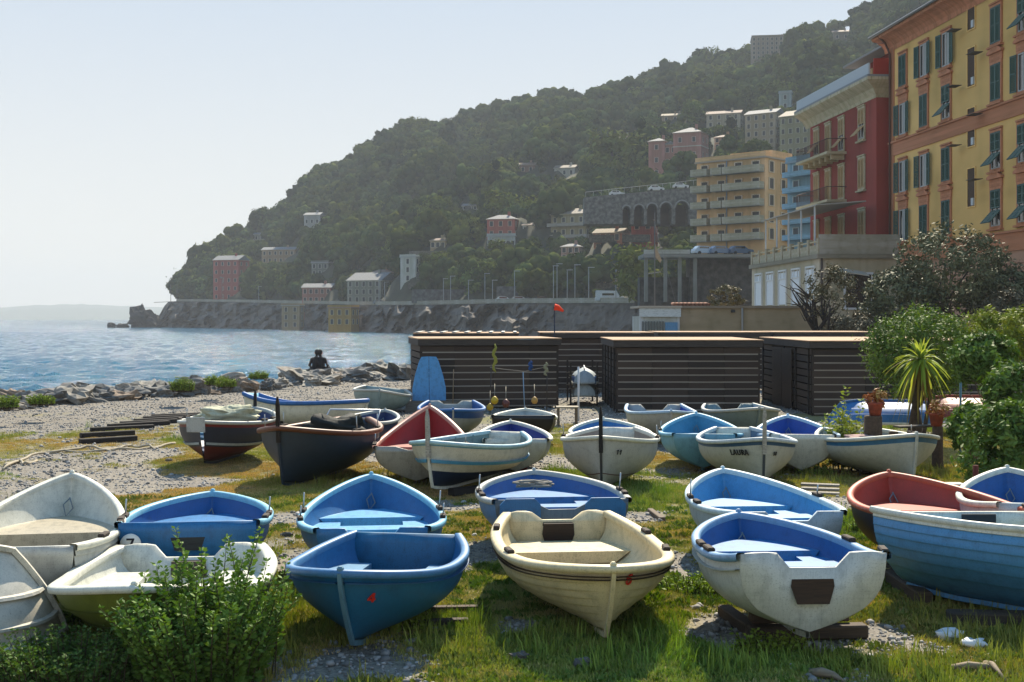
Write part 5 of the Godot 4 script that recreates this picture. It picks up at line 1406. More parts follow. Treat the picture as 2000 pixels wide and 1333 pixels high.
func build_far_houses():
	var slate := Color(0.56, 0.57, 0.58)
	var tile := Color(0.60, 0.50, 0.44)
	house("tall red house with grey roof nearest the headland tip", 407, 474, 508, 588, -20, Color(0.66, 0.33, 0.29), slate, "gable", 5, 4, 2)
	house("lower red and grey annex beside the tall red house", 430, 456, 543, 586, 10, Color(0.60, 0.36, 0.33), slate, "gable", 3, 2, 1, 0.8)
	house("long beige villa among trees above the coast road", 506, 580, 488, 516, -15, Color(0.62, 0.52, 0.42), slate, "gable", 2, 6, 2, 0.35)
	house("small ruined grey house on the slope above the pink one", 604, 645, 514, 540, -15, Color(0.46, 0.47, 0.45), slate, "flat", 2, 3, 1)
	house("pink house with slate gable roof beside the coast road", 586, 650, 562, 594, -10, Color(0.62, 0.42, 0.38), slate, "gable", 2, 5, 1, 0.6)
	house("long grey three storey house with slate roof beside the road", 661, 760, 548, 593, -25, Color(0.50, 0.51, 0.47), slate, "gable", 3, 5, 4, 0.9)
	house("small pink house half behind the long grey house", 724, 766, 532, 556, -10, Color(0.62, 0.44, 0.36), tile, "hip", 1, 3, 1, 0.6)
	house("white narrow tower house with three square windows", 775, 818, 503, 552, -30, Color(0.74, 0.73, 0.70), Color(0.6, 0.6, 0.58), "flat", 3, 1, 2, 0.7)
	house("beige house on the rocks at the water with an arched door", 546, 588, 598, 642, -15, Color(0.60, 0.52, 0.40), Color(0.6, 0.58, 0.54), "flat", 3, 2, 1, 0.6, 414.0)
	house("ochre yellow boathouse on the rocks at the water", 634, 692, 602, 638, -20, Color(0.64, 0.50, 0.22), Color(0.55, 0.42, 0.38), "flat", 2, 3, 2, 0.7, 362.0)
	house("salmon pink house on the slope above white pillars", 946, 1010, 428, 466, -15, Color(0.68, 0.36, 0.30), slate, "hip", 2, 3, 2, 0.7)
	house("low white house with pillars below the salmon pink one", 950, 1008, 462, 490, -10, Color(0.66, 0.68, 0.68), Color(0.6, 0.6, 0.6), "flat", 1, 6, 1, 0.4)
	house("ruined pinkish house alone in the wood below the ridge", 1012, 1046, 322, 340, -10, Color(0.52, 0.40, 0.36), tile, "gable", 1, 2, 1)
	house("white gabled house alone in the wood below the ridge", 1078, 1127, 328, 347, -20, Color(0.70, 0.69, 0.66), Color(0.66, 0.62, 0.56), "gable", 1, 3, 1)
	house("pale house half hidden in the wood near the western ridge", 590, 628, 420, 446, -15, Color(0.62, 0.62, 0.62), Color(0.68, 0.68, 0.68), "gable", 1, 3, 1)
	house("orange house with broad tiled roof below the viaduct", 1152, 1222, 455, 492, -25, Color(0.62, 0.38, 0.26), Color(0.64, 0.58, 0.48), "gable", 2, 3, 2, 0.7)
	house("red tower house with grey hip roof below the viaduct", 1228, 1282, 430, 478, -20, Color(0.68, 0.28, 0.21), slate, "hip", 2, 2, 2, 0.8)
	house("pale villa under the ridge, left of two apartment blocks", 1376, 1450, 222, 250, -20, Color(0.62, 0.58, 0.50), tile, "gable", 2, 4, 2, 0.5)
	house("beige apartment block with balconies high on the slope", 1446, 1524, 222, 285, -35, Color(0.62, 0.56, 0.46), slate, "gable", 4, 4, 3, 0.7)
	house("grey green apartment block with pitched roof high on the slope", 1508, 1610, 225, 325, -40, Color(0.56, 0.54, 0.42), Color(0.66, 0.62, 0.54), "gable", 5, 5, 4, 0.8)
	house("small house on the ridge right of the round tower block", 1626, 1662, 62, 82, -10, Color(0.50, 0.46, 0.40), tile, "gable", 1, 2, 1)
	house("blue grey tower house behind the grey green block", 1520, 1548, 182, 215, -20, Color(0.58, 0.64, 0.66), slate, "flat", 2, 1, 1)
	house("pale little house low in trees at the western slope", 492, 520, 458, 472, -15, Color(0.60, 0.60, 0.58), slate, "gable", 1, 2, 1)
	house("stone house with tiled roof under the pines, above the villa", 1290, 1330, 226, 240, -15, Color(0.56, 0.48, 0.38), Color(0.68, 0.62, 0.52), "gable", 1, 2, 1)
	house("white cottage in trees between the salmon house and the villa", 1018, 1052, 440, 458, -18, Color(0.72, 0.70, 0.66), tile, "gable", 1, 3, 1)
	house("cream cottage with tiled roof above the white tower house", 838, 872, 470, 488, -12, Color(0.66, 0.58, 0.46), tile, "hip", 1, 3, 1)
	house("grey farmhouse in the wood above the cream cottage", 900, 936, 402, 420, -15, Color(0.54, 0.53, 0.50), slate, "gable", 2, 3, 1)
	house("peach house on the slope right of the pink villa", 1392, 1432, 268, 292, -25, Color(0.68, 0.52, 0.40), tile, "hip", 2, 3, 2)
	house("white house under the ridge left of the pink villa", 1196, 1236, 268, 286, -15, Color(0.70, 0.69, 0.67), tile, "gable", 1, 3, 1)
	house("yellow house below the parking deck beside the coast road", 1164, 1212, 530, 566, -18, Color(0.68, 0.56, 0.34), tile, "hip", 2, 3, 2)
	house("pale pink house on the lower slope beside the orange house", 1092, 1136, 482, 510, -18, Color(0.68, 0.52, 0.47), slate, "hip", 2, 3, 2)
	# dry stone terraces on the slope
	var tr := RandomNumberGenerator.new(); tr.seed = 31
	var tmm := mat("terrace", Color(0.46, 0.44, 0.40), 0.95, "stone", 0.2, "stone_n", true)
	for k in 26:
		var tu := tr.randf_range(640, 1400); var tv := tr.randf_range(385, 575)
		var tp := hill_hit(tu, tv)
		var tw := tr.randf_range(7, 17)
		var tb := bx("terrace_wall", self, tp + Vector3(0, 0.9, 0), Vector3(tw, 1.7, 1.2), tmm, Vector3(0, tr.randf_range(-0.3, 0.3), 0))
		tag(tb, "%s stone terrace wall %s on the slope, %s" % ["long" if tw > 12.0 else "short", "high" if tv < 480 else "low", "left of the white tower house" if tu < 790 else ("left of the salmon pink house" if tu < 960 else ("right of the salmon pink house" if tu < 1180 else "around the viaduct"))], "wall", "terrace walls on the slope", "thing")
	# tower block on the skyline
	var l := lot("pale tower block alone on the skyline of the hill", 1468, 1531, 72, 116, -8, "tower_block", 596.0)
	var w: float = l[1]
	block(l[0], Vector3.ZERO, w * 0.96, w * 0.8, l[2], Color(0.56, 0.50, 0.44), Color(0.36, 0.36, 0.33), "flat", 5, 7, 3, 1.0, 26.0)
	# twin towered pink villa
	l = lot("pink villa with two hip roofed towers and white string courses", 1265, 1381, 258, 348, -25, "pink_villa")
	var o: Node3D = l[0]
	var pk := Color(0.66, 0.46, 0.42)
	var m: float = l[1] / 11.2
	block(o, Vector3(1.9 * m, 0, 0.0), 5.4 * m, 5.0 * m, l[2] * 0.98, pk, slate, "hip", 3, 2, 2, 1.0, 6.0)
	block(o, Vector3(-4.3 * m, 0, -0.6 * m), 3.2 * m, 4.6 * m, l[2] * 0.84, pk, slate, "hip", 3, 1, 1, -1.0, 6.0)
	block(o, Vector3(-1.7 * m, 0, -1.2 * m), 2.4 * m, 3.6 * m, l[2] * 0.76, pk, slate, "gable", 3, 2, 0, 1.0, 6.0)
	for y in [0.36, 0.68]: bx("string_course", o, Vector3(1.9 * m, l[2] * y, -2.5 * m), Vector3(5.4 * m + 0.2, 0.3, 5.0 * m + 0.2), wall_mat(Color(0.74, 0.70, 0.66)))
	# villa with wrap-round balconies
	l = lot("cream villa with two wrap-round balconies and a low hip roof", 1064, 1155, 418, 466, -28, "balcony_villa")
	o = l[0]; w = l[1] / 1.22
	block(o, Vector3.ZERO, w, w * 0.7, l[2], Color(0.60, 0.55, 0.42), Color(0.64, 0.60, 0.54), "hip", 2, 4, 3, 1.0, 9.0)
	for y in [0.08, 0.56]:
		bx("balcony", o, Vector3(0, l[2] * y, 0.55), Vector3(w + 1.6, 0.95, 1.0), wall_mat(Color(0.62, 0.60, 0.57)))
		bx("balcony", o, Vector3(w * 0.5 + 0.5, l[2] * y, -w * 0.32), Vector3(1.0, 0.95, w * 0.66), wall_mat(Color(0.62, 0.60, 0.57)))
	# apartment block with balconies
	l = lot("cream six storey apartment block with rows of long balconies", 1340, 1556, 318, 478, -42, "apartment_block", 188.0)
	o = l[0]
	var ap := Color(0.85, 0.69, 0.51)
	var h: float = l[2]
	block(o, Vector3(0, 0, 3.0), 11.6, 13.2, h, ap, Color(0.62, 0.56, 0.48), "flat", 5, 4, 4, 1.0, 6.0, Color(0.20, 0.18, 0.15), 1.1, 1.6)
	bx("roof_house", o, Vector3(1.0, h + 0.9, -4.0), Vector3(7.0, 1.4, 6.0), wall_mat(ap))
	for r in 5:
		var y := h / 5.0 * (r + 0.18)
		for q in [[-4.6, 2.8], [-1.6, 1.8], [2.6, 6.2]]:
			var b := bx("balcony", o, Vector3(q[0], y, 3.75), Vector3(q[1], 0.14, 1.4), wall_mat(Color(0.60, 0.58, 0.54)))
			bx("balcony_parapet", o, Vector3(q[0], y + 0.52, 4.42), Vector3(q[1], 0.9, 0.08), wall_mat(Color(0.68, 0.64, 0.56)))
			bx("balcony_parapet", o, Vector3(q[0] + q[1] * 0.5 - 0.04, y + 0.52, 3.72), Vector3(0.08, 0.9, 1.3), wall_mat(Color(0.68, 0.64, 0.56)))
		for z in [-3.6, -8.2]:
			bx("balcony", o, Vector3(6.4, y, z), Vector3(1.2, 0.14, 2.8), wall_mat(Color(0.60, 0.58, 0.54)))
			bx("balcony_parapet", o, Vector3(6.98, y + 0.5, z), Vector3(0.08, 0.85, 2.8), wall_mat(Color(0.70, 0.66, 0.58)))
	mi("downpipe", tube([Vector3(-0.55, -2, 3.1), Vector3(-0.55, h, 3.1)], 0.09, 6), plain(Color(0.5, 0.55, 0.58)), o)
	l = lot("light blue apartment block between the cream block and the red house", 1548, 1600, 315, 470, -60, "blue_apartments", 168.0)
	o = l[0]
	block(o, Vector3.ZERO, 7.0, 8.0, l[2], Color(0.50, 0.62, 0.68), Color(0.5, 0.56, 0.58), "flat", 5, 2, 3, 1.0, 8.0, Color(0.2, 0.22, 0.24))
	for r in 5:
		bx("balcony", o, Vector3(0, l[2] / 5.0 * (r + 0.22), 0.6), Vector3(6.6, 0.7, 1.1), wall_mat(Color(0.52, 0.66, 0.74)))
		bx("balcony", o, Vector3(4.0, l[2] / 5.0 * (r + 0.22), -3.0), Vector3(1.0, 0.7, 5.0), wall_mat(Color(0.52, 0.66, 0.74)))
	# viaduct
	var vd := 292.0
	var s := vd / F
	var poly := PackedVector2Array()
	var arches := [[1214, 1229], [1236, 1255], [1261, 1281], [1287, 1309], [1316, 1342]]
	poly.append(Vector2((1140 - 1250) * s, (440 - 388) * s)); poly.append(Vector2((1140 - 1250) * s, 0))
	for a in arches:
		var x0: float = (a[0] - 1250) * s; var x1: float = (a[1] - 1250) * s
		var top: float = (440.0 - (404.0 - (a[0] - 1214) * 0.09)) * s
		poly.append(Vector2(x0, 0))
		for k in 9:
			var an := PI * (1.0 - k / 8.0)
			poly.append(Vector2((x0 + x1) * 0.5 + cos(an) * (x1 - x0) * 0.5, top - (x1 - x0) * 0.5 + sin(an) * (x1 - x0) * 0.5))
		poly.append(Vector2(x1, 0))
	poly.append(Vector2((1380 - 1250) * s, 0)); poly.append(Vector2((1380 - 1250) * s, (440 - 366) * s))
	var va := thing("viaduct", "grey stone viaduct with five arches carrying the upper road", "viaduct", P(1250, 440, vd))
	house_rects.append([1150, 1345, 362, 438, vd])
	mi("arcade", prism(poly, 6.0), mat("viaduct", Color(0.52, 0.50, 0.47), 0.95, "stone", 0.12, "", true), va)
	for a in arches:
		var pts := []
		var x0: float = (a[0] - 1250) * s; var x1: float = (a[1] - 1250) * s
		var top: float = (440.0 - (404.0 - (a[0] - 1214) * 0.09)) * s
		for k in 9:
			var an := PI * (1.0 - k / 8.0)
			pts.append(Vector3((x0 + x1) * 0.5 + cos(an) * (x1 - x0) * 0.52, top - (x1 - x0) * 0.5 + sin(an) * (x1 - x0) * 0.52, 3.0))
		mi("arch_ring", tube(pts, 0.22, 5), plain(Color(0.52, 0.51, 0.49), 0.95), va)
	bx("arch_back", va, Vector3(0, 2.4, -2.6), Vector3(24, 5.0, 0.5), mat("viaductback", Color(0.44, 0.36, 0.29), 0.95, "stone", 0.1))
	for k in 16: mi("railing_post", tube([Vector3(-12.6 + k * 1.75, 6.2 + k * 0.19, 2.8), Vector3(-12.6 + k * 1.75, 7.3 + k * 0.19, 2.8)], 0.04, 4), plain(Color(0.6, 0.6, 0.58)), va)
	mi("railing", tube([Vector3(-12.6, 7.3, 2.8), Vector3(14, 10.2, 2.8)], 0.05, 5), plain(Color(0.6, 0.6, 0.58)), va)
	# concrete parking deck with pillars
	var pd := 172.0
	var dk := thing("parking_deck", "concrete parking deck on pillars below the apartment block", "deck", P(1370, 590, pd))
	house_rects.append([1256, 1490, 488, 592, pd])
	var ds := pd / F
	bx("slab", dk, Vector3(0, 90 * ds, -3.0), Vector3(228 * ds, 0.5, 7.0), wall_mat(Color(0.52, 0.51, 0.49)))
	bx("wall", dk, Vector3(48 * ds, 44 * ds, -4.2), Vector3(132 * ds, 88 * ds, 4.0), mat("deckwall", Color(0.36, 0.34, 0.31), 0.95, "stone", 0.12, "stone_n", true))
	bx("wall", dk, Vector3(-40 * ds, 20 * ds, -5.2), Vector3(150 * ds, 60 * ds, 3.0), mat("deckwall", Color(0.36, 0.34, 0.31)))
	for u in [1262, 1300, 1328, 1358]: bx("pillar", dk, Vector3((u - 1370) * ds, 44 * ds, -0.2), Vector3(0.45, 88 * ds, 0.5), wall_mat(Color(0.50, 0.50, 0.48)))
	bx("parapet", dk, Vector3(-68 * ds, 96 * ds, 0.4), Vector3(90 * ds, 0.8, 0.15), wall_mat(Color(0.66, 0.65, 0.62)))
	# retaining walls on the slope
	for q in [["pale retaining wall behind the coast road, western length", 805, 960, 566, 592], ["grey retaining wall behind the coast road, eastern length", 970, 1060, 560, 590], ["terrace wall in the wood above the retaining wall", 980, 1030, 545, 560]]:
		var p := hill_hit((q[1] + q[2]) * 0.5, q[4])
		var k := -p.z / F
		var o2 := bx("retaining_wall", self, p + Vector3(0, (q[4] - q[3]) * 0.5 * k, 0), Vector3((q[2] - q[1]) * k, (q[4] - q[3]) * k, 3.0), mat("retain", Color(0.42, 0.42, 0.41), 0.95, "stone", 0.1, "", true))
		tag(o2, q[0], "wall", "", "thing")
	# lamp posts along the coast road
	var lp := [[505, 560], [740, 548], [751, 552], [866, 545], [880, 540], [915, 548], [947, 535], [962, 548], [1005, 530], [1081, 520], [1088, 516], [1108, 528], [1123, 518], [1150, 523], [1203, 518], [1352, 500]]
	var nth := ["first", "second", "third", "fourth", "fifth", "sixth", "seventh", "eighth", "ninth", "tenth", "eleventh", "twelfth", "thirteenth", "fourteenth", "fifteenth", "last"]
	for q in lp:
		var d := tab(t_base, q[0]) + 1.0
		var o3 := thing("street_lamp", "thin street lamp on the coast road, %s counted from the headland tip" % nth[lp.find(q)], "street lamp", XD(q[0], d, tab(t_road, q[0]) + 0.05), 0.0, "street lamps along the coast road")
		var hh: float = EYE - (q[1] - HZ) / F * d - tab(t_road, q[0])
		mi("pole", tube([Vector3.ZERO, Vector3(0, hh, 0)], [0.11, 0.06], 6), plain(Color(0.55, 0.57, 0.58)), o3)
		bx("lamp_head", o3, Vector3(0.5, hh, 0), Vector3(1.3, 0.12, 0.3), plain(Color(0.6, 0.6, 0.6)))
	# cars
	var cars := [["white van parked on the coast road", 1191, 0.0, 1.35, Color(0.78, 0.79, 0.80)], ["dark car on the coast road left of the van", 1060, 0.0, 1.0, Color(0.12, 0.13, 0.15)], ["silver car on the coast road beside the retaining wall", 1016, 0.0, 1.0, Color(0.62, 0.64, 0.66)], ["white car on the coast road beside the lamp posts", 985, 0.0, 1.0, Color(0.72, 0.74, 0.75)], ["grey car on the coast road at the long grey house", 742, 0.0, 1.0, Color(0.5, 0.52, 0.54)]]
	for q in cars:
		var d := tab(t_base, q[1]) + 4.0
		car(q[0], XD(q[1], d, tab(t_road, q[1]) + 0.06), 0.08, q[3], q[4])
	for q in [["light blue car on the parking deck, leftmost", 1376, Color(0.62, 0.70, 0.78)], ["blue grey car in the middle of the parking deck", 1408, Color(0.40, 0.48, 0.58)], ["dark blue car at the end of the parking deck", 1446, Color(0.28, 0.36, 0.46)]]:
		var p := P(1370, 590, pd)
		car(q[0], Vector3((q[1] - 1000) / F * (pd + 3.0), p.y + 90 * ds + 0.26, -(pd + 3.0)), 0.3, 0.85, q[2])
	for q in [["white car crossing the viaduct, left of the lamp", 1206, 381], ["white car crossing the viaduct near its middle", 1283, 371], ["silver car crossing the viaduct near the apartment block", 1331, 366]]:
		var p := P(q[1], q[2], vd - 1.0); car(q[0], p + Vector3(0, -0.2, -1.5), 0.0, 0.9, Color(0.75, 0.76, 0.77))
	# mast with slack flag near the low white building
	var ms := thing("mast", "tall thin mast with a slack cream flag over the low building", "mast", XD(1279, 70.0, 0.0))
	mi("pole", tube([Vector3.ZERO, Vector3(0, 8.2, 0)], [0.05, 0.025], 6), plain(Color(0.42, 0.40, 0.38)), ms)
	mi("yard", tube([Vector3(-0.35, 4.85, 0), Vector3(0.35, 4.95, 0)], 0.02, 5), plain(Color(0.5, 0.5, 0.5)), ms)
	mi("stay", tube([Vector3(0, 7.6, 0), Vector3(1.9, 0.4, 0)], 0.01, 4), plain(Color(0.4, 0.4, 0.4)), ms)
	var fp := PackedVector2Array([Vector2(0, 6.6), Vector2(0.12, 6.2), Vector2(0.38, 5.6), Vector2(0.3, 5.45), Vector2(0.05, 5.75)])
	mi("flag", prism(fp, 0.03), plain(Color(0.62, 0.54, 0.44), 0.95), ms)
	for q in [["flag pole with dark flag on the pier of the headland", 333, 556], ["bare flag pole on the pier of the headland", 345, 556]]:
		var d := 545.0
		var b := XD(q[1], d, 9.5)
		tag(mi("flag_pole", tube([b, Vector3(b.x, EYE - (q[2] - HZ) / F * d, b.z)], 0.12, 5), plain(Color(0.25, 0.25, 0.26))), q[0], "pole")
func car(label: String, at: Vector3, yaw: float, s: float, c: Color):
	var o := thing("car", label, "car", at, yaw)
	var body := PackedVector2Array([Vector2(-2.0, 0.3), Vector2(2.0, 0.3), Vector2(2.05, 0.65), Vector2(1.9, 0.85), Vector2(1.1, 0.95), Vector2(-1.9, 0.98), Vector2(-2.05, 0.6)])
	var cab := PackedVector2Array([Vector2(-1.8, 0.95), Vector2(1.1, 0.95), Vector2(0.45, 1.42), Vector2(-1.3, 1.45)])
	if s > 1.2: cab = PackedVector2Array([Vector2(-1.98, 0.95), Vector2(1.3, 0.95), Vector2(0.9, 1.7), Vector2(-1.95, 1.75)])
	var b := mi("body", prism(body, 1.65), paint(c, 0.25), o); b.scale = Vector3(s, s, s)
	var k := mi("cabin", prism(cab, 1.45), paint(c, 0.25), o); k.scale = Vector3(s, s, s)
	bx("side_window", o, Vector3(-0.35, 1.18, 0.735) * s, Vector3(1.7, 0.3, 0.02) * s, glass_mat())
	for x in [-1.25, 1.25]:
		for z in [-0.75, 0.75]:
			var wl := mi("wheel", lathe([[0.0, -0.1], [0.3, -0.1], [0.32, 0.0], [0.3, 0.1], [0.0, 0.1]], 12), plain(Color(0.06, 0.06, 0.06)), o)
			wl.transform = Transform3D(Basis(Vector3.RIGHT, PI * 0.5) * Basis.from_scale(Vector3.ONE * s), Vector3(x, 0.32, z) * s)

# near house fronts. Local frame of a front: x along the wall, z out of it
func louvre(parent: Node, n: String, at: Vector3, w: float, h: float, m: Material, turn := Vector3.ZERO) -> Node3D:
	var k := "louvre%.2f_%.2f" % [w, h]
	if not mcache.has(k):
		var st := SurfaceTool.new(); st.begin(Mesh.PRIMITIVE_TRIANGLES); st.set_smooth_group(-1)
		for q in [[0.0, h * 0.5 - 0.04, w, 0.08], [0.0, -h * 0.5 + 0.04, w, 0.08], [0.0, 0.0, w, 0.06], [-w * 0.5 + 0.03, 0.0, 0.06, h], [w * 0.5 - 0.03, 0.0, 0.06, h]]:
			add_bevel(st, Transform3D(Basis.IDENTITY, Vector3(q[0], q[1], 0)), Vector3(q[2], q[3], 0.05 if q[2] > 0.06 else 0.054), 0.0)
		var ns := int(h / 0.09)
		for i in ns:
			add_bevel(st, Transform3D(Basis(Vector3.RIGHT, 0.7), Vector3(0, -h * 0.5 + (i + 0.5) * h / ns, 0)), Vector3(w - 0.1, 0.085, 0.012), 0.0)
		st.generate_normals()
		mcache[k] = st.commit()
	var o := mi(n, mcache[k], m, parent)
	o.transform = Transform3D(Basis.from_euler(turn), at)
	return o
# state: 0 closed, 1 open, 2 half tilted out, 3 closed pale
func shuttered(o: Node3D, at: Vector3, w: float, h: float, state: int, trim: Material, shut: Material, pediment: bool):
	var win := Node3D.new(); win.name = "window"; o.add_child(win, true); win.position = at
	bx("opening_panel", win, Vector3(0, 0, 0.012), Vector3(w, h, 0.02), glass_mat())
	var fr := plain(Color(0.66, 0.66, 0.64))
	mi("frame", ring_mesh(w - 0.16, h - 0.16, 0.07, 0.05), fr, win).position = Vector3(0, 0, 0.05)
	bx("mullion", win, Vector3(0, 0, 0.052), Vector3(0.08, h - 0.1, 0.05), fr)
	mi("surround", ring_mesh(w, h, 0.13, 0.09), trim, win).position = Vector3(0, 0, 0.05)
	bx("sill", win, Vector3(0, -h * 0.5 - 0.19, 0.12), Vector3(w + 0.5, 0.11, 0.24), trim)
	if pediment:
		bx("lintel_panel", win, Vector3(0, h * 0.5 + 0.36, 0.05), Vector3(w + 0.34, 0.44, 0.10), trim)
		var pp := PackedVector2Array([Vector2(-w * 0.5 - 0.3, 0), Vector2(w * 0.5 + 0.3, 0), Vector2(w * 0.5 + 0.3, 0.12), Vector2(0, 0.5), Vector2(-w * 0.5 - 0.3, 0.12)])
		mi("pediment", prism(pp, 0.2), trim, win).position = Vector3(0, h * 0.5 + 0.59, 0.11)
	elif state != 9:
		bx("lintel", win, Vector3(0, h * 0.5 + 0.2, 0.07), Vector3(w + 0.3, 0.10, 0.16), trim)
	match state:
		0, 3:
			for sd in [-1.0, 1.0]: louvre(win, "shutter", Vector3(sd * w * 0.25, 0, 0.10), w * 0.49, h * 0.98, shut)
		1:
			for sd in [-1.0, 1.0]: louvre(win, "shutter", Vector3(sd * (w * 0.5 + w * 0.25 + 0.04), 0, 0.17), w * 0.49, h * 0.98, shut, Vector3(0, sd * -0.12, 0))
			bx("curtain", win, Vector3(w * 0.2, 0, 0.036), Vector3(w * 0.45, h * 0.92, 0.01), plain(Color(0.62, 0.62, 0.60), 0.9))
		2:
			for sd in [-1.0, 1.0]:
				louvre(win, "shutter", Vector3(sd * w * 0.25, h * 0.24, 0.10), w * 0.49, h * 0.5, shut)
				louvre(win, "tilted_shutter", Vector3(sd * w * 0.25, -h * 0.24, 0.36), w * 0.49, h * 0.48, shut, Vector3(-0.75, 0, 0))
func build_town():
	var yaw := -1.4805
	# --- yellow house
	var yo := thing("yellow_house", "tall ochre yellow house with green shutters and orange string courses", "house", XD(1740, 86.05, 0.0), yaw)
	var ym := wall_mat(Color(0.93, 0.755, 0.47))
	var om := wall_mat(Color(0.76, 0.50, 0.36))
	var pm := wall_mat(Color(0.74, 0.57, 0.48))
	var gs := mat("shutter_green", Color(0.19, 0.33, 0.30), 0.55)
	bx("wall", yo, Vector3(15, 13.6, -7), Vector3(30, 14.8, 14), ym)
	bx("ground_floor", yo, Vector3(15, 2.6, -6.98), Vector3(30.02, 7.2, 14.04), pm)
	for k in 9: bx("rustication_groove", yo, Vector3(15, 0.4 + k * 0.62, 0.044), Vector3(30, 0.035, 0.02), wall_mat(Color(0.52, 0.35, 0.28)))
	bx("string_course", yo, Vector3(15, 13.72, 0.02), Vector3(30.1, 0.84, 0.12), om)
	bx("string_course", yo, Vector3(15, 14.2, 0.06), Vector3(30.14, 0.12, 0.24), om)
	bx("string_course", yo, Vector3(15, 6.55, 0.04), Vector3(30.1, 1.0, 0.16), om)
	bx("string_course", yo, Vector3(15, 7.1, 0.08), Vector3(30.14, 0.12, 0.28), om)
	bx("corner_pilaster", yo, Vector3(0.35, 13.0, 0.03), Vector3(0.7, 16.0, 0.1), om)
	# coved cornice
	var cove := []
	for q in [[20.4, 0.05], [20.7, 0.1], [20.95, 0.3], [21.15, 0.62], [21.25, 0.95], [21.35, 1.0], [21.45, 1.0]]:
		cove.append([Vector3(-0.9, q[0], q[1]), Vector3(30.5, q[0], q[1])])
	mi("cornice", grid_mesh(cove, false), om, yo)
	bx("roof", yo, Vector3(14.8, 21.56, -6.5), Vector3(31.6, 0.2, 15.2), mat("slate", Color(0.42, 0.44, 0.45), 0.7, "stone", 0.3))
	mi("gutter", tube([Vector3(-1.0, 21.5, 1.12), Vector3(30.6, 21.5, 1.12)], 0.11, 8), metal(Color(0.45, 0.44, 0.42)), yo)
	mi("downpipe", tube([Vector3(0.3, 21.4, 1.0), Vector3(0.32, 20.9, 0.5), Vector3(0.35, 20.2, 0.2), Vector3(0.35, 0.0, 0.2)], 0.075, 8), plain(Color(0.33, 0.22, 0.17)), yo)
	var cols := [2.2, 5.55, 8.85, 15.3, 18.4, 21.7, 25.0]
	var states := [[0, 1, 1, 0, 2, 1, 0], [1, 3, 2, 3, 1, 0, 2], [1, 1, 0, 2, 2, 0, 1], [1, 0, 0, 2, 2, 1, 0]]
	var ys := [18.75, 15.55, 11.75, 8.55]
	for r in 4:
		for c in 7:
			shuttered(yo, Vector3(cols[c], ys[r], 0), 1.15, 2.05, states[r][c], om, gs, r == 1 or r == 3)
	for c in 7: shuttered(yo, Vector3(cols[c], 3.0, 0.05), 1.15, 2.2, 0, pm, gs, false)
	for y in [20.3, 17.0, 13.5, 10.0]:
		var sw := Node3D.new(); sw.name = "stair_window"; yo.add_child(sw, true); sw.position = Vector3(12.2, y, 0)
		bx("opening_panel", sw, Vector3(0, 0, 0.012), Vector3(0.95, 2.2, 0.02), wood_mat(Color(0.34, 0.25, 0.17)))  # flat panel on the solid wall, brown painted in for a recess in shade
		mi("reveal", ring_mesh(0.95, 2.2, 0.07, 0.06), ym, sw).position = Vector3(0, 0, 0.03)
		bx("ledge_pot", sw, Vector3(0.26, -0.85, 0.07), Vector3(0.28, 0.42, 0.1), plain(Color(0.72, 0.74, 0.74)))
	for q in [[10.9, 19.4], [10.9, 16.1], [10.9, 12.6], [13.6, 17.5], [13.6, 14.0], [13.6, 10.3]]: bx("drying_rack", yo, Vector3(q[0], q[1], 0.5), Vector3(0.9, 0.03, 0.6), plain(Color(0.25, 0.24, 0.23)))
	# --- red house
	var L := 13.96
	var ro := thing("red_house", "dark red house with white cornice, balconies and cream shutters", "house", XD(1583, 100.9, 0.0), yaw)
	var rm := wall_mat(Color(0.60, 0.24, 0.19))
	var cm := wall_mat(Color(0.76, 0.70, 0.58))
	var cs := mat("shutter_cream", Color(0.66, 0.54, 0.36), 0.6)
	bx("wall", ro, Vector3(L * 0.5, 8.6, -6), Vector3(L, 18.2, 12), rm)
	cove = []
	for q in [[17.5, 0.03], [17.7, 0.08], [18.1, 0.35], [18.4, 0.8], [18.55, 1.0], [18.75, 1.0]]:
		cove.append([Vector3(-1.0, q[0], q[1]), Vector3(L + q[1], q[0], q[1]), Vector3(L + q[1], q[0], -8.0)])
	mi("cornice", grid_mesh(cove, false), cm, ro)
	bx("roof_terrace", ro, Vector3(L * 0.5, 18.82, -5.5), Vector3(L + 2.0, 0.16, 13.0), plain(Color(0.5, 0.5, 0.5)))
	bx("terrace_parapet", ro, Vector3(L * 0.5, 19.3, 0.8), Vector3(L + 1.6, 0.8, 0.12), plain(Color(0.70, 0.71, 0.71)))
	bx("terrace_parapet", ro, Vector3(L + 0.8, 19.45, -3.0), Vector3(0.12, 1.1, 7.0), plain(Color(0.62, 0.16, 0.07)))
	bx("penthouse", ro, Vector3(L * 0.62, 20.1, -5.5), Vector3(8.0, 2.6, 6.0), rm)
	bx("penthouse_roof", ro, Vector3(L * 0.62, 21.5, -5.0), Vector3(9.2, 0.16, 7.6), plain(Color(0.5, 0.48, 0.46)))
	for k in 3: bx("penthouse_window", ro, Vector3(L * 0.62 - 2.4 + k * 2.4, 20.2, -2.48), Vector3(1.2, 1.5, 0.06), mat("shutter_cream", Color(0.6, 0.5, 0.36)))
	for q in [[-1.3, Color(0.62, 0.07, 0.06)], [-0.4, Color(0.08, 0.07, 0.22)], [0.3, Color(0.10, 0.10, 0.30)]]:
		bx("laundry", ro, Vector3(L + 0.95, 20.55, -1.2 + q[0]), Vector3(0.03, 0.9, 0.8), plain(q[1], 0.95))
	mi("laundry_line", tube([Vector3(L + 0.95, 21.0, 0.5), Vector3(L + 0.95, 21.0, -3.5)], 0.02, 4), plain(Color(0.3, 0.3, 0.3)), ro)
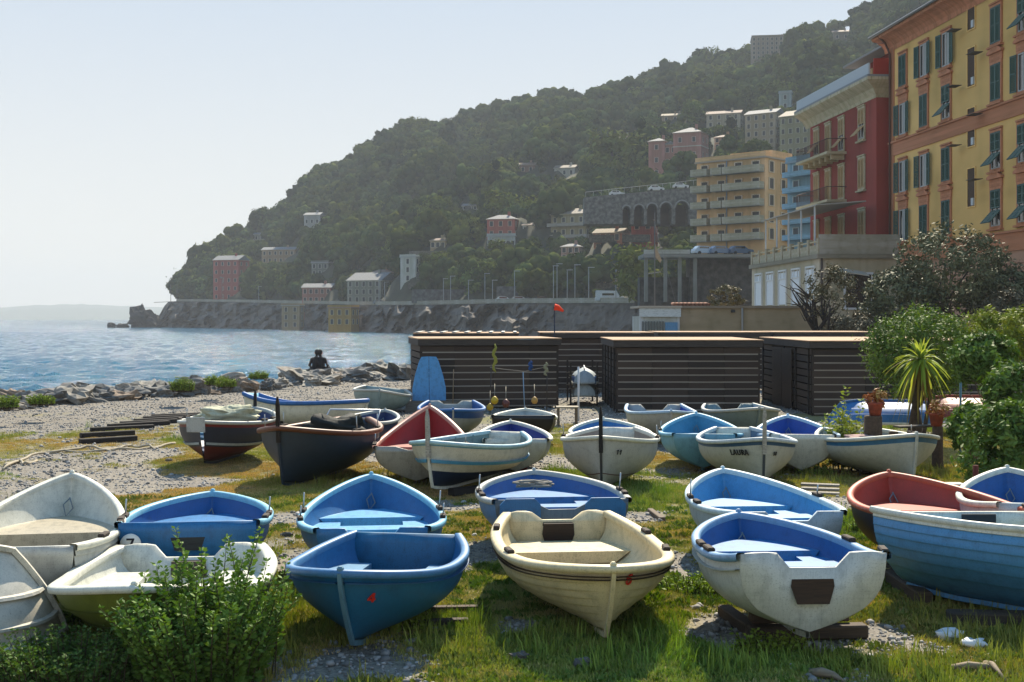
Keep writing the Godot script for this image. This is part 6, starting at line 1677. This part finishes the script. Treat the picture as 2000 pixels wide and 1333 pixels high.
	for r in 3:
		var y: float = [16.2, 12.7, 9.0][r] - 0.1
		shuttered(ro, Vector3(11.3, y, 0), 1.05, 2.1, [2, 0, 0][r], cm, cs, false)
		for x in [1.6, 4.3, 7.2]: shuttered(ro, Vector3(x, y - (0.2 if x > 2 else 0.0), 0), 1.0, 2.3 if x > 2 else 1.9, [[2, 0, 2], [0, 0, 0], [0, 0, 0]][r][[1.6, 4.3, 7.2].find(x)], cm, cs, false)
		if r < 2:
			bx("balcony", ro, Vector3(4.6, y - 1.62, 0.75), Vector3(7.2, 0.18, 1.5), cm)
			for k in 6: bx("balcony_bracket", ro, Vector3(1.5 + k * 1.25, y - 1.9, 0.55), Vector3(0.2, 0.38, 1.0), cm)
			mi("balcony_rail", tube([Vector3(1.05, y - 0.6, 0.0), Vector3(1.05, y - 0.6, 1.44), Vector3(8.15, y - 0.6, 1.44), Vector3(8.15, y - 0.6, 0.0)], 0.03, 5), plain(Color(0.28, 0.18, 0.14)), ro)
			for k in 29: bx("baluster", ro, Vector3(1.08 + k * 0.25, y - 1.06, 1.44), Vector3(0.03, 0.92, 0.03), plain(Color(0.28, 0.18, 0.14)))
	# --- terrace restaurant in front of the red house
	var to := thing("terrace_building", "cream low building with bright windows and an awning terrace on its roof", "building", Vector3(20.3, 0.0, -84.0), 0.06)
	var tm := wall_mat(Color(0.74, 0.69, 0.60))
	bx("wall", to, Vector3(2.9, 3.05, -9.0), Vector3(5.8, 6.7, 18.0), tm)
	bx("cornice", to, Vector3(2.9, 6.5, -9.0), Vector3(6.2, 0.3, 18.4), wall_mat(Color(0.56, 0.53, 0.47)))
	bx("terrace_wall", to, Vector3(2.9, 7.3, -0.1), Vector3(5.8, 1.3, 0.25), wall_mat(Color(0.68, 0.65, 0.60)))
	for k in 9:
		bx("terrace_post", to, Vector3(0.05, 7.15, -0.2 - k * 2.2), Vector3(0.3, 1.1, 0.35), tm)
		if k < 8:
			bx("terrace_panel", to, Vector3(0.05, 6.95, -1.3 - k * 2.2), Vector3(0.14, 0.65, 1.75), tm)
			bx("terrace_rail", to, Vector3(0.05, 7.5, -1.3 - k * 2.2), Vector3(0.1, 0.1, 1.75), plain(Color(0.7, 0.64, 0.5)))
	for k in 5:
		var z := -2.2 - k * 3.2
		bx("awning_post", to, Vector3(0.35, 8.3, z), Vector3(0.09, 3.4, 0.09), plain(Color(0.78, 0.80, 0.80)))
	var aw := bx("awning", to, Vector3(1.9, 10.15, -8.6), Vector3(3.4, 0.07, 14.5), plain(Color(0.66, 0.64, 0.60), 0.9), Vector3(0, 0, 0.08))
	for k in 5:
		var w := Node3D.new(); w.name = "window"; to.add_child(w, true); w.position = Vector3(0, 4.55, -1.9 - k * 3.45)
		w.rotation.y = -PI * 0.5
		bx("pane", w, Vector3(0, 0, 0.03), Vector3(1.9, 2.3, 0.03), mat("blind", Color(0.80, 0.83, 0.85), 0.3))
		mi("frame", ring_mesh(1.9, 2.5, 0.12, 0.12), plain(Color(0.8, 0.8, 0.78)), w).position = Vector3(0, 0, 0.05)
		bx("transom_bar", w, Vector3(0, 0.7, 0.07), Vector3(1.9, 0.1, 0.06), plain(Color(0.8, 0.8, 0.78)))
		for x in [-0.45, 0.45]: bx("glazing_bar", w, Vector3(x, 0.98, 0.07), Vector3(0.07, 0.5, 0.05), plain(Color(0.8, 0.8, 0.78)))
	var fw := Node3D.new(); fw.name = "front_window"; to.add_child(fw, true); fw.position = Vector3(2.6, 4.2, 0)
	bx("pane", fw, Vector3(0, 0, 0.02), Vector3(1.7, 2.2, 0.03), glass_mat())
	mi("frame", ring_mesh(1.7, 2.2, 0.14, 0.12), plain(Color(0.78, 0.79, 0.80)), fw).position = Vector3(0, 0, 0.05)
	bx("canopy", fw, Vector3(-0.5, 1.25, 0.5), Vector3(1.9, 0.06, 1.0), plain(Color(0.7, 0.68, 0.62), 0.9), Vector3(0.3, 0, -0.15))
	mi("downpipe", tube([Vector3(0.12, 6.4, 0.1), Vector3(0.12, 0, 0.1)], 0.07, 6), plain(Color(0.3, 0.24, 0.2)), to)
	# --- low beige building behind the sheds
	var lo := thing("low_building", "low beige building with a tiled roof edge behind the sheds", "building", Vector3(8.2, 0, -62.0), 0.0)
	bx("wall", lo, Vector3(3.4, 1.4, -4.0), Vector3(7.4, 3.0, 8.0), wall_mat(Color(0.64, 0.57, 0.47)))
	bx("roof_edge", lo, Vector3(3.4, 2.95, -4.0), Vector3(7.6, 0.12, 8.2), wall_mat(Color(0.56, 0.50, 0.44)))
	for k in 9: mi("roof_tile", tube([Vector3(-0.2 + k * 0.2, 3.05, -0.1), Vector3(-0.2 + k * 0.2, 3.12, -1.4)], 0.09, 6), mat("rooftile", Color(0.56, 0.36, 0.26), 0.9, "stone", 1.0), lo)
	mi("downpipe", tube([Vector3(3.0, 2.9, 0.12), Vector3(3.0, 0, 0.12)], 0.05, 6), plain(Color(0.55, 0.52, 0.48)), lo)
	bx("floodlight", lo, Vector3(2.55, 2.75, 0.12), Vector3(0.18, 0.14, 0.14), plain(Color(0.12, 0.12, 0.12)))
	var ko := thing("beach_kiosk", "white kiosk with blue slatted front beside the low beige building", "kiosk", Vector3(6.2, 0, -61.5), 0.0)
	bx("wall", ko, Vector3(0.95, 1.2, -2.0), Vector3(1.9, 2.6, 4.0), wall_mat(Color(0.70, 0.72, 0.73)))
	bx("roof", ko, Vector3(0.95, 2.95, -2.0), Vector3(2.1, 0.1, 4.4), plain(Color(0.62, 0.58, 0.52)))
	bx("fascia", ko, Vector3(0.95, 2.68, 0.1), Vector3(2.0, 0.42, 0.06), paint(Color(0.72, 0.75, 0.77)))
	for k in 8: bx("slat", ko, Vector3(0.12 + k * 0.14, 1.7, 0.05), Vector3(0.07, 1.1, 0.06), paint(Color(0.34, 0.36, 0.36)))
	bx("blue_door", ko, Vector3(1.5, 1.5, 0.04), Vector3(0.6, 1.4, 0.06), paint(Color(0.30, 0.50, 0.66)))

# ---------------------------------------------------------------- plants of the yard
func dome(parent: Node, sd: int, at: Vector3, size: Vector3, n: int, leaf: float, c0: Color, c1: Color, m: Material, clumps := 90):
	var o := mi("crown", leaf_cloud(sd, n, size, leaf, clumps, minf(size.x, size.y) * 0.2, c0, c1, 0.72), m, parent)
	o.position = at
	return o
func stems(sd: int, n: int, h0: float, h1: float, spread: Vector2, lean: float, leaf: float, gap: float, c0: Color, c1: Color, parent: Node, m: Material, tip := 0.0):
	# upright shoots, leaves in whorls up each
	var rng := RandomNumberGenerator.new(); rng.seed = sd
	var st := SurfaceTool.new(); st.begin(Mesh.PRIMITIVE_TRIANGLES); st.set_smooth_group(0)
	var lv := SurfaceTool.new(); lv.begin(Mesh.PRIMITIVE_TRIANGLES)
	for i in n:
		var a := rng.randf() * TAU
		var r := sqrt(rng.randf())
		var p := Vector3(cos(a) * r * spread.x, 0, sin(a) * r * spread.y)
		var h := lerpf(h0, h1, pow(rng.randf(), 1.6)) * (1.0 - 0.35 * r)
		var dir := Vector3(p.x * lean / maxf(spread.x, 0.01) + rng.randfn() * 0.08, 0, p.z * lean / maxf(spread.y, 0.01) + rng.randfn() * 0.08) * h
		var top := p + dir + Vector3(0, h, 0)
		var mid := p + dir * 0.3 + Vector3(0, h * 0.55, 0)
		add_tube(st, [p - Vector3(0, 0.03, 0), mid, top], [0.006, 0.0045, 0.0015], 4, false)
		var cc := c0.lerp(c1, rng.randf())
		var t := 0.12
		while t < 1.02:
			var c := p.lerp(mid, t / 0.55) if t < 0.55 else mid.lerp(top, (t - 0.55) / 0.45)
			for k in 5:
				var b := rng.randf() * TAU
				var d := Vector3(cos(b), rng.randf_range(0.0, 0.9), sin(b)).normalized()
				var l := leaf * rng.randf_range(0.6, 1.2) * lerpf(1.1, 0.65, t)
				var w := d.cross(Vector3(rng.randfn(), rng.randfn(), rng.randfn())).normalized() * l * 0.26
				var s := c + d * l * 0.15
				lv.set_color(cc.lerp(c1, rng.randf() * 0.5 + tip * t))
				for q in [s, s + d * l * 0.5 + w, s + d * l, s, s + d * l, s + d * l * 0.5 - w]: lv.add_vertex(q)
			t += gap / h * rng.randf_range(0.8, 1.2)
	st.generate_normals(); lv.generate_normals()
	mi("stems", st.commit(), plain(Color(0.26, 0.22, 0.14), 0.9), parent)
	mi("foliage", lv.commit(), m, parent)
func build_plants():
	var lm := leaf_mat("yard", Color.WHITE, 0.6)
	var bark := mat("bark", Color(0.34, 0.28, 0.23), 0.95, "stone", 1.5, "stone_n")
	# wild shrub in front
	var a := Color(0.055, 0.115, 0.022); var b := Color(0.15, 0.25, 0.05)
	var sh := thing("leafy_shrub", "wild leafy green shrub in front of the green hulled dinghy", "shrub", Vector3(-2.06, 0, -8.4))
	stems(11, 300, 0.34, 0.86, Vector2(0.38, 0.28), 0.42, 0.062, 0.026, a, b, sh, lm)
	var sh2 := thing("leafy_shrub", "tall slender shoots rising out of the shrub over the green dinghy's rim", "shrub", Vector3(-2.02, 0, -8.62))
	stems(13, 24, 0.86, 1.14, Vector2(0.46, 0.14), 0.12, 0.062, 0.030, Color(0.09, 0.17, 0.03), Color(0.17, 0.27, 0.06), sh2, lm)
	var sh3 := thing("leafy_shrub", "low dark green shrub at the bottom left corner", "shrub", Vector3(-2.95, 0, -8.45))
	stems(17, 330, 0.18, 0.40, Vector2(0.5, 0.28), 0.4, 0.045, 0.026, Color(0.05, 0.10, 0.025), Color(0.12, 0.20, 0.05), sh3, lm)
	var sh4 := thing("weed_shoot", "single yellow and reddish leafed shoot at the bottom edge", "plant", Vector3(-2.23, 0, -8.2))
	stems(19, 4, 0.36, 0.42, Vector2(0.03, 0.03), 0.1, 0.055, 0.022, Color(0.32, 0.27, 0.05), Color(0.30, 0.15, 0.03), sh4, lm)
	for q in [["bright green weeds at the foot of the upturned boat", 90, 1225, 0.28], ["green weeds beside the cream dinghy's bow", 1345, 1160, 0.22], ["leafy weed clump below the timber stack", 1500, 1280, 0.2], ["bright weed clump beside the boat lettered LAURA", 1590, 928, 0.24], ["tall grass and weeds under the faded blue dinghy", 770, 1225, 0.16], ["green weeds at the red dinghy's bow", 1660, 1035, 0.2]]:
		var w := thing("weed_clump", q[0], "weeds", G(q[1], q[2]))
		stems(int(q[1]), 60, q[3] * 0.5, q[3], Vector2(0.28, 0.18), 0.5, 0.05, 0.03, Color(0.11, 0.19, 0.025), Color(0.24, 0.31, 0.05), w, lm)
	# clipped hedge tree, right
	var hg := thing("clipped_tree", "dense clipped evergreen with a rounded crown behind the yucca", "tree", XD(1790, 24.0, 0.0))
	dome(hg, 31, Vector3(0.12, 1.74, 0), Vector3(1.02, 0.84, 0.9), 15000, 0.045, Color(0.055, 0.10, 0.022), Color(0.17, 0.24, 0.05), lm, 240)
	mi("trunk", branchy(32, 1.7, 0.6, 0.07, 5), bark, hg)
	var hg2 := thing("clipped_tree", "broad clipped hedge crown at the right edge, yellowing on top", "tree", XD(1960, 24.5, 0.0))
	dome(hg2, 33, Vector3(0.2, 2.08, 0), Vector3(1.35, 0.52, 0.9), 13000, 0.045, Color(0.075, 0.12, 0.02), Color(0.27, 0.29, 0.045), lm, 220)
	mi("trunk", branchy(34, 1.9, 0.8, 0.07, 5), bark, hg2)
	for q in [["layered glossy shrub with bare pale stems right of the yucca", 1925, 20.5, 1.72, Vector3(0.55, 0.40, 0.5), 41], ["glossy leafy shrub crown at the right edge below the hedge", 1990, 19.2, 1.30, Vector3(0.52, 0.42, 0.45), 43], ["dark dense bush at the right edge behind the drum", 1965, 17.0, 0.66, Vector3(0.6, 0.62, 0.45), 45], ["small leafy bush between the red post and the yucca", 1898, 18.0, 0.85, Vector3(0.28, 0.32, 0.28), 47]]:
		var o := thing("garden_shrub", q[0], "shrub", XD(q[1], q[2], 0.0))
		dome(o, q[5], Vector3(0, q[3], 0), q[4], 6500, 0.055, Color(0.05, 0.10, 0.022), Color(0.15, 0.23, 0.05), lm, 120)
		mi("trunk", branchy(q[5] + 1, q[3], q[4].x * 0.7, 0.035, 4), plain(Color(0.42, 0.36, 0.29), 0.95), o)
	# yucca
	var yu := thing("yucca", "yucca with drooping sword leaves and brown dead leaves", "yucca", XD(1776, 21.6, 0.0))
	mi("trunk", tube([Vector3(0, -0.05, 0), Vector3(0.03, 0.4, 0), Vector3(0.14, 1.1, 0), Vector3(0.2, 1.72, 0)], [0.10, 0.075, 0.06, 0.05], 8), bark, yu)
	mi("trunk", tube([Vector3(0.05, -0.05, 0.0), Vector3(0.22, 0.35, 0.05), Vector3(0.36, 1.2, 0.05)], [0.05, 0.04, 0.03], 7), bark, yu)
	var rng := RandomNumberGenerator.new(); rng.seed = 8
	for i in 130:
		var an := rng.randf() * TAU
		var el := rng.randf_range(-1.2, 1.4)
		var l := rng.randf_range(0.28, 0.7)
		var st := SurfaceTool.new(); st.begin(Mesh.PRIMITIVE_TRIANGLES); st.set_smooth_group(0)
		var d := Vector3(cos(an) * cos(el), sin(el), sin(an) * cos(el))
		var side := d.cross(Vector3.UP).normalized() * 0.027
		var p := Vector3(0.2, 1.70, 0)
		var rows := []
		for k in 6:
			var t := k / 5.0
			var w := side * (1.0 - pow(t, 2.5)) * (0.7 + 0.6 * t)
			var c := p + d * l * t + Vector3(0, -0.6 * t * t * l * (1.2 - el * 0.5), 0)
			c += side.normalized() * 0.10 * t * t * sin(i * 2.4)
			rows.append([c - w, c + Vector3(0, -0.006, 0), c + w])
		add_grid(st, rows)
		st.generate_normals()
		var dead := el < -0.5 or i % 17 == 0
		var m := leaf_mat("yucca" + ("d" if dead else str(i % 3)), Color(0.42, 0.30, 0.16) if dead else [Color(0.34, 0.46, 0.16), Color(0.46, 0.54, 0.18), Color(0.28, 0.40, 0.16)][i % 3])
		mi("leaf", st.commit(), m, yu)
	# young yellow-green shrubs by the pots
	for q in [["young yellow green shrub with tiered leaves beside the stump", 1648, 20.3, 1.42, 14, 0.26], ["smaller yellow green shrub close to the stump", 1682, 20.0, 0.98, 12, 0.2]]:
		var o := thing("young_shrub", q[0], "shrub", XD(q[1], q[2], 0.0))
		stems(int(q[1]), q[4] * 2, q[3] * 0.55, q[3], Vector2(q[5], q[5] * 0.7), 0.2, 0.11, 0.065, Color(0.20, 0.26, 0.05), Color(0.36, 0.37, 0.07), o, lm)
	# silvery tree, bare branched tree, roof shrub
	var ol := thing("silver_tree", "large grey green evergreen tree in front of the yellow house", "tree", XD(1850, 58.0, 0.0))
	for q in [[Vector3(0.2, 4.7, 0), Vector3(2.6, 1.9, 2.2), 51], [Vector3(-2.2, 3.2, 0.3), Vector3(1.7, 1.4, 1.5), 52], [Vector3(2.7, 3.3, 0.2), Vector3(1.8, 1.5, 1.6), 53]]:
		dome(ol, q[2], q[0], q[1], 7500, 0.12, Color(0.06, 0.07, 0.032), Color(0.15, 0.155, 0.08), leaf_mat("olive", Color.WHITE, 0.6), 130)
	mi("trunk", branchy(54, 5.0, 2.2, 0.22, 8), bark, ol)
	for q in [["grey green shrubs below the red house, beside the bare tree", 1668, 57.0, 1.5, Vector3(1.4, 1.3, 1.2), 56], ["reddish evergreen shrub in front of the yellow house at the edge", 1975, 56.0, 2.0, Vector3(1.7, 1.6, 1.4), 57]]:
		var o := thing("silver_shrub", q[0], "shrub", XD(q[1], q[2], 0.0))
		dome(o, q[5], Vector3(0, q[3], 0), q[4], 5200, 0.11, Color(0.07, 0.065, 0.04), Color(0.16, 0.135, 0.08), leaf_mat("olive", Color.WHITE, 0.6), 90)
		mi("trunk", branchy(q[5] + 40, 1.6, 0.9, 0.1, 5), bark, o)
	var br := thing("bare_tree", "half bare tree with twisted dark branches behind the shed roofs", "tree", XD(1598, 57.0, 0.0))
	mi("trunk", branchy(58, 4.3, 1.9, 0.17, 9, Vector3(-0.2, 0, 0)), plain(Color(0.15, 0.12, 0.10), 0.95), br)
	dome(br, 59, Vector3(0.5, 3.6, 0), Vector3(1.15, 1.15, 0.9), 1700, 0.10, Color(0.08, 0.075, 0.04), Color(0.17, 0.15, 0.08), leaf_mat("olive", Color.WHITE, 0.6), 40)
	var rs := thing("roof_shrub", "dry bushy shrub showing above the low beige building", "shrub", XD(1420, 72.0, 0.0))
	dome(rs, 60, Vector3(0, 3.6, 0), Vector3(0.95, 0.65, 0.8), 2600, 0.09, Color(0.10, 0.10, 0.04), Color(0.22, 0.17, 0.09), leaf_mat("olive", Color.WHITE, 0.6), 50)
	mi("trunk", branchy(61, 3.6, 0.6, 0.08, 5), bark, rs)
	# tufts between the boulders
	for q in [[10, 797, 0.35], [355, 764, 0.45], [420, 752, 0.35], [440, 756, 0.32], [505, 740, 0.3], [80, 790, 0.3]]:
		var o := thing("bank_tuft", "green tuft growing in the stone bank by the water", "plant", P(q[0], q[1], 2.2 * F / (q[1] + 16.0 - HZ)), 0.0, "green tufts in the stone bank")
		stems(int(q[0] + q[1]), 110, q[2] * 0.5, q[2], Vector2(0.28, 0.2), 0.4, 0.07, 0.05, Color(0.10, 0.17, 0.03), Color(0.22, 0.28, 0.05), o, lm)

# ---------------------------------------------------------------- the seated couple
func body_net(bones: Array, cell: float) -> ArrayMesh:
	# bones: [a, b, ra, rb]; smooth union of tapered capsules, meshed as surface nets
	var lo := Vector3.ONE * 1e9; var hi := -lo
	for b in bones:
		for e in 2:
			lo = lo.min(b[e] - Vector3.ONE * (b[2 + e] + 0.05)); hi = hi.max(b[e] + Vector3.ONE * (b[2 + e] + 0.05))
	var n := Vector3i(((hi - lo) / cell).ceil()) + Vector3i.ONE
	var f := PackedFloat32Array(); f.resize(n.x * n.y * n.z)
	for z in n.z:
		for y in n.y:
			for x in n.x:
				var p := lo + Vector3(x, y, z) * cell
				var d := 9.0
				for b in bones:
					var ab: Vector3 = b[1] - b[0]
					var t := clampf((p - b[0]).dot(ab) / maxf(ab.length_squared(), 1e-6), 0, 1)
					var q := p.distance_to(b[0] + ab * t) - lerpf(b[2], b[3], t)
					var h := maxf(0.035 - absf(d - q), 0.0) / 0.035
					d = minf(d, q) - h * h * 0.035 * 0.25
				f[x + n.x * (y + n.y * z)] = d
	var id := {}
	var vs := PackedVector3Array()
	var at := func(x, y, z): return f[x + n.x * (y + n.y * z)]
	for z in n.z - 1:
		for y in n.y - 1:
			for x in n.x - 1:
				var s := Vector3.ZERO; var c := 0
				for e in [[0, 0, 0, 1, 0, 0], [0, 1, 0, 1, 1, 0], [0, 0, 1, 1, 0, 1], [0, 1, 1, 1, 1, 1], [0, 0, 0, 0, 1, 0], [1, 0, 0, 1, 1, 0], [0, 0, 1, 0, 1, 1], [1, 0, 1, 1, 1, 1], [0, 0, 0, 0, 0, 1], [1, 0, 0, 1, 0, 1], [0, 1, 0, 0, 1, 1], [1, 1, 0, 1, 1, 1]]:
					var va: float = at.call(x + e[0], y + e[1], z + e[2]); var vb: float = at.call(x + e[3], y + e[4], z + e[5])
					if (va < 0) != (vb < 0):
						var t := va / (va - vb)
						s += Vector3(lerpf(e[0], e[3], t), lerpf(e[1], e[4], t), lerpf(e[2], e[5], t)); c += 1
				if c > 0:
					id[Vector3i(x, y, z)] = vs.size(); vs.append(lo + (Vector3(x, y, z) + s / c) * cell)
	var st := SurfaceTool.new(); st.begin(Mesh.PRIMITIVE_TRIANGLES); st.set_smooth_group(0)
	for v in vs: st.add_vertex(v)
	for k in id.keys():
		for ax in 3:
			var d := Vector3i.ZERO; d[ax] = 1
			var e1 := Vector3i.ZERO; e1[(ax + 1) % 3] = 1
			var e2 := Vector3i.ZERO; e2[(ax + 2) % 3] = 1
			var q: Vector3i = k + d
			if q.x >= n.x or q.y >= n.y or q.z >= n.z: continue
			var va: float = at.call(k.x, k.y, k.z); var vb: float = at.call(q.x, q.y, q.z)
			if (va < 0) == (vb < 0): continue
			var ids := [k, k - e1, k - e1 - e2, k - e2]
			var ok := true
			for i in ids: ok = ok and id.has(i)
			if not ok: continue
			var o := [id[ids[0]], id[ids[1]], id[ids[2]], id[ids[3]]]
			if va < 0: o.reverse()
			for i in [0, 1, 2, 0, 2, 3]: st.add_index(o[i])
	st.generate_normals()
	return st.commit()
func seated(label: String, at: Vector3, turn: float, lean: float, coat: Color, hair: Color):
	var o := thing("person", label, "person", at, turn, "couple seated on the boulders")
	var V := func(x, y, z): return Vector3(x + lean * y, y, z)
	# seat at y 0, facing -z (the sea); legs bent over the rock
	var bones := [[V.call(-0.09, 0.09, 0), V.call(0.09, 0.09, 0), 0.14, 0.14], [V.call(0, 0.1, 0), V.call(0, 0.34, 0.02), 0.15, 0.145], [V.call(0, 0.34, 0.02), V.call(0, 0.5, 0), 0.15, 0.12], [V.call(-0.15, 0.5, 0), V.call(0.15, 0.5, 0), 0.075, 0.075], [V.call(0, 0.52, 0), V.call(0, 0.64, -0.02), 0.055, 0.05]]
	for s in [-1.0, 1.0]:
		bones.append([V.call(0.18 * s, 0.5, 0), V.call(0.25 * s, 0.26, -0.06), 0.06, 0.048])
		bones.append([V.call(0.25 * s, 0.26, -0.06), V.call(0.12 * s, 0.17, -0.28), 0.046, 0.035])
		bones.append([V.call(0.12 * s, 0.17, -0.28), V.call(0.10 * s, 0.16, -0.34), 0.036, 0.03])
		bones.append([V.call(0.1 * s, 0.09, 0), V.call(0.13 * s, 0.15, -0.40), 0.095, 0.07])
		bones.append([V.call(0.13 * s, 0.15, -0.40), V.call(0.12 * s, -0.22, -0.46), 0.068, 0.045])
		bones.append([V.call(0.12 * s, -0.24, -0.46), V.call(0.12 * s, -0.26, -0.60), 0.045, 0.04])
	mi("body", body_net(bones, 0.028), plain(coat, 0.9), o)
	var hc: Vector3 = V.call(0, 0.76, -0.02)
	var head := mi("head", body_net([[hc + Vector3(0, 0.03, 0), hc + Vector3(0, 0.0, -0.02), 0.085, 0.085], [hc, hc + Vector3(0, -0.06, -0.05), 0.075, 0.05], [hc + Vector3(0, -0.02, -0.09), hc + Vector3(0, -0.035, -0.11), 0.014, 0.012], [hc + Vector3(0.088, -0.01, 0), hc + Vector3(0.09, -0.03, 0), 0.015, 0.012], [hc + Vector3(-0.088, -0.01, 0), hc + Vector3(-0.09, -0.03, 0), 0.015, 0.012]], 0.014), plain(Color(0.58, 0.40, 0.31), 0.7), o)
	mi("hair", body_net([[hc + Vector3(0, 0.05, 0.02), hc + Vector3(0, 0.0, 0.04), 0.09, 0.085], [hc + Vector3(0, 0.0, 0.05), hc + Vector3(0, -0.10, 0.05), 0.075, 0.05]], 0.02), plain(hair, 0.9), head)
func build_people():
	var p := P(622, 722, 51.0)
	p.y = 0.26
	var r := mi("boulder", lump(71, Vector3(2.3, 0.9, 1.2), 0.3, 9, true), mat("rockseat", Color(0.52, 0.50, 0.46), 0.95, "stone", 0.6, "stone_n"))
	r.position = p + Vector3(0.1, -0.36, 0)
	tag(r, "broad flat boulder on which the couple sits", "boulder")
	seated("person in dark clothes with dark hair, left of the seated couple", p + Vector3(-0.13, 0.0, 0), 0.25, 0.08, Color(0.05, 0.05, 0.06), Color(0.05, 0.035, 0.03))
	seated("person in black jacket leaning in, right of the seated couple", p + Vector3(0.15, 0.0, 0.06), -0.25, -0.12, Color(0.035, 0.035, 0.045), Color(0.07, 0.05, 0.04))
